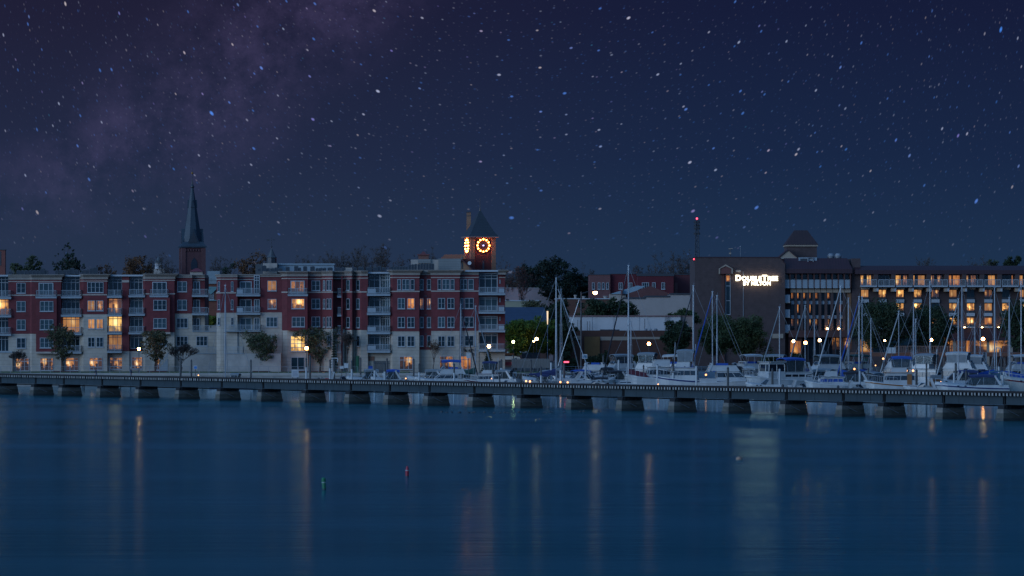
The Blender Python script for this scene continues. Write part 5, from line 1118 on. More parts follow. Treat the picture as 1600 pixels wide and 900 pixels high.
# stepped beige wall with a black coping
YY = 800.0; o = W(1030, 570, YY); o.z = GZ
t = thing('warehouse', 'pale beige warehouse wall with a stepped black parapet left of the hotel', 'building', o)
for x0, x1, yt in ((975, 1008.6, 467), (1008.6, 1046.8, 464.4), (1046.8, 1084, 460.6)):
    b = MB(); b.box(PX(x0, YY), PX(x1, YY), YY, YY + 14, GZ, PZ(yt, YY)); b.build('wall', BGW, t)
    b = MB(); b.box(PX(x0, YY), PX(x1, YY), YY - .15, YY + 14, PZ(yt, YY), PZ(yt - 2.6, YY)); b.build('parapet', METD, t)
# brick store with flat roof behind white pipes
t = block('shop_building', 'low brown brick shop behind a row of dark shrubs, left of the stepped warehouse', 820, 868, 955, 467.4, BRB, 12, parapet=WHITEF, ph=1.4)
for i, (x, w, h) in enumerate(((874.5, 4, 4.5), (899, 5, 5), (912, 6, 3), (946, 8, 3.5))):
    Yv = 822; o = W(x, 466, Yv); v = thing('roof_ventilator', 'white roof vent, %s from the left below the floodlight' % ORD[i], 'ventilation unit', o, group='vents on the brown shop roof')
    b = MB(); b.lathe([(w * .05, -.3), (w * .05, h * .10), (w * .075, h * .11), (w * .06, h * .14)], o, 8); b.build('hood', CREAM, v)
# white walled store in front
YY = 700.0; o = W(985, 570, YY); o.z = GZ
t = thing('warehouse', 'low store with a long pale blue white upper wall above brown brick, in the middle', 'building', o)
b = MB(); b.box(PX(891.6, YY), PX(1064.4, YY), YY + 3, YY + 16, GZ, PZ(494.4, YY)); b.build('upper_wall', WHW, t)
b = MB(); b.box(PX(891, YY), PX(1065, YY), YY + 2.8, YY + 16.2, PZ(494.4, YY), PZ(492.8, YY)); b.build('parapet', mat('pinkish_coping', (.22, .12, .11), .8, .15, 1), t)
for x in (926, 960, 1000, 1040):
    b = MB(); b.box(PX(x, YY) - .03, PX(x, YY) + .03, YY + 2.96, YY + 3, PZ(516, YY), PZ(495, YY)); b.build('panel_joint', METG, t)
b = MB(); b.box(PX(878, YY), PX(1084, YY), YY, YY + 3, GZ, PZ(516.4, YY)); b.build('lower_wall', BRB, t)
b = MB(); b.box(PX(913, YY), PX(937, YY), YY - .5, YY, PZ(570, YY), PZ(526, YY)); b.build('loading_bay', mat('ochre_brick', (.16, .085, .03), .9, .2, 1), t)
for x0, x1, y0, y1 in ((880, 907, 524.6, 531), (938, 981, 526, 531.8), (981, 1064, 526.4, 530)):
    b = MB(); b.box(PX(x0, YY), PX(x1, YY), YY - .1, YY, PZ(y1, YY), PZ(y0, YY)); b.build('stone_band', TAN, t)
b = MB(); b.box(PX(938, YY), PX(968, YY), YY + .1, YY + 2.8, PZ(516.4, YY), PZ(515.6, YY) + .1); b.build('roof_kerb', METD, t)
for x, y in ((903, 500), (907, 500), (918, 502), (922, 502), (1008, 498)):
    b = MB(); b.tube([(PX(x, YY), YY + 2, PZ(517, YY)), (PX(x, YY), YY + 2, PZ(y, YY))], .05, 5); b.build('vent_pipe', METD, t)
for x, w in ((1010, 5), (1017, 4), (1025, 6)):
    b = MB(); b.lathe([(w * .05, 0), (w * .055, .25), (w * .03, .38)], (PX(x, YY), YY + 1.8, PZ(516.4, YY)), 8); b.build('roof_vent', METG, t)
b = MB()
for k in range(9): b.box(PX(1041.6, YY), PX(1046.4, YY), YY + 2.7, YY + 2.76, PZ(514 - k * 2.4, YY), PZ(513.6 - k * 2.4, YY))
for x in (1041.6, 1046.4): b.box(PX(x, YY) - .025, PX(x, YY) + .025, YY + 2.7, YY + 2.76, PZ(516, YY), PZ(494, YY))
b.build('wall_ladder', METD, t)
t = block('shop_building', 'small tan block with a dark window beside the hotel wall', 704, 1061, 1084, 494.5, mat('tan_stucco', (.30, .21, .17), .85, .1, .6), 10, parapet=mat('pinkish_coping', (.22, .12, .11)), ph=1.2); Fk = Facade(t, 704, 570)
Fk.win(1067, 1075.6, 506.6, 512.4, 2, .02, rail=False, gl=GLASS, fw=.1)
# behind the boats: long low deck of the restaurant
YY = 664.0; o = W(1450, 560, YY); o.z = GZ
t = thing('timber_deck', 'brown timber restaurant deck with a baluster rail in front of the hotel', 'deck', o)
b = MB(); b.box(PX(1338, YY), PX(1600, YY), YY, YY + 12, PZ(557, YY), PZ(551, YY)); b.build('platform', mat('deck_brown', (.11, .05, .03), .85, .25, 1.5), t)
b = MB(); z0, z1 = PZ(550.8, YY), PZ(540.6, YY); x0, x1 = PX(1398, YY), PX(1500, YY)
b.box(x0, x1, YY + .1, YY + .2, z1 - .08, z1)
n = int((x1 - x0) / .3)
for i in range(n + 1): x = x0 + (x1 - x0) * i / n; b.box(x - (.06 if i % 6 == 0 else .025), x + (.06 if i % 6 == 0 else .025), YY + .12, YY + .18, z0, z1 - .08)
b.build('railing', mat('deck_rail', (.19, .13, .10), .8, .2, 2), t)
for i in range(14): 
    x = PX(1342 + i * 19, YY); b = MB(); b.box(x - .15, x + .15, YY + .3, YY + .6, GZ, PZ(557, YY)); b.build('post', WOOD, t)
# ================================================================ trees
BARK = mat('bark', (.045, .035, .028), .95, .3, 2, stretch=(1, 1, .3))
def leaf_mat(name, col, var=.5): 
    m = mat(name, col, .75, var, .55, spec=.25); return m
OAK = leaf_mat('leaf_oak', (.050, .062, .030)); OLIVE = leaf_mat('leaf_olive', (.062, .062, .030)); DKGR = leaf_mat('leaf_dark', (.026, .042, .020)); RUST = leaf_mat('leaf_rust', (.105, .050, .022)); FRESH = leaf_mat('leaf_fresh', (.075, .120, .018)); PINE = leaf_mat('leaf_pine', (.018, .034, .022)); SHRUB = leaf_mat('leaf_shrub', (.040, .060, .024)); TWIG = mat('twig', (.060, .048, .042), .95, .3, 2)
def branches(b, rnd, p, d, ln, r, depth, tips, spread, up=.15, n=4, kids=(2, 3), shrink=.72, minr=.018):
    pts = [p]; q = p.copy(); dd = d.copy(); k = 3
    for i in range(k):
        dd = (dd + Vector((rnd.uniform(-1, 1), rnd.uniform(-1, 1), rnd.uniform(-.6, .9))) * .16 + Vector((0, 0, up * .3))).normalized(); q = q + dd * ln / k; pts.append(q.copy())
    r1 = max(minr, r * .68)
    b.tube(pts, [r, r * .9, r * .78, r1], n, cap=False)
    if depth == 0: tips.append((q, dd, ln)); return
    for i in range(rnd.randint(*kids)):
        a = rnd.uniform(0, 2 * math.pi); o = dd.orthogonal().normalized(); o2 = dd.cross(o); s = spread * rnd.uniform(.6, 1.25)
        nd = (dd * math.cos(s) + (o * math.cos(a) + o2 * math.sin(a)) * math.sin(s) + Vector((0, 0, up))).normalized()
        st = pts[-1] if i < 2 else pts[2]
        branches(b, rnd, st, nd, ln * shrink * rnd.uniform(.8, 1.15), r1 * .85, depth - 1, tips, spread, up, n if depth > 1 else 3, kids, shrink, minr)
    tips.append((pts[2], dd, ln))
def leaves(rnd, centres, per, rad, size, flat=.75):
    b = MB()
    for c, rr in centres:
        for _ in range(per):
            while True:
                w = Vector((rnd.uniform(-1, 1), rnd.uniform(-1, 1), rnd.uniform(-1, 1)))
                if w.length <= 1: break
            w = w * (.35 + .65 * w.length); q = c + Vector((w.x * rr, w.y * rr, w.z * rr * flat)) * rad
            s = size * rnd.uniform(.55, 1.25); a = Vector((rnd.gauss(0, 1), rnd.gauss(0, 1), rnd.gauss(0, .8))).normalized(); o = a.orthogonal().normalized(); o2 = a.cross(o)
            b.add([q - o * s - o2 * s * .45, q + o * s * .2 - o2 * s * .6, q + o * s + o2 * s * .15, q - o * s * .1 + o2 * s * .6], [(0, 1, 2, 3)])
    return b
SEED = [100]
def tree(name, label, px, ytop, ybase, Y, wpx, lm, zb=None, kind='vase', per=26, size=.16, group=None, trunk=.25, thick=1.0, fill=1.0):
    """px: centre column; ytop/ybase: rows of crown top and foot; wpx: crown width in photo pixels"""
    SEED[0] += 1; rnd = random.Random(SEED[0])
    o = W(px, ybase, Y)
    if zb is not None: o.z = zb
    H = PZ(ytop, Y) - o.z; Wd = wpx / FPX * Y
    t = thing(name, label, 'tree', o, group=group)
    b = MB(); tips = []
    th = H * trunk; r0 = max(.10, H * .020) * thick
    if kind == 'vase':
        b.tube([o - Vector((0, 0, .2)), o + Vector((rnd.uniform(-.1, .1), 0, th * .5)), o + Vector((rnd.uniform(-.15, .15), 0, th))], [r0 * 1.25, r0, r0 * .92], 8)
        for i in range(6):
            a = 2 * math.pi * i / 6 + rnd.uniform(-.4, .4); s = math.atan2(Wd * .36, H - th) * rnd.uniform(.7, 1.25)
            branches(b, rnd, o + Vector((0, 0, th * rnd.uniform(.8, 1))), Vector((math.cos(a) * math.sin(s), math.sin(a) * math.sin(s), math.cos(s))), (H - th) * .42, r0 * .55, 3, tips, .46, .10, 4)
    elif kind == 'round':
        b.tube([o - Vector((0, 0, .2)), o + Vector((0, 0, th * .6)), o + Vector((0, 0, H * .6))], [r0 * 1.2, r0, r0 * .5], 8)
        for i in range(9):
            a = 2 * math.pi * i / 9 + rnd.uniform(-.4, .4); z = th + (H - th) * rnd.uniform(0, .5); s = rnd.uniform(.5, 1.25)
            branches(b, rnd, o + Vector((0, 0, z)), Vector((math.cos(a) * math.sin(s), math.sin(a) * math.sin(s), math.cos(s))), Wd * .24, r0 * .45, 3, tips, .5, .08, 4)
    elif kind == 'pine':
        b.tube([o - Vector((0, 0, .2)), o + Vector((.2, 0, H * .5)), o + Vector((0, 0, H * .95))], [r0 * 1.1, r0 * .8, r0 * .25], 7)
        for i in range(16):
            z = H * (trunk + (0.97 - trunk) * (i / 15)); a = rnd.uniform(0, 6.28); f = math.sin(math.pi * min(1, .25 + .7 * i / 15)) 
            branches(b, rnd, o + Vector((0, 0, z)), Vector((math.cos(a), math.sin(a), rnd.uniform(.05, .5))).normalized(), Wd * .26 * f + .3, r0 * .3, 2, tips, .5, .12, 4)
    elif kind == 'conifer':
        b.tube([o - Vector((0, 0, .2)), o + Vector((0, 0, H))], [r0, r0 * .15], 6)
        for i in range(13):
            z = H * (.10 + .85 * i / 12); w = Wd * .5 * (1 - i / 12.5)
            for j in range(8):
                a = 2 * math.pi * j / 8 + i; p0 = o + Vector((0, 0, z)); p1 = p0 + Vector((math.cos(a) * w, math.sin(a) * w, -w * .25)); b.tube([p0, p1], [.03, .015], 3, cap=False)
                for f in (.3, .6, .95): tips.append((p0.lerp(p1, f), Vector((0, 0, 1)), .3))
    elif kind == 'bare':
        b.tube([o - Vector((0, 0, .2)), o + Vector((rnd.uniform(-.2, .2), 0, th * .5)), o + Vector((0, 0, th))], [r0 * 1.15, r0, r0 * .85], 7)
        for i in range(5):
            a = 2 * math.pi * i / 5 + rnd.uniform(-.5, .5); s = math.atan2(Wd * .34, H - th) * rnd.uniform(.4, 1.3)
            branches(b, rnd, o + Vector((0, 0, th)), Vector((math.cos(a) * math.sin(s), math.sin(a) * math.sin(s), math.cos(s))), (H - th) * .34, r0 * .6, 4, tips, .56, .07, 4, (2, 3), .72, .024 if H < 9 else .05)
    # the crown grows to the size the photo shows
    zmax = max(v[2] for v in b.v) - o.z; xs = sorted(max(abs(v[0] - o.x), abs(v[1] - o.y)) for v in b.v); xmax = xs[int(len(xs) * .97)]
    fx = (Wd * .5 - size * .8) / xmax if kind != 'conifer' else 1; fz = (H - size * .6) / zmax
    def warp(v): 
        h = max(0, min(1, (v[2] - o.z) / (zmax * .5))); f = 1 + (fx - 1) * h
        return (o.x + (v[0] - o.x) * f, o.y + (v[1] - o.y) * f, o.z + (v[2] - o.z) * fz if v[2] > o.z else v[2])
    b.v = [warp(v) for v in b.v]; tips = [(Vector(warp(p)), d, l) for p, d, l in tips]
    if kind == 'bare':
        tr = b.build('trunk', TWIG, t)
        if lm:
            c = leaves(rnd, [(p, 1.0) for p, d, l in tips], max(1, int(per)), Wd * .04, size); c.build('crown', lm, t)
        else:   # fine twigs end the limbs
            c = MB()
            for p, d, l in tips:
                for _ in range(7):
                    e = (d + Vector((rnd.uniform(-1, 1), rnd.uniform(-1, 1), rnd.uniform(-.5, .8))) * 1.3).normalized() * Wd * rnd.uniform(.05, .13); c.tube([p, p + e * .5 + Vector((0, 0, .012 * Wd)), p + e], [.016 + Wd * .0014, .014 + Wd * .0009, .008], 3, cap=False)
            c.build('crown', TWIG, t)
        return t
    b.build('trunk', BARK, t)
    cl = Wd * {'vase': .095, 'round': .105, 'pine': .10, 'conifer': .06}[kind] * fill
    cs = [(p, rnd.uniform(.55, 1.35)) for p, d, l in tips]
    if kind in ('vase', 'round'):        # leafy sprays between the limbs: a domed, uneven crown with gaps
        zc0 = o.z + (th * .75 if kind == 'vase' else th); hh = (o.z + H - zc0); lob = [(Vector((rnd.gauss(0, 1), rnd.gauss(0, 1), rnd.gauss(0, .8))).normalized(), rnd.uniform(.68, 1.14)) for _ in range(22)]
        n = int(len(tips) * (1.0 if kind == 'vase' else 1.2)); k = 0; tries = 0
        while k < n and tries < n * 30:
            tries += 1; q = Vector((rnd.uniform(-1, 1), rnd.uniform(-1, 1), rnd.uniform(-1, 1)))
            if not .42 < q.length < 1: continue
            u_ = q.normalized(); f = sorted(lob, key=lambda a: -a[0].dot(u_))[0][1]
            if q.length > f * .98: continue
            w = 1.0 if kind == 'round' else (.62 + .38 * min(1, (q.z + 1) * 1.1))
            cs.append((Vector((o.x + q.x * Wd * .47 * w, o.y + q.y * Wd * .47 * w, zc0 + hh * (.5 + .5 * q.z))), rnd.uniform(.5, 1.25))); k += 1
    c = leaves(rnd, cs, per, cl, size, .7)
    c.build('crown', lm, t); return t

TF = 650.0; TG = 'street trees before the apartments'
tree('street_tree', 'leafy street tree in front of the leftmost lit ground floor windows', 98, 507, 579.5, TF, 50, OLIVE, kind='vase', group=TG, per=13, size=.15)
tree('street_tree', 'street tree lit orange by the lamp at its left', 243, 517, 580, TF, 52, OLIVE, kind='vase', group=TG, per=15, size=.15)
tree('street_tree', 'round dark olive street tree before the blank garage wall', 409, 516, 580, TF, 60, OAK, kind='vase', group=TG, per=16, size=.15)
tree('street_tree', 'widest street tree, behind the lamp under the bright yellow window', 500, 511, 580, TF + 2, 66, OAK, kind='vase', group=TG, per=15, size=.15)
tree('bare_tree', 'small bare tree between the lit tree and the garage wall', 283, 538, 580, TF + 3, 44, None, kind='bare', group='bare saplings before the apartments', thick=.8)
tree('bare_tree', 'tiny bare tree at the left edge before the beige wall', 28, 547, 580, TF + 3, 26, None, kind='bare', group='bare saplings before the apartments', thick=.7)
tree('bare_tree', 'slim upright bare sapling in front of the narrow splayed bays', 543, 518, 578, TF, 26, None, kind='bare', group='bare saplings before the apartments', thick=.6, trunk=.4)
tree('bare_tree', 'small bare tree with a few dry leaves above the blue flybridge canopy', 678, 530, 580, TF, 28, RUST, kind='bare', per=2, size=.09, group='bare saplings before the apartments', thick=.7)
tree('bare_tree', 'bushy leafless tree squeezed between the round tree and the lamp', 447, 527, 580, TF + 4, 40, None, kind='bare', group='bare saplings before the apartments', thick=.8)
tree('bare_tree', 'thin bare tree left of the white lamp at the block corner', 735, 538, 580, TF + 3, 26, None, kind='bare', group='bare saplings before the apartments', thick=.7)
tree('conifer', 'small dark fir tree right under the white street lamp', 763, 546, 582, TF - 3, 26, PINE, kind='conifer', per=20, size=.10)
tree('conifer', 'narrow dark evergreen on the right edge of the widest street tree', 522, 522, 578, TF, 12, PINE, kind='conifer', per=9, size=.12)
# lamp-lit green trees right of the apartments
GG = 'green trees around the lit car park'
tree('park_tree', 'bright green tree glowing around the lamp beside the apartment corner', 806, 500, 576, 690, 44, FRESH, kind='round', group=GG, per=18, size=.17)
tree('park_tree', 'tallest bright green tree before the dark slate roof', 830, 495, 576, 694, 52, FRESH, kind='round', group=GG, per=18, size=.17)
tree('park_tree', 'green tree with a lamp at its foot beside the tall lit post', 855, 500, 576, 698, 46, FRESH, kind='round', group=GG, per=18, size=.17)
tree('park_tree', 'dark green tree behind the rigging left of the brick store', 882, 504, 576, 696, 38, DKGR, kind='round', group=GG, per=24, size=.17)
SG = 'rounded shrubs along the marina front'
for x, yt, w, l in ((885, 550, 17, 'round dark shrub at the left corner of the brick store'), (893, 560, 20, 'low dark shrub in front of the ochre loading bay, left end'), (926, 556, 22, 'low dark shrub behind the black lamp pole'), (942, 548, 18, 'tall round shrub against the brick wall beside the loading bay'), (1000, 556, 26, 'broad low shrub under the orange lamp before the store'), (1200, 553, 30, 'dark shrub at the foot of the blank hotel wall'), (1245, 551, 24, 'dark shrub below the lamp trio at the hotel entrance')):
    tree('shrub', l, x, yt, 574, 668, w, DKGR, zb=GZ, kind='round', group=SG, per=14, size=.11, trunk=.1, fill=1.5)
for x, yt, w, l in ((836, 470, 60, 'thin olive bush behind the dark slate roof'), (872, 468, 40, 'dark bush right of the dark slate roof'), (930, 468, 60, 'dark evergreen bush below the big floodlight'), (972, 466, 46, 'dark evergreen bush right of the floodlight, behind the mast')):
    tree('shrub', l, x, yt, 545, 770, w, OLIVE if x < 850 else DKGR, zb=GZ, kind='round', group='bushes behind the low stores', per=22, size=.2)
tree('shrub', 'small leafy bush growing over the white store parapet', 1066, 483, 520, 730, 46, SHRUB, kind='round', per=22, size=.18, trunk=.1, group='bushes behind the low stores')
tree('shrub', 'dark leafy tree overgrowing the corner between store and tan block', 1058, 502, 572, 690, 46, DKGR, zb=GZ, kind='round', per=26, size=.17, group=SG)
# trees before the hotel
HG = 'trees in front of the hotel'
tree('live_oak', 'wide dark live oak covering the foot of the blank hotel wall', 1122, 491, 572, 700, 66, SHRUB, zb=GZ, kind='round', group=HG, per=28, size=.17)
tree('live_oak', 'wide dark live oak, right of its twin before the blank hotel wall', 1161, 495, 572, 697, 74, SHRUB, zb=GZ, kind='round', group=HG, per=28, size=.17)
tree('live_oak', 'big dark oak in front of the left end of the lit wing', 1377, 469, 572, 704, 96, DKGR, zb=GZ, kind='round', group=HG, per=30, size=.18)
tree('live_oak', 'dark oak behind the tall mast before the lit wing', 1452, 478, 572, 706, 78, DKGR, zb=GZ, kind='round', group=HG, per=28, size=.18)
tree('live_oak', 'dark oak at the right edge in front of the hotel wing', 1592, 470, 572, 704, 64, DKGR, zb=GZ, kind='round', group=HG, per=28, size=.18)
# skyline trees
BG_ = 'bare winter trees on the skyline'; LG = 'leafy trees on the skyline'
tree('skyline_tree', 'greenish round tree above the far left roof', 38, 401, 470, 880, 50, OAK, zb=GZ, kind='round', group=LG, per=20, size=.24)
tree('pine_tree', 'ragged dark tree with spiky branches above the second roof row', 108, 379, 470, 900, 50, PINE, zb=GZ, kind='bare', group=LG, per=7, size=.26, trunk=.45)
tree('skyline_tree', 'brownish oak above the roofs left of the white cupola', 214, 400, 470, 900, 56, RUST, zb=GZ, kind='round', group=LG, per=12, size=.22)
tree('skyline_tree', 'low brown oak at the left of the taller brownish oak', 178, 414, 470, 905, 56, RUST, zb=GZ, kind='round', group=LG, per=12, size=.22)
tree('skyline_tree', 'rust brown oak between the steeple and the dark cupola', 393, 393, 470, 880, 66, RUST, zb=GZ, kind='round', group=LG, per=13, size=.22)
tree('pine_tree', 'low dark green cedar beside the rust brown oak', 360, 412, 470, 870, 46, PINE, zb=GZ, kind='pine', group=LG, per=12, size=.22)
tree('pine_tree', 'huge dark pine with a rounded top left of the floodlight', 868, 400, 500, 900, 60, PINE, zb=GZ, kind='round', group=LG, per=15, size=.25, trunk=.5)
tree('pine_tree', 'dark pine standing left of the huge pine', 832, 414, 500, 910, 46, PINE, zb=GZ, kind='round', group=LG, per=13, size=.26, trunk=.2)
tree('pine_tree', 'dark pine on the right shoulder of the huge pine', 896, 420, 500, 905, 46, PINE, zb=GZ, kind='round', group=LG, per=13, size=.26, trunk=.2)
tree('pine_tree', 'lowest dark pine beside the pink brick building', 916, 432, 500, 908, 40, PINE, zb=GZ, kind='round', group=LG, per=13, size=.26, trunk=.2)
tree('skyline_tree', 'dark rounded tree at the far right above the hotel roof', 1578, 401, 470, 950, 38, DKGR, zb=GZ, kind='round', group=LG, per=34, size=.24)
tree('skyline_tree', 'olive tree left of the dark rounded one above the hotel roof', 1548, 406, 470, 960, 44, OAK, zb=GZ, kind='round', group=LG, per=16, size=.24)
bt = [(262, 396, 46, 'between the white cupola and the steeple'), (238, 404, 30, 'just left of the white cupola'), (343, 402, 40, 'just right of the steeple'), (466, 400, 40, 'first right of the dark cupola'), (505, 394, 42, 'above the right end of the pale penthouse'), (531, 392, 40, 'above the cream roof box'), (560, 386, 52, 'tall, above the narrow brick bays'), (594, 383, 58, 'tallest, above the glazed corner'), (622, 398, 40, 'just left of the red roof turret'), (668, 388, 56, 'behind the red roof turret'), (788, 402, 46, 'just right of the clock tower'), (815, 408, 40, 'tangled, left of the dark pines'), (918, 410, 30, 'thin, above the pink brick building'), (1002, 416, 40, 'low, above the crimson terrace'), (1036, 396, 56, 'spreading, left of the radio mast'), (1066, 392, 52, 'wide, touching the radio mast'), (1444, 402, 36, 'small, above the hotel wing'), (1514, 404, 40, 'above the right part of the hotel wing'), (1534, 400, 30, 'next to the olive tree above the hotel')]
for x, yt, w, l in bt:
    tree('bare_tree', 'bare winter tree on the skyline, ' + l, x, yt, 500, 890 + (x * 7) % 50, w, None, zb=GZ, kind='bare', group=BG_, thick=1.0, trunk=.3)
tree('bare_tree', 'leafless tangled tree under the clock tower side pines, behind the warehouse', 800, 418, 500, 925, 60, RUST, zb=GZ, kind='bare', per=2, size=.2, group=BG_)
tree('skyline_tree', 'dark bushy tree right behind the lavender warehouse', 818, 424, 500, 930, 56, DKGR, zb=GZ, kind='round', group=LG, per=22, size=.26)
# ================================================================ lamps
def lamp(label, px, py, Y, ybase=580, m=LAMP, r=.24, zb=GZ, style='globe', group='street lamps along the waterfront'):
    o = W(px, ybase, Y); o.z = zb; c = W(px, py, Y)
    t = thing('street_lamp', label, 'street lamp', o, group=group)
    b = MB(); b.lathe([(.16, 0), (.16, .3), (.085, .45), (.06, 1.2), (.05, c.z - zb - r - .12)], o, 8); b.build('pole', METD, t)
    b = MB(); b.lathe([(.05, -r - .14), (.14, -r - .10), (.15, -r - .02)], c, 10); b.build('collar', METD, t)
    b = MB(); b.lathe([(r * .5, -r), (r * .92, -r * .55), (r, 0), (r * .86, r * .5), (r * .5, r * .85)], c, 12); b.build('globe', m, t)
    b = MB(); b.lathe([(r * .56, r * .85), (r * .4, r * 1.05), (.03, r * 1.3)], c, 10); b.build('lamp_cap', METD, t); return t
lamp('glowing orange lamp between the walker and the lit street tree', 217, 545, 645)
lamp('bright orange lamp before the widest street tree', 479, 544, 645, r=.28)
lamp('white glowing lamp above the small fir at the block corner', 764, 541, 645, m=LAMPW, r=.28)
lamp('bright orange lamp in front of the brick store', 1014, 537, 648, r=.28)
lamp('left one of three lamps at the hotel entrance, yellowish white', 1240, 533, 690, m=LAMPW, r=.26)
lamp('orange middle lamp of the three at the hotel entrance', 1258.5, 535.5, 650, r=.28)
lamp('right one of three lamps at the hotel entrance, yellowish white', 1281, 531.5, 690, m=LAMPW, r=.26)
lamp('orange lamp between the two oaks of the long wing', 1455, 531, 655, r=.27)
lamp('orange lamp in front of the red porch roof', 1536, 529.5, 655, r=.29)
lamp('greenish lamp inside the bright green trees by the apartment corner', 802, 534, 685, m=LAMPG, r=.24)
lamp('warm white lamp in the middle of the green trees', 838.5, 529.5, 684, m=LAMPW, r=.28)
lamp('small warm lamp just left of the lamp amid the green trees', 834, 533, 688, m=LAMPW, r=.15)
lamp('small warm lamp under the dark oak before the lit wing', 1382.5, 532, 694, m=LAMPW, r=.16)
# tall floodlight
o = W(908, 580, 648); o.z = GZ; c = W(930, 457, 648)
t = thing('floodlight_mast', 'tall black lamp pole with the biggest floodlight above the stores', 'street lamp', o)
b = MB(); b.tube([o, (o.x, o.y, PZ(456, 648))], [.17, .11], 8); b.build('pole', METD, t)
b = MB(); b.tube([(o.x, o.y, PZ(459, 648)), (o.x + 1.0, o.y, PZ(456, 648)), (c.x - .4, o.y, PZ(455.4, 648))], [.07, .06, .05], 6); b.build('arm', METD, t)
b = MB(); b.box(c.x - .5, c.x + .5, c.y - .28, c.y + .3, c.z + .16, c.z + .36); b.build('lamp_housing', METD, t)
b = MB(); b.lathe([(.16, -.34), (.36, -.14), (.38, .06), (.34, .16)], c, 14); b.build('lamp_bowl', emit_mat('flood_lamp', 0, 0), t)
# slim column lit along its upper half
o = W(855.5, 580, 676); o.z = GZ
t = thing('light_column', 'slim pole whose upper part glows cream among the green trees', 'street lamp', o)
b = MB(); b.tube([o, (o.x, o.y, PZ(507, 676))], .07, 6); b.build('pole', METG, t)
b = MB(); b.lathe([(.07, 0), (.12, .9), (.15, (507 - 486) / FPX * 676)], (o.x, o.y, PZ(507, 676)), 10); b.build('light_tube', emit_mat('column_glow', (1, .70, .36), 1.0), t)
b = MB(); b.lathe([(.18, 0), (.16, .15), (.03, .25)], (o.x, o.y, PZ(486, 676)), 10); b.build('lamp_cap', METD, t)
# tree uplight in the gap of the apartments
o = W(324, 507, 725); t = thing('garden_light', 'warm garden light under the tree in the gap between the blocks', 'lamp', o)
b = MB(); b.lathe([(.1, -.3), (.1, 0)], o, 8); b.build('base', METD, t); b = MB(); b.lathe([(.12, 0), (.2, .12), (.1, .28)], o, 8); b.build('bulb', emit_mat('garden_glow', (1, .6, .25), 12), t)
tree('shrub', 'small yellowish tree lit from below in the gap between the blocks', 329, 492, 511, 728, 20, FRESH, kind='round', per=22, size=.15, trunk=.1)
# ================================================================ fences, signs, cars, flagpoles
def slat_fence(label, px0, px1, y0, y1, Y, m, gap=.16, zb=GZ):
    x0, x1 = PX(px0, Y), PX(px1, Y); t = thing('fence', label, 'fence', ((x0 + x1) / 2, Y, zb)); h0 = PZ(y1, Y); h1 = PZ(y0, Y); h0 = zb if h0 < zb + .6 else h0
    b = MB(); n = int((x1 - x0) / gap)
    for i in range(n): x = x0 + gap * i; b.box(x + .012, x + gap - .012, Y - .015, Y + .015, h0, h1 + (.03 if i % 2 else 0))
    b.build('slat_panel', m, t)
    b = MB()
    for z in (h0 + (h1 - h0) * .2, h0 + (h1 - h0) * .8): b.box(x0, x1, Y + .02, Y + .08, z - .05, z + .05)
    b.build('cross_rail', m, t)
    k = max(1, round((x1 - x0) / 2.4))
    for i in range(k + 1): b = MB(); x = x0 + (x1 - x0) * i / k; b.box(x - .06, x + .06, Y + .02, Y + .14, zb, h1 + .08); b.build('post', m, t)
FGR = mat('fence_grey', (.13, .135, .13), .9, .25, 1.5, stretch=(3, 3, .4)); FDK = mat('fence_dark', (.035, .045, .052), .9, .2, 1.5)
slat_fence('dark screen fence beneath the stacked balconies behind the cruisers', 584, 609, 564, 578, 647, FDK)
slat_fence('weathered grey wooden fence below the green trees', 800, 859, 560.5, 575, 652, FGR)
slat_fence('dark slatted fence on top of the bank under the green trees', 816, 843, 551, 560, 672, FDK)
def car(label, px, y_wl, Y, col, L=4.4, rz=0.0):
    o = W(px, y_wl, Y); t = thing('parked_car', label, 'car', o, rz, local=True)
    b = MB(); prof = [(-L / 2, .32), (-L / 2 + .05, .75), (-L * .36, .86), (-L * .22, 1.36), (L * .10, 1.42), (L * .26, .92), (L * .46, .80), (L / 2, .55), (L / 2 - .04, .30)]
    b.side(prof, -.86, .86); b.build('body', col, t)
    b = MB()
    for s in (-1, 1): b.side([(-L * .32, .90), (-L * .20, 1.30), (L * .09, 1.34), (L * .21, .94)], s * .865 - .01, s * .865 + .01)
    b.build('side_window', SMOKE, t)
    for sx in (-.31, .31):
        for sy in (-.8, .8):
            w = MB(); c = [(sx * L + .31 * math.cos(2 * math.pi * i / 14), .31 + .31 * math.sin(2 * math.pi * i / 14)) for i in range(14)]; w.side(c, sy - .1, sy + .1); wh = w.build('wheel', METD, t)
            w = MB(); c = [(sx * L + .18 * math.cos(2 * math.pi * i / 10), .31 + .18 * math.sin(2 * math.pi * i / 10)) for i in range(10)]; w.side(c, sy - .11, sy + .11); w.build('rim', METG, wh)
    return t
car('white car parked beyond the apartment corner, half hidden', 794, 564.5, 690, mat('car_white', (.6, .58, .52), .3, .05, 1), rz=0)
car('pale car parked under the green lamp-lit trees', 811, 555.6, 712, mat('car_silver', (.40, .38, .33), .3, .05, 1), L=4.2, rz=.3)
o = W(796, 555, 676); t = thing('awning', 'small orange awning lit beside the right end of the apartments', 'awning', o)
b = MB(); b.side([(PX(788, 676), PZ(552, 676)), (PX(803, 676), PZ(552, 676)), (PX(803.5, 676), PZ(555, 676)), (PX(787.5, 676), PZ(555, 676))], 675, 677); b.build('canopy', mat('awning_orange', (.50, .12, .03), .8, .2, 2), t)
b = MB()
for x in (788.4, 802.6): b.tube([(PX(x, 676), 676, GZ), (PX(x, 676), 676, PZ(554, 676))], .05, 5)
b.build('support', METD, t)
o = W(795, 569, 655); t = thing('kerb_barrier', 'red and pale low barrier beside the right corner of the apartments', 'barrier', o)
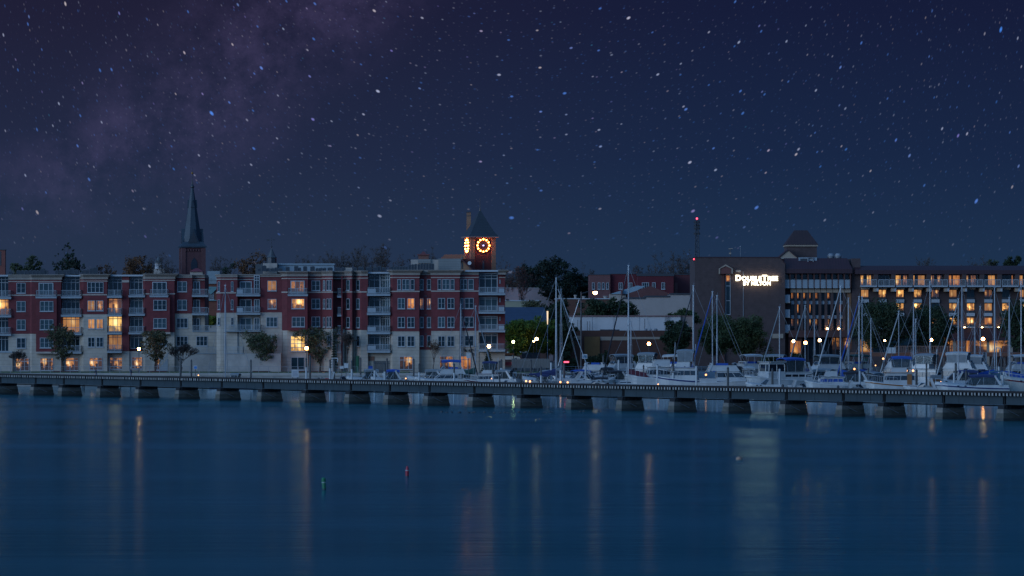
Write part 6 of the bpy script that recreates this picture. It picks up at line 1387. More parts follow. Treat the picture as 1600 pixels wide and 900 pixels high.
b = MB(); b.box(PX(788, 655), PX(800, 655), 655, 655.4, PZ(571, 655), PZ(565.6, 655)); b.build('board', mat('barrier_red', (.42, .05, .05), .7, .2, 2), t)
b = MB()
for x in (789, 799): b.box(PX(x, 655) - .06, PX(x, 655) + .06, 655.1, 655.3, GZ, PZ(570.8, 655))
b.build('leg', METG, t)
def board(name, label, x0, x1, y0, y1, Y, face, zb=.4, legs=None, border=None, marks=None):
    o = W((x0 + x1) / 2, y1, Y); o.z = zb; t = thing(name, label, 'sign', o)
    b = MB(); b.box(PX(x0, Y), PX(x1, Y), Y - .03, Y + .03, PZ(y1, Y), PZ(y0, Y)); p = b.build('panel', border or face, t)
    if border:
        b = MB(); k = (x1 - x0) * .12; b.box(PX(x0 + k, Y), PX(x1 - k, Y), Y - .05, Y - .03, PZ(y1 - k, Y), PZ(y0 + k * 1.6, Y)); b.build('sign_face', face, p)
    if marks:
        b = MB(); rn = random.Random(5)
        for yy in marks:
            x = x0 + 1.6
            while x < x1 - 2:
                w = rn.uniform(.5, 1.0); b.box(PX(x, Y), PX(x + w, Y), Y - .04, Y - .03, PZ(yy + .75, Y), PZ(yy - .75, Y)); x += w + .35
        b.build('lettering', mat('faint_lettering', (.25, .26, .29), .7, .1, 2), p)
    b = MB()
    for x in (legs or ((x0 + x1) / 2,)): b.box(PX(x, Y) - .05, PX(x, Y) + .05, Y + .03, Y + .12, zb, PZ(y0 + 1, Y))
    b.build('post', WOOD, t); return t
board('notice_sign', 'square white notice board with faint grey lines at the water edge', 455.6, 466.6, 578, 589.4, 634, SLEEVE, marks=(580.8, 583, 585.2, 587.2), legs=(457.4, 464.8))
board('notice_sign', 'small white sign with a blue middle in front of the garage wall', 302.6, 308.2, 571.2, 577, 641, mat('sign_blue', (.03, .16, .42), .6, .1, 2), zb=GZ - .4, border=SLEEVE)
board('notice_sign', 'blue and white sign on the black floodlight pole', 909.4, 917.6, 553.4, 560.4, 646, mat('sign_teal', (.06, .14, .20), .6, .1, 2), zb=GZ, border=SLEEVE)
def frame_post(label, x0, x1, y0, y1, Y, zb=.3):
    o = W((x0 + x1) / 2, y1, Y); o.z = zb; t = thing('dock_gantry', label, 'gantry', o); b = MB()
    b.box(PX(x0, Y), PX(x1, Y), Y - .08, Y + .08, PZ(y0 + 1.3, Y), PZ(y0, Y)); b.build('crossbar', SLEEVE, t)
    for x, yb in ((x0 + .5, None), (x1 - .5, y1)):
        b = MB(); b.box(PX(x, Y) - .07, PX(x, Y) + .07, Y - .07, Y + .07, zb if yb is None else PZ(yb, Y), PZ(y0 + 1.3, Y)); b.build('upright', SLEEVE, t)
frame_post('white gantry frame beside the red-trimmed runabout', 518.4, 528, 559, 566, 636); frame_post('white bent pipe at the dock end by the navy sail cover', 801, 807, 581, 588, 622); frame_post('white gantry frame near the right edge behind the cruisers', 1556.4, 1563.4, 543, 556, 630)

# ================================================================ people on the landing
def person(label, px, Y, zb, h, pose, coat, legs_m, rz):
    o = W(px, 590, Y); o.z = zb; t = thing('person', label, 'person', o, rz, local=True)
    s = h / 1.75; st = pose
    J = {'pelvis': (0, 0, .93), 'waist': (.0, 0, 1.08), 'chest': (.02, 0, 1.30), 'neck': (.03, 0, 1.48), 'head': (.06, 0, 1.62), 'top': (.06, 0, 1.72)}
    rad = {'pelvis': .165, 'waist': .150, 'chest': .175, 'neck': .065, 'head': .105, 'top': .075}
    E = [('pelvis', 'waist'), ('waist', 'chest'), ('chest', 'neck'), ('neck', 'head'), ('head', 'top')]
    for sd, k in ((.10, 'l'), (-.10, 'r')):
        f = st if k == 'l' else -st
        J['hip' + k] = (0, sd, .88); J['knee' + k] = (.20 * f + .03, sd, .49); J['ank' + k] = (.34 * f - .05, sd, .09); J['toe' + k] = (.34 * f + .12, sd * 1.1, .04)
        J['sh' + k] = (.02, sd * 2.0, 1.40); J['elb' + k] = (-.16 * f + .02, sd * 2.5, 1.13); J['wri' + k] = (-.16 * f + .16, sd * 2.2, .92); J['han' + k] = (-.16 * f + .20, sd * 2.15, .83)
        rad.update({'hip' + k: .11, 'knee' + k: .072, 'ank' + k: .05, 'toe' + k: .045, 'sh' + k: .085, 'elb' + k: .06, 'wri' + k: .045, 'han' + k: .035})
        E += [('pelvis', 'hip' + k), ('hip' + k, 'knee' + k), ('knee' + k, 'ank' + k), ('ank' + k, 'toe' + k), ('chest', 'sh' + k), ('sh' + k, 'elb' + k), ('elb' + k, 'wri' + k), ('wri' + k, 'han' + k)]
    names = list(J); me = bpy.data.meshes.new('person_body'); me.from_pydata([Vector(J[n]) * s for n in names], [(names.index(a), names.index(c)) for a, c in E], [])
    tmp = bpy.data.objects.new('tmp', me); COL.objects.link(tmp)
    md = tmp.modifiers.new('skin', 'SKIN'); md.use_smooth_shade = True; tmp.modifiers.new('sub', 'SUBSURF').levels = 2
    for n, sv in zip(names, me.skin_vertices[0].data): sv.radius = (rad[n] * s, rad[n] * s); sv.use_root = n == 'pelvis'
    bpy.context.view_layer.update(); dg = bpy.context.evaluated_depsgraph_get(); m2 = bpy.data.meshes.new_from_object(tmp.evaluated_get(dg)); bpy.data.objects.remove(tmp)
    m2.name = 'body'; skin = mat('skin', (.32, .18, .13), .6, .1, 4); shoe = METD
    m2.materials.clear()
    for mm in (coat, legs_m, skin, shoe): m2.materials.append(mm)
    for p in m2.polygons:
        c = p.center / s; p.material_index = 2 if c.z > 1.47 or (abs(c.y) > .17 and c.z < .93) else (0 if c.z > .86 else (3 if c.z < .09 else 1)); p.use_smooth = True
    ob = bpy.data.objects.new('body', m2); COL.objects.link(ob); ob.parent = t
    b = MB(); hc = Vector(J['head']) * s
    b.lathe([(.10 * s, .0), (.118 * s, .05), (.105 * s, .11), (.05 * s, .15)], hc + Vector((-.015, 0, .01)), 12); b.build('hair' if st else 'cap', METD if st else mat('cap_pale', (.4, .4, .38), .8, .1, 3), t, smooth=True)
    b = MB(); b.box(hc.x + .09 * s, hc.x + .125 * s, -.015, .015, hc.z - .035, hc.z + .01); b.build('nose', skin, t)
    b = MB()
    for sy in (-.04, .04): b.box(hc.x + .088 * s, hc.x + .102 * s, sy - .012, sy + .012, hc.z + .012, hc.z + .026)
    b.build('eyes', METD, t)
    return t
LAND = 1.42; LYY = 633.5
person('person in a dark jacket and pale jeans walking along the landing', 150, LYY, LAND, 1.76, 1.0, mat('jacket_dark', (.022, .026, .040), .9, .2, 3), mat('jeans_pale', (.20, .27, .36), .9, .2, 4), math.pi)
person('person in a dark coat and pale cap standing on the landing', 205, LYY, LAND, 1.82, 0.0, mat('coat_navy', (.018, .028, .052), .9, .2, 3), mat('trousers_blue', (.05, .08, .13), .9, .2, 4), R(200))
o = W(153.6, 588, LYY); o.z = LAND; t = thing('white_dog', 'small white dog walking beside the person in pale jeans', 'dog', o, math.pi, local=True)
b = MB(); FUR = mat('fur_white', (.5, .49, .46), .9, .1, 6)
b.loft([[(x, r * math.cos(k * math.pi / 4), .30 + z + r * 1.1 * math.sin(k * math.pi / 4)) for k in range(8)] for x, r, z in ((-.24, .03, .03), (-.20, .08, .02), (-.06, .085, .02), (.10, .10, .01), (.17, .085, .05), (.22, .06, .12), (.26, .065, .17), (.31, .06, .17), (.36, .032, .15), (.39, .015, .14))])
for x, y in ((-.17, .05), (-.15, -.05), (.11, .05), (.13, -.05)): b.tube([(x, y, .30), (x - (.035 if x < 0 else -.01), y, .15), (x, y, .02), (x + .05, y, .01)], [.045, .024, .018, .016], 6)
b.tube([(-.23, 0, .36), (-.30, 0, .46), (-.27, 0, .53)], [.025, .02, .01], 5)
for y in (-.045, .045): b.tube([(.25, y, .51), (.23, y * 1.4, .57)], [.03, .01], 5)
b.build('body', FUR, t)
# ================================================================ docks and pilings
def dock(label, px0, px1, Y0, Y1, z=.85, name='dock'):
    x0, x1 = PX(px0, Y0), PX(px1, Y0); t = thing(name, label, 'dock', ((x0 + x1) / 2, Y0, 0))
    b = MB(); n = max(1, int((x1 - x0) / 3.0))
    for i in range(n): xa = x0 + (x1 - x0) * i / n; xb = x0 + (x1 - x0) * (i + 1) / n; b.box(xa + .01, xb - .01, Y0, Y1, z - .12, z)
    b.build('deck', PLANK, t)
    b = MB(); b.box(x0, x1, Y0 - .06, Y0 - .003, z - .42, z - .02); b.box(x0, x1, Y1 + .003, Y1 + .06, z - .42, z - .02); b.build('fascia', WOOD, t)
    k = max(1, round((x1 - x0) / 6))
    for i in range(k + 1):
        b = MB(); x = x0 + (x1 - x0) * i / k; b.lathe([(.16, -1.5), (.15, z + .02)], (x, Y0 + .3, 0), 7); b.build('pile', WOOD, t)
dock('pale concrete landing along the sea wall where two people walk', -40, 700, 630.5, 637.5, 1.42)
dock('outer timber marina dock behind the first boats, left part', 505, 905, 612, 614)
dock('outer timber marina dock behind the cruisers in the middle', 870, 1250, 590, 592.2)
dock('outer timber marina dock behind the cruisers at the right', 1180, 1640, 566, 568.2)
dock('inner timber marina dock nearest the sea wall at the right', 860, 1640, 626, 628.2, .9)
def piling(px, py, Y, label, sleeve=None, r=.17):
    o = W(px, 600, Y); o.z = 0; zt = PZ(py, Y); t = thing('piling', label, 'piling', o, group='mooring pilings in the marina')
    b = MB(); b.lathe([(r * 1.08, -1.5), (r, zt - .25), (r * .98, zt - .2)], o, 9); b.build('post', WOOD, t)
    b = MB(); b.lathe([(r * 1.12, zt - .22), (r * 1.1, zt - .12), (r * .2, zt + .10)], o, 9); b.build('cap', METD, t)
    if sleeve: b = MB(); b.lathe([(r * 1.16, -.5), (r * 1.16, PZ(sleeve, Y))], o, 10); b.build('sleeve', SLEEVE, t)
# column, top row, sleeve top row (or None), distance, what stands next to it
PIL = [(282, 559, None, 626, 'thick dark piling before the small bare tree'), (299, 562.4, None, 626, 'thin dark piling left of the small blue and white sign'), (392, 562.4, None, 624, 'dark piling below the left side of the round street tree'),
       (484.4, 555, None, 622, 'thick dark piling right behind the orange lamp pole'), (478.6, 560, 574, 618, 'piling with white sleeve just left of the notice board gap'), (515.6, 562, 575.6, 612, 'piling with white sleeve in front of the red trimmed runabout'), (522, 560.6, None, 620, 'thick dark piling under the white gantry frame'), (549.6, 563.6, 577, 610, 'piling with white sleeve at the bow of the canopied cruiser'), (563.4, 559, None, 622, 'dark piling left of the dark screen fence'), (585.4, 566, 578.8, 610, 'piling with white sleeve at the stern of the canopied cruiser'), (601, 567.4, 580.6, 609, 'piling with white sleeve by the blue topped runabout'), (604.6, 560, None, 622, 'dark piling at the right end of the dark screen fence'),
       (646.4, 561, None, 622, 'tall dark piling by the lit ground floor window'), (655, 568.4, 582, 606, 'piling with white sleeve at the bow of the flybridge boat'), (709.6, 568.4, 582.6, 606, 'piling with white sleeve at the stern of the flybridge boat'), (769.8, 571, 584.6, 604, 'piling with white sleeve before the navy canvas trawler'), (780.6, 564, None, 624, 'thick dark piling right of the fir tree'), (783.4, 562, 575, 622, 'piling with white sleeve beside the thick dark one at the block corner'),
       (829.6, 562, None, 624, 'dark piling beneath the green trees'), (845.4, 573, 586.6, 603, 'piling with white sleeve before the navy sail cover'), (861.2, 566, 566.6, 606, 'slim all-white piling just left of the tall mast'), (876, 577, 577.6, 602, 'all-white piling just right of the tall mast foot'), (881.4, 568, None, 614, 'thick dark piling under the red light'), (915, 566, 566.8, 612, 'all-white piling right of the black floodlight pole'), (942.6, 555, None, 628, 'tall dark piling before the tall round shrub'), (936, 570, None, 622, 'short dark piling between the small cruisers'),
       (966.6, 562, 562.6, 614, 'slim all-white piling behind the maroon sail'), (989.6, 570, 580.4, 600, 'piling with white sleeve just right of the second tall mast'), (1005.6, 570.6, None, 600, 'dark piling in front of the white cabin cruiser'), (1027.2, 570, 570.6, 598, 'all-white piling beneath the long lamp pole'), (1051.8, 568.6, 582.6, 597, 'piling with white sleeve between two white cruisers'), (1070, 572.6, None, 597, 'dark piling left of the blue boat tent'), (1088, 571, 572, 594, 'all-white piling in front of the blue boat tent'), (1137.4, 574, None, 590, 'thick dark piling before the big white motor yacht'), (1206.8, 576, None, 584, 'thick dark piling before the pilothouse boat'), (1218.2, 576, 576.6, 583, 'all-white piling before the pilothouse boat'),
       (1294, 562.6, None, 612, 'dark piling behind the grey bimini boat'), (1343.4, 579, 579.6, 572, 'all-white piling beside the black canopy cruiser'), (1356.6, 575.6, None, 572, 'dark piling right of the black canopy cruiser'), (1347, 565, None, 606, 'dark piling with green top behind the black canopy cruiser'), (1392.4, 566, None, 604, 'dark piling above the blue canopy trawler'), (1432, 577.6, None, 568, 'thick dark piling right of the blue canopy trawler'), (1447.6, 567.4, None, 570, 'tall dark piling left of the little wooden cabin boat'), (1472.4, 579.6, 594.6, 562, 'piling with white sleeve right of the wooden cabin boat'), (1493.4, 567.4, None, 574, 'thick dark piling behind the striped cruiser bow'), (1490.8, 582, 582.6, 558, 'all-white piling before the striped cruiser bow'), (1509.6, 579, None, 556, 'thick dark piling before the striped cruiser windshield'), (1506.6, 556, None, 610, 'dark piling under the lit porch column'), (1560.8, 572.6, 573, 584, 'all-white piling behind the striped cruiser stern'), (1566.4, 585.4, 586, 552, 'all-white piling before the striped cruiser stern'), (1568.4, 580, 580.6, 556, 'slim all-white piling next to the red striped hull'), (1579.4, 566, None, 588, 'thin dark piling near the right edge'), (1538, 551, None, 622, 'broad dark piling under the lamp before the porch roof'), (1564.6, 558, None, 606, 'dark piling under the gantry frame at the right')]
for px, py, sl, Y, l in PIL: piling(px, py, Y, l, sl, .17 if 'thick' in l or 'broad' in l else .135)

# ================================================================ boats
def hull(t, L, B, fb, fs, boot=BOOTB, top=WHITE, stripe=None, tumble=.9, name='hull', deck=None):
    """t: boat; L length, B beam, fb/fs freeboard at bow and stern; bow towards +x"""
    st = [(-.5, .86, 0), (-.3, .96, 0), (-.05, 1.0, 0), (.18, .93, .02), (.34, .70, .10), (.44, .38, .22), (.5, .03, .36)]
    rings = []
    for f, w, r in st:
        k = (f + .5); fz = fs + (fb - fs) * k ** 1.8; hb = B / 2 * w; x = f * L + (r * .0)
        lift = .0 if f < .2 else (f - .2) / .3 * fb * .35
        prof = [(0.0, -.45 + lift * .9), (hb * .62, -.30 + lift), (hb * tumble * .93, .06 + lift * .45), (hb * .97, .22 + lift * .3), (hb * 1.0, fz - .24), (hb * 1.02, fz - .08), (hb * 1.0, fz)]
        xo = [-.09 * L * max(0, (f - .3) / .2) * (1 - q) for q in (0, .15, .35, .45, .8, .92, 1)]
        ring = [(x + a, y, z) for (y, z), a in zip(prof, xo)] + [(x + a, -y, z) for (y, z), a in list(zip(prof, xo))[::-1][:-1]]
        rings.append(ring)
    b = MB(); n = len(rings[0])
    mm = [1, 1, 1, 0, 2, 0, 0, 0, 2, 0, 1, 1, 1]
    b.loft(rings, mats=mm, cap=False)
    b.f.append(tuple(range(n))[::-1]); b.m.append(0)
    return b.build(name, [top, boot, stripe or top], t)
def cab(t, name, x0, x1, z0, z1, w0, w1, rf, rb, m, glass=None, gz=(.35, .82), posts=3, parent=None, roof=.12, front=True, nose=.0):
    """cabin: tapered trunk with a recessed glass band and a roof lip; rf/rb = rake of the front and back faces"""
    def ring(f): 
        z = z0 + (z1 - z0) * f; w = w0 + (w1 - w0) * f; return [(x0 + rb * f, -w, z), (x1 - rf * f - nose, -w, z), (x1 - rf * f, -w * .55, z), (x1 - rf * f, w * .55, z), (x1 - rf * f - nose, w, z), (x0 + rb * f, w, z)]
    def grow(r, d): 
        cx = (r[0][0] + r[2][0]) / 2; return [(x + (d if x > cx else -d), y + (d if y > 0 else -d), z) for x, y, z in r]
    b = MB(); g0, g1 = gz
    b.loft([ring(0), ring(g0)]); 
    r1, r2 = ring(g1), ring(1); b.loft([r1, r2])
    top = [(x, y, z1 + .0) for x, y, z in grow(r2, roof)]; b.loft([[(x, y, z1 + .005) for x, y, z in top], [(x, y, z1 + .07) for x, y, z in top]])
    if glass:
        ra, rb_ = ring(g0), ring(g1)
        for k in range(6):
            a0, a1 = Vector(ra[k]), Vector(rb_[k]); b.tube([a0, a1], .045, 4)
        for i in range(1, posts):
            f = i / posts
            for k0, k1 in ((0, 1), (5, 4)):
                a0 = Vector(ra[k0]).lerp(Vector(ra[k1]), f); a1 = Vector(rb_[k0]).lerp(Vector(rb_[k1]), f); b.tube([a0, a1], .04, 4)
        o = b.build(name, m, t); g = MB(); g.loft([grow(ring(g0 - .002), -.03), grow(ring(g1 + .002), -.03)]); g.build('window_band', glass, o)
    else:
        b.loft([ring(g0), ring(g1)]); o = b.build(name, m, t)
    return o
def bimini(t, x0, x1, z, w, h, cloth, sides=None, foot=None, name='canopy', frame=ALU, curve=.16):
    """cloth roof arched across and along on a tube frame; sides = clear or mesh curtains down to foot"""
    xs = [x0 + (x1 - x0) * i / 6 for i in range(7)]; rings = []
    def cross(x, dz, s):
        f = (x - x0) / (x1 - x0); zz = z + h * (1 - (2 * f - 1) ** 2) * .35
        return [(x, w * q * s, zz + dz + curve * (1 - q * q)) for q in (-1, -.75, -.4, 0, .4, .75, 1)]
    b = MB()
    for x in xs: rings.append(cross(x, .05, 1) + [(a, y, q - .06) for a, y, q in cross(x, .03, .99)][::-1])
    b.loft(rings); 
    for s in (-1, 1):      # valance
        for i in range(6):
            p, q = cross(xs[i], 0, 1)[0 if s < 0 else -1], cross(xs[i + 1], 0, 1)[0 if s < 0 else -1]
            b.add([(p[0], p[1], p[2] + .05), (q[0], q[1], q[2] + .05), (q[0], q[1] - .02 * s, q[2] - .16), (p[0], p[1] - .02 * s, p[2] - .16)], [(0, 1, 2, 3)])
    o = b.build(name, cloth, t)
    fr = MB(); ft = foot if foot is not None else z - 1.3
    for xa, xb in ((x0 + .1, x0 + .35), (x1 - .1, x1 - .35), ((x0 + x1) / 2, (x0 + x1) / 2)):
        for s in (-1, 1): fr.tube([(xb, s * w * .98, ft), (xa, s * w * .97, z)], .024, 5)
    fr.build('canopy_frame', frame, o)
    if sides:
        c = MB()
        for s in (-1, 1): c.box(x0 + .15, x1 - .15, s * w * .96 - .012, s * w * .96 + .012, ft, z - .05)
        c.box(x1 - .17, x1 - .15, -w * .94, w * .94, ft, z - .05)
        c.box(x0 + .13, x0 + .15, -w * .94, w * .94, ft, z - .05); c.build('clear_curtain', sides, o)
    return o
def windshield(t, x, z, w, h, rake, m=SMOKE, length=1.0):
    """wrap-round raked screen: front pane and two wings"""
    b = MB(); f = MB(); A = [Vector((x - length, -w, z)), Vector((x, -w * .62, z)), Vector((x, w * .62, z)), Vector((x - length, w, z))]
    Bq = [Vector((x - length - rake * .5, -w * .96, z + h * .82)), Vector((x - rake, -w * .55, z + h)), Vector((x - rake, w * .55, z + h)), Vector((x - length - rake * .5, w * .96, z + h * .82))]
    for i in range(3):
        d = .02; b.add([A[i], A[i + 1], Bq[i + 1], Bq[i], A[i] - Vector((d, 0, 0)), A[i + 1] - Vector((d, 0, 0)), Bq[i + 1] - Vector((d, 0, 0)), Bq[i] - Vector((d, 0, 0))], [(0, 1, 2, 3), (7, 6, 5, 4), (0, 3, 7, 4), (1, 5, 6, 2), (3, 2, 6, 7), (0, 4, 5, 1)])
    f.tube(Bq, .03, 5)
    for a, c in zip(A, Bq): f.tube([a, c], .028, 5)
    o = f.build('windshield_frame', ALU, t); b.build('windshield', m, o); return o
def rails(t, L, fb, fs, B, x0=-.05, n=6, h=.55, m=ALU):
    """pulpit rail round the bow"""
    b = MB(); pts = []
    st = [(-.05, 1.0), (.18, .93), (.34, .70), (.44, .38), (.5, .03)]
    def edge(f):
        for (a, w), (c, w2) in zip(st, st[1:]):
            if a <= f <= c: return w + (w2 - w) * (f - a) / (c - a)
        return st[0][1]
    for s in (-1, 1):
        q = []
        for i in range(n + 1):
            f = x0 + (.49 - x0) * i / n; z = fs + (fb - fs) * (f + .5) ** 1.8; y = s * edge(f) * B / 2 * .96; q.append(Vector((f * L, y, z + h))); b.tube([(f * L, y, z), (f * L, y, z + h)], .018, 4)
        b.tube(q, .022, 4)
    b.build('pulpit_rail', m, t)
def deckplate(t, L, B, fb, fs, x0=-.02, m=WHITE, rise=.10):
    """foredeck with a crown"""
    st = [(-.5, .86), (-.3, .96), (-.05, 1.0), (.18, .93), (.34, .70), (.44, .38), (.5, .03)]
    b = MB(); rings = []
    for f, w in st:
        if f < x0 - .001: continue
        z = fs + (fb - fs) * (f + .5) ** 1.8; hb = B / 2 * w * .985; rings.append([(f * L, y * hb, z - .03 + rise * (1 - y * y)) for y in (-1, -.6, 0, .6, 1)] + [(f * L, y * hb, z - .14) for y in (1, 0, -1)])
    b.loft(rings); return b.build('deck', m, t)
def arch(t, x, z, w, h, rake, m=WHITE, th=.14):
    b = MB()
    for s in (-1, 1): b.loft([[(x + a, s * w - .05, z), (x + a + .34, s * w - .05, z), (x + a + .34, s * w + .05, z), (x + a, s * w + .05, z)] if i == 0 else [(x + rake, s * w * .86 - .05, z + h), (x + rake + .26, s * w * .86 - .05, z + h), (x + rake + .26, s * w * .86 + .05, z + h), (x + rake, s * w * .86 + .05, z + h)] for i, a in ((0, 0), (1, 0))])
    b.box(x + rake, x + rake + .26, -w * .9, w * .9, z + h, z + h + th); return b.build('radar_arch', m, t)
BG = 'boats moored in the marina'
def spot(px, Y): o = W(px, 600, Y); o.z = 0; return o
def motorboat(label, px, Y, L, rz, canopy=NAVY, stripe=None, top=WHITE, boot=BOOTB, archy=True, cloth=None, sides=VINYL, glass=SMOKE, h=1.0, name='motor_cruiser', zc=1.0):
    """express cruiser: raised foredeck, raked screen, cloth top, swept arch"""
    B = L * .33; fb, fs = 1.45 * zc, 1.0 * zc; t = thing(name, label, 'boat', spot(px, Y), rz, BG, True)
    hull(t, L, B, fb, fs, boot, top, stripe); deckplate(t, L, B, fb, fs, -.05, top, .32)
    b = MB(); b.loft([[(x, y * w, z) for y, z in ((-1, fs - .05), (-.96, fs + .30), (.96, fs + .30), (1, fs - .05))] for x, w in ((-.49 * L, B * .42), (-.05 * L, B * .46))]); b.build('cockpit_coaming', top, t)
    b = MB(); b.box(-.56 * L, -.5 * L, -B * .38, B * .38, .18, .30); b.build('swim_platform', top, t)
    zs = fs + .28; windshield(t, .10 * L, zs + .10, B * .40, .75 * h, .85, glass, L * .16)
    if canopy: bimini(t, -.34 * L if archy else -.22 * L, .04 * L, zs + 1.02 * h, B * .40, .25, canopy, sides, zs + .05)
    if archy: arch(t, -.40 * L, fs + .25, B * .46, 1.05 * h, .75, top)
    rails(t, L, fb + .1, fs, B, .06)
    b = MB()
    for s in (-1, 1):
        for f in (.10, .20): b.side([(f * L + .17 * math.cos(a * .785), fb * .82 + .07 * math.sin(a * .785)) for a in range(8)], s * B * .485 - .02, s * B * .485 + .02)
    b.build('porthole', SMOKE, t); return t
def flybridge(label, px, Y, L, rz, top=WHITE, canopy=None, stripe=None, boot=BOOTB, encl=None, name='flybridge_cruiser', hcab=1.35, glass=SMOKE, seats=BLUEC, zc=1.0, boxy=0.0):
    B = L * .34; fb, fs = 1.75 * zc, 1.15 * zc; t = thing(name, label, 'boat', spot(px, Y), rz, BG, True)
    hull(t, L, B, fb, fs, boot, top, stripe); deckplate(t, L, B, fb, fs, -.05, top, .22); rails(t, L, fb + .1, fs, B, .05)
    z0 = fs + .15; cab(t, 'cabin', -.26 * L, .20 * L, z0, z0 + hcab, B * .42, B * .37, L * (.13 - .09 * boxy), .0, top, glass, (.38, .86), 3, nose=.25, roof=.10)
    b = MB(); b.box(-.49 * L, -.26 * L, -B * .41, B * .41, fs - .05, fs + .45); b.build('cockpit', top, t); b = MB(); b.box(-.56 * L, -.5 * L, -B * .38, B * .38, .18, .30); b.build('swim_platform', top, t)
    z1 = z0 + hcab + .07; f = cab(t, 'flybridge', -.36 * L, .06 * L, z1, z1 + .62, B * .38, B * .36, L * .05, -.05, top, None, roof=.03)
    b = MB(); b.box(-.26 * L, -.10 * L, -B * .25, B * .25, z1 + .62, z1 + .95); b.build('seat', seats, f)
    windshield(t, .035 * L, z1 + .66, B * .30, .34, .25, glass, .5)
    if canopy: bimini(t, -.32 * L, .02 * L, z1 + 1.72, B * .32, .2, canopy, encl, z1 + .64)
    arch(t, -.40 * L, z1 - .1, B * .40, .95, .55, top); return t
def trawler(label, px, Y, L, rz, top=WHITE, canopy=BLUEC, trim=None, boot=BOOTB, name='trawler', encl=VINYL, door=None, hcab=1.7, roofc=None, glass=SMOKE):
    """upright displacement boat: tall cabin, cloth shelter over the upper helm"""
    B = L * .34; fb, fs = 1.7, 1.15; t = thing(name, label, 'boat', spot(px, Y), rz, BG, True)
    hull(t, L, B, fb, fs, boot, top, trim); deckplate(t, L, B, fb, fs, -.05, top, .12); rails(t, L, fb + .05, fs, B, -.05, 8, .75)
    z0 = fs; cab(t, 'cabin', -.36 * L, .18 * L, z0, z0 + hcab, B * .40, B * .36, .35, .1, top, glass, (.42, .80), 4, nose=.2, roof=.16)
    z1 = z0 + hcab + .07
    if trim: b = MB(); b.box(-.37 * L, .17 * L, -B * .40, B * .40, z1 - .003, z1 + .06); b.build('roof_trim', trim, t)
    u = cab(t, 'upper_helm', -.22 * L, .06 * L, z1 + .06, z1 + .68, B * .32, B * .29, .30, .0, top, None, roof=.02)
    if canopy: bimini(t, -.30 * L, .04 * L, z1 + 1.75, B * .34, .25, canopy, encl, z1 + .66)
    if roofc: b = MB(); b.box(-.36 * L, -.22 * L, -B * .36, B * .36, z1 + .06, z1 + .55); b.build('dinghy_cover', roofc, t)
    if door: b = MB(); b.box(-.30 * L, -.22 * L, -B * .425, B * .425, z0 + .05, z0 + hcab - .1); b.build('door', door, t)
    b = MB(); b.tube([(-.30 * L, 0, z1), (-.32 * L, 0, z1 + 2.6)], .05, 5); b.tube([(-.31 * L, -.5, z1 + 2.1), (-.31 * L, .5, z1 + 2.1)], .03, 4); b.build('signal_mast', ALU, t); return t
def pilothouse(label, px, Y, L, rz, canopy=BLUEC):
    B = L * .36; fb, fs = 1.9, 1.3; t = thing('pilothouse_boat', label, 'boat', spot(px, Y), rz, BG, True)
    hull(t, L, B, fb, fs, BOOTB, WHITE); deckplate(t, L, B, fb, fs, -.05, WHITE, .15); rails(t, L, fb, fs, B, .1)
    cab(t, 'pilothouse', -.02 * L, .24 * L, fs + .2, fs + 2.15, B * .42, B * .38, .15, .05, WHITE, SMOKE, (.45, .88), 2, nose=.15, roof=.18)
    cab(t, 'aft_cabin', -.44 * L, -.02 * L, fs, fs + .95, B * .42, B * .39, .05, .15, WHITE, SMOKE, (.45, .75), 4, roof=.04)
    bimini(t, -.34 * L, -.04 * L, fs + 2.45, B * .36, .25, canopy, VINYL, fs + 1.0); arch(t, -.44 * L, fs + .9, B * .40, 1.1, .4, WHITE); return t
def runabout(label, px, Y, L, rz, inner=REDP, cover=None, top=WHITE, stripe=None):
    B = L * .36; t = thing('runabout', label, 'boat', spot(px, Y), rz, BG, True)
    hull(t, L, B, 1.05, .85, BOOTB, top, stripe); deckplate(t, L, B, 1.05, .85, .10, top, .12)
    b = MB(); b.box(-.40 * L, -.30 * L, -B * .36, B * .36, .70, 1.25); b.box(-.12 * L, .02 * L, -B * .34, -B * .08, .6, 1.15); b.box(-.12 * L, .02 * L, B * .08, B * .34, .6, 1.15); b.build('seat', inner, t)
    windshield(t, .16 * L, .98, B * .42, .55, .5, SMOKE, L * .14)
    b = MB(); b.lathe([(.16, .55), (.20, .7), (.20, 1.15), (.15, 1.32), (.05, 1.36)], (-.56 * L, 0, 0), 8); b.box(-.57 * L, -.51 * L, -.06, .06, -.4, .8); b.build('outboard_motor', METD, t)
    if cover: bimini(t, -.38 * L, .06 * L, 1.85, B * .40, .2, cover, None, .95)
    arch(t, -.30 * L, .85, B * .44, 1.05, -.45 if False else .45, top) if cover is None else None
    return t
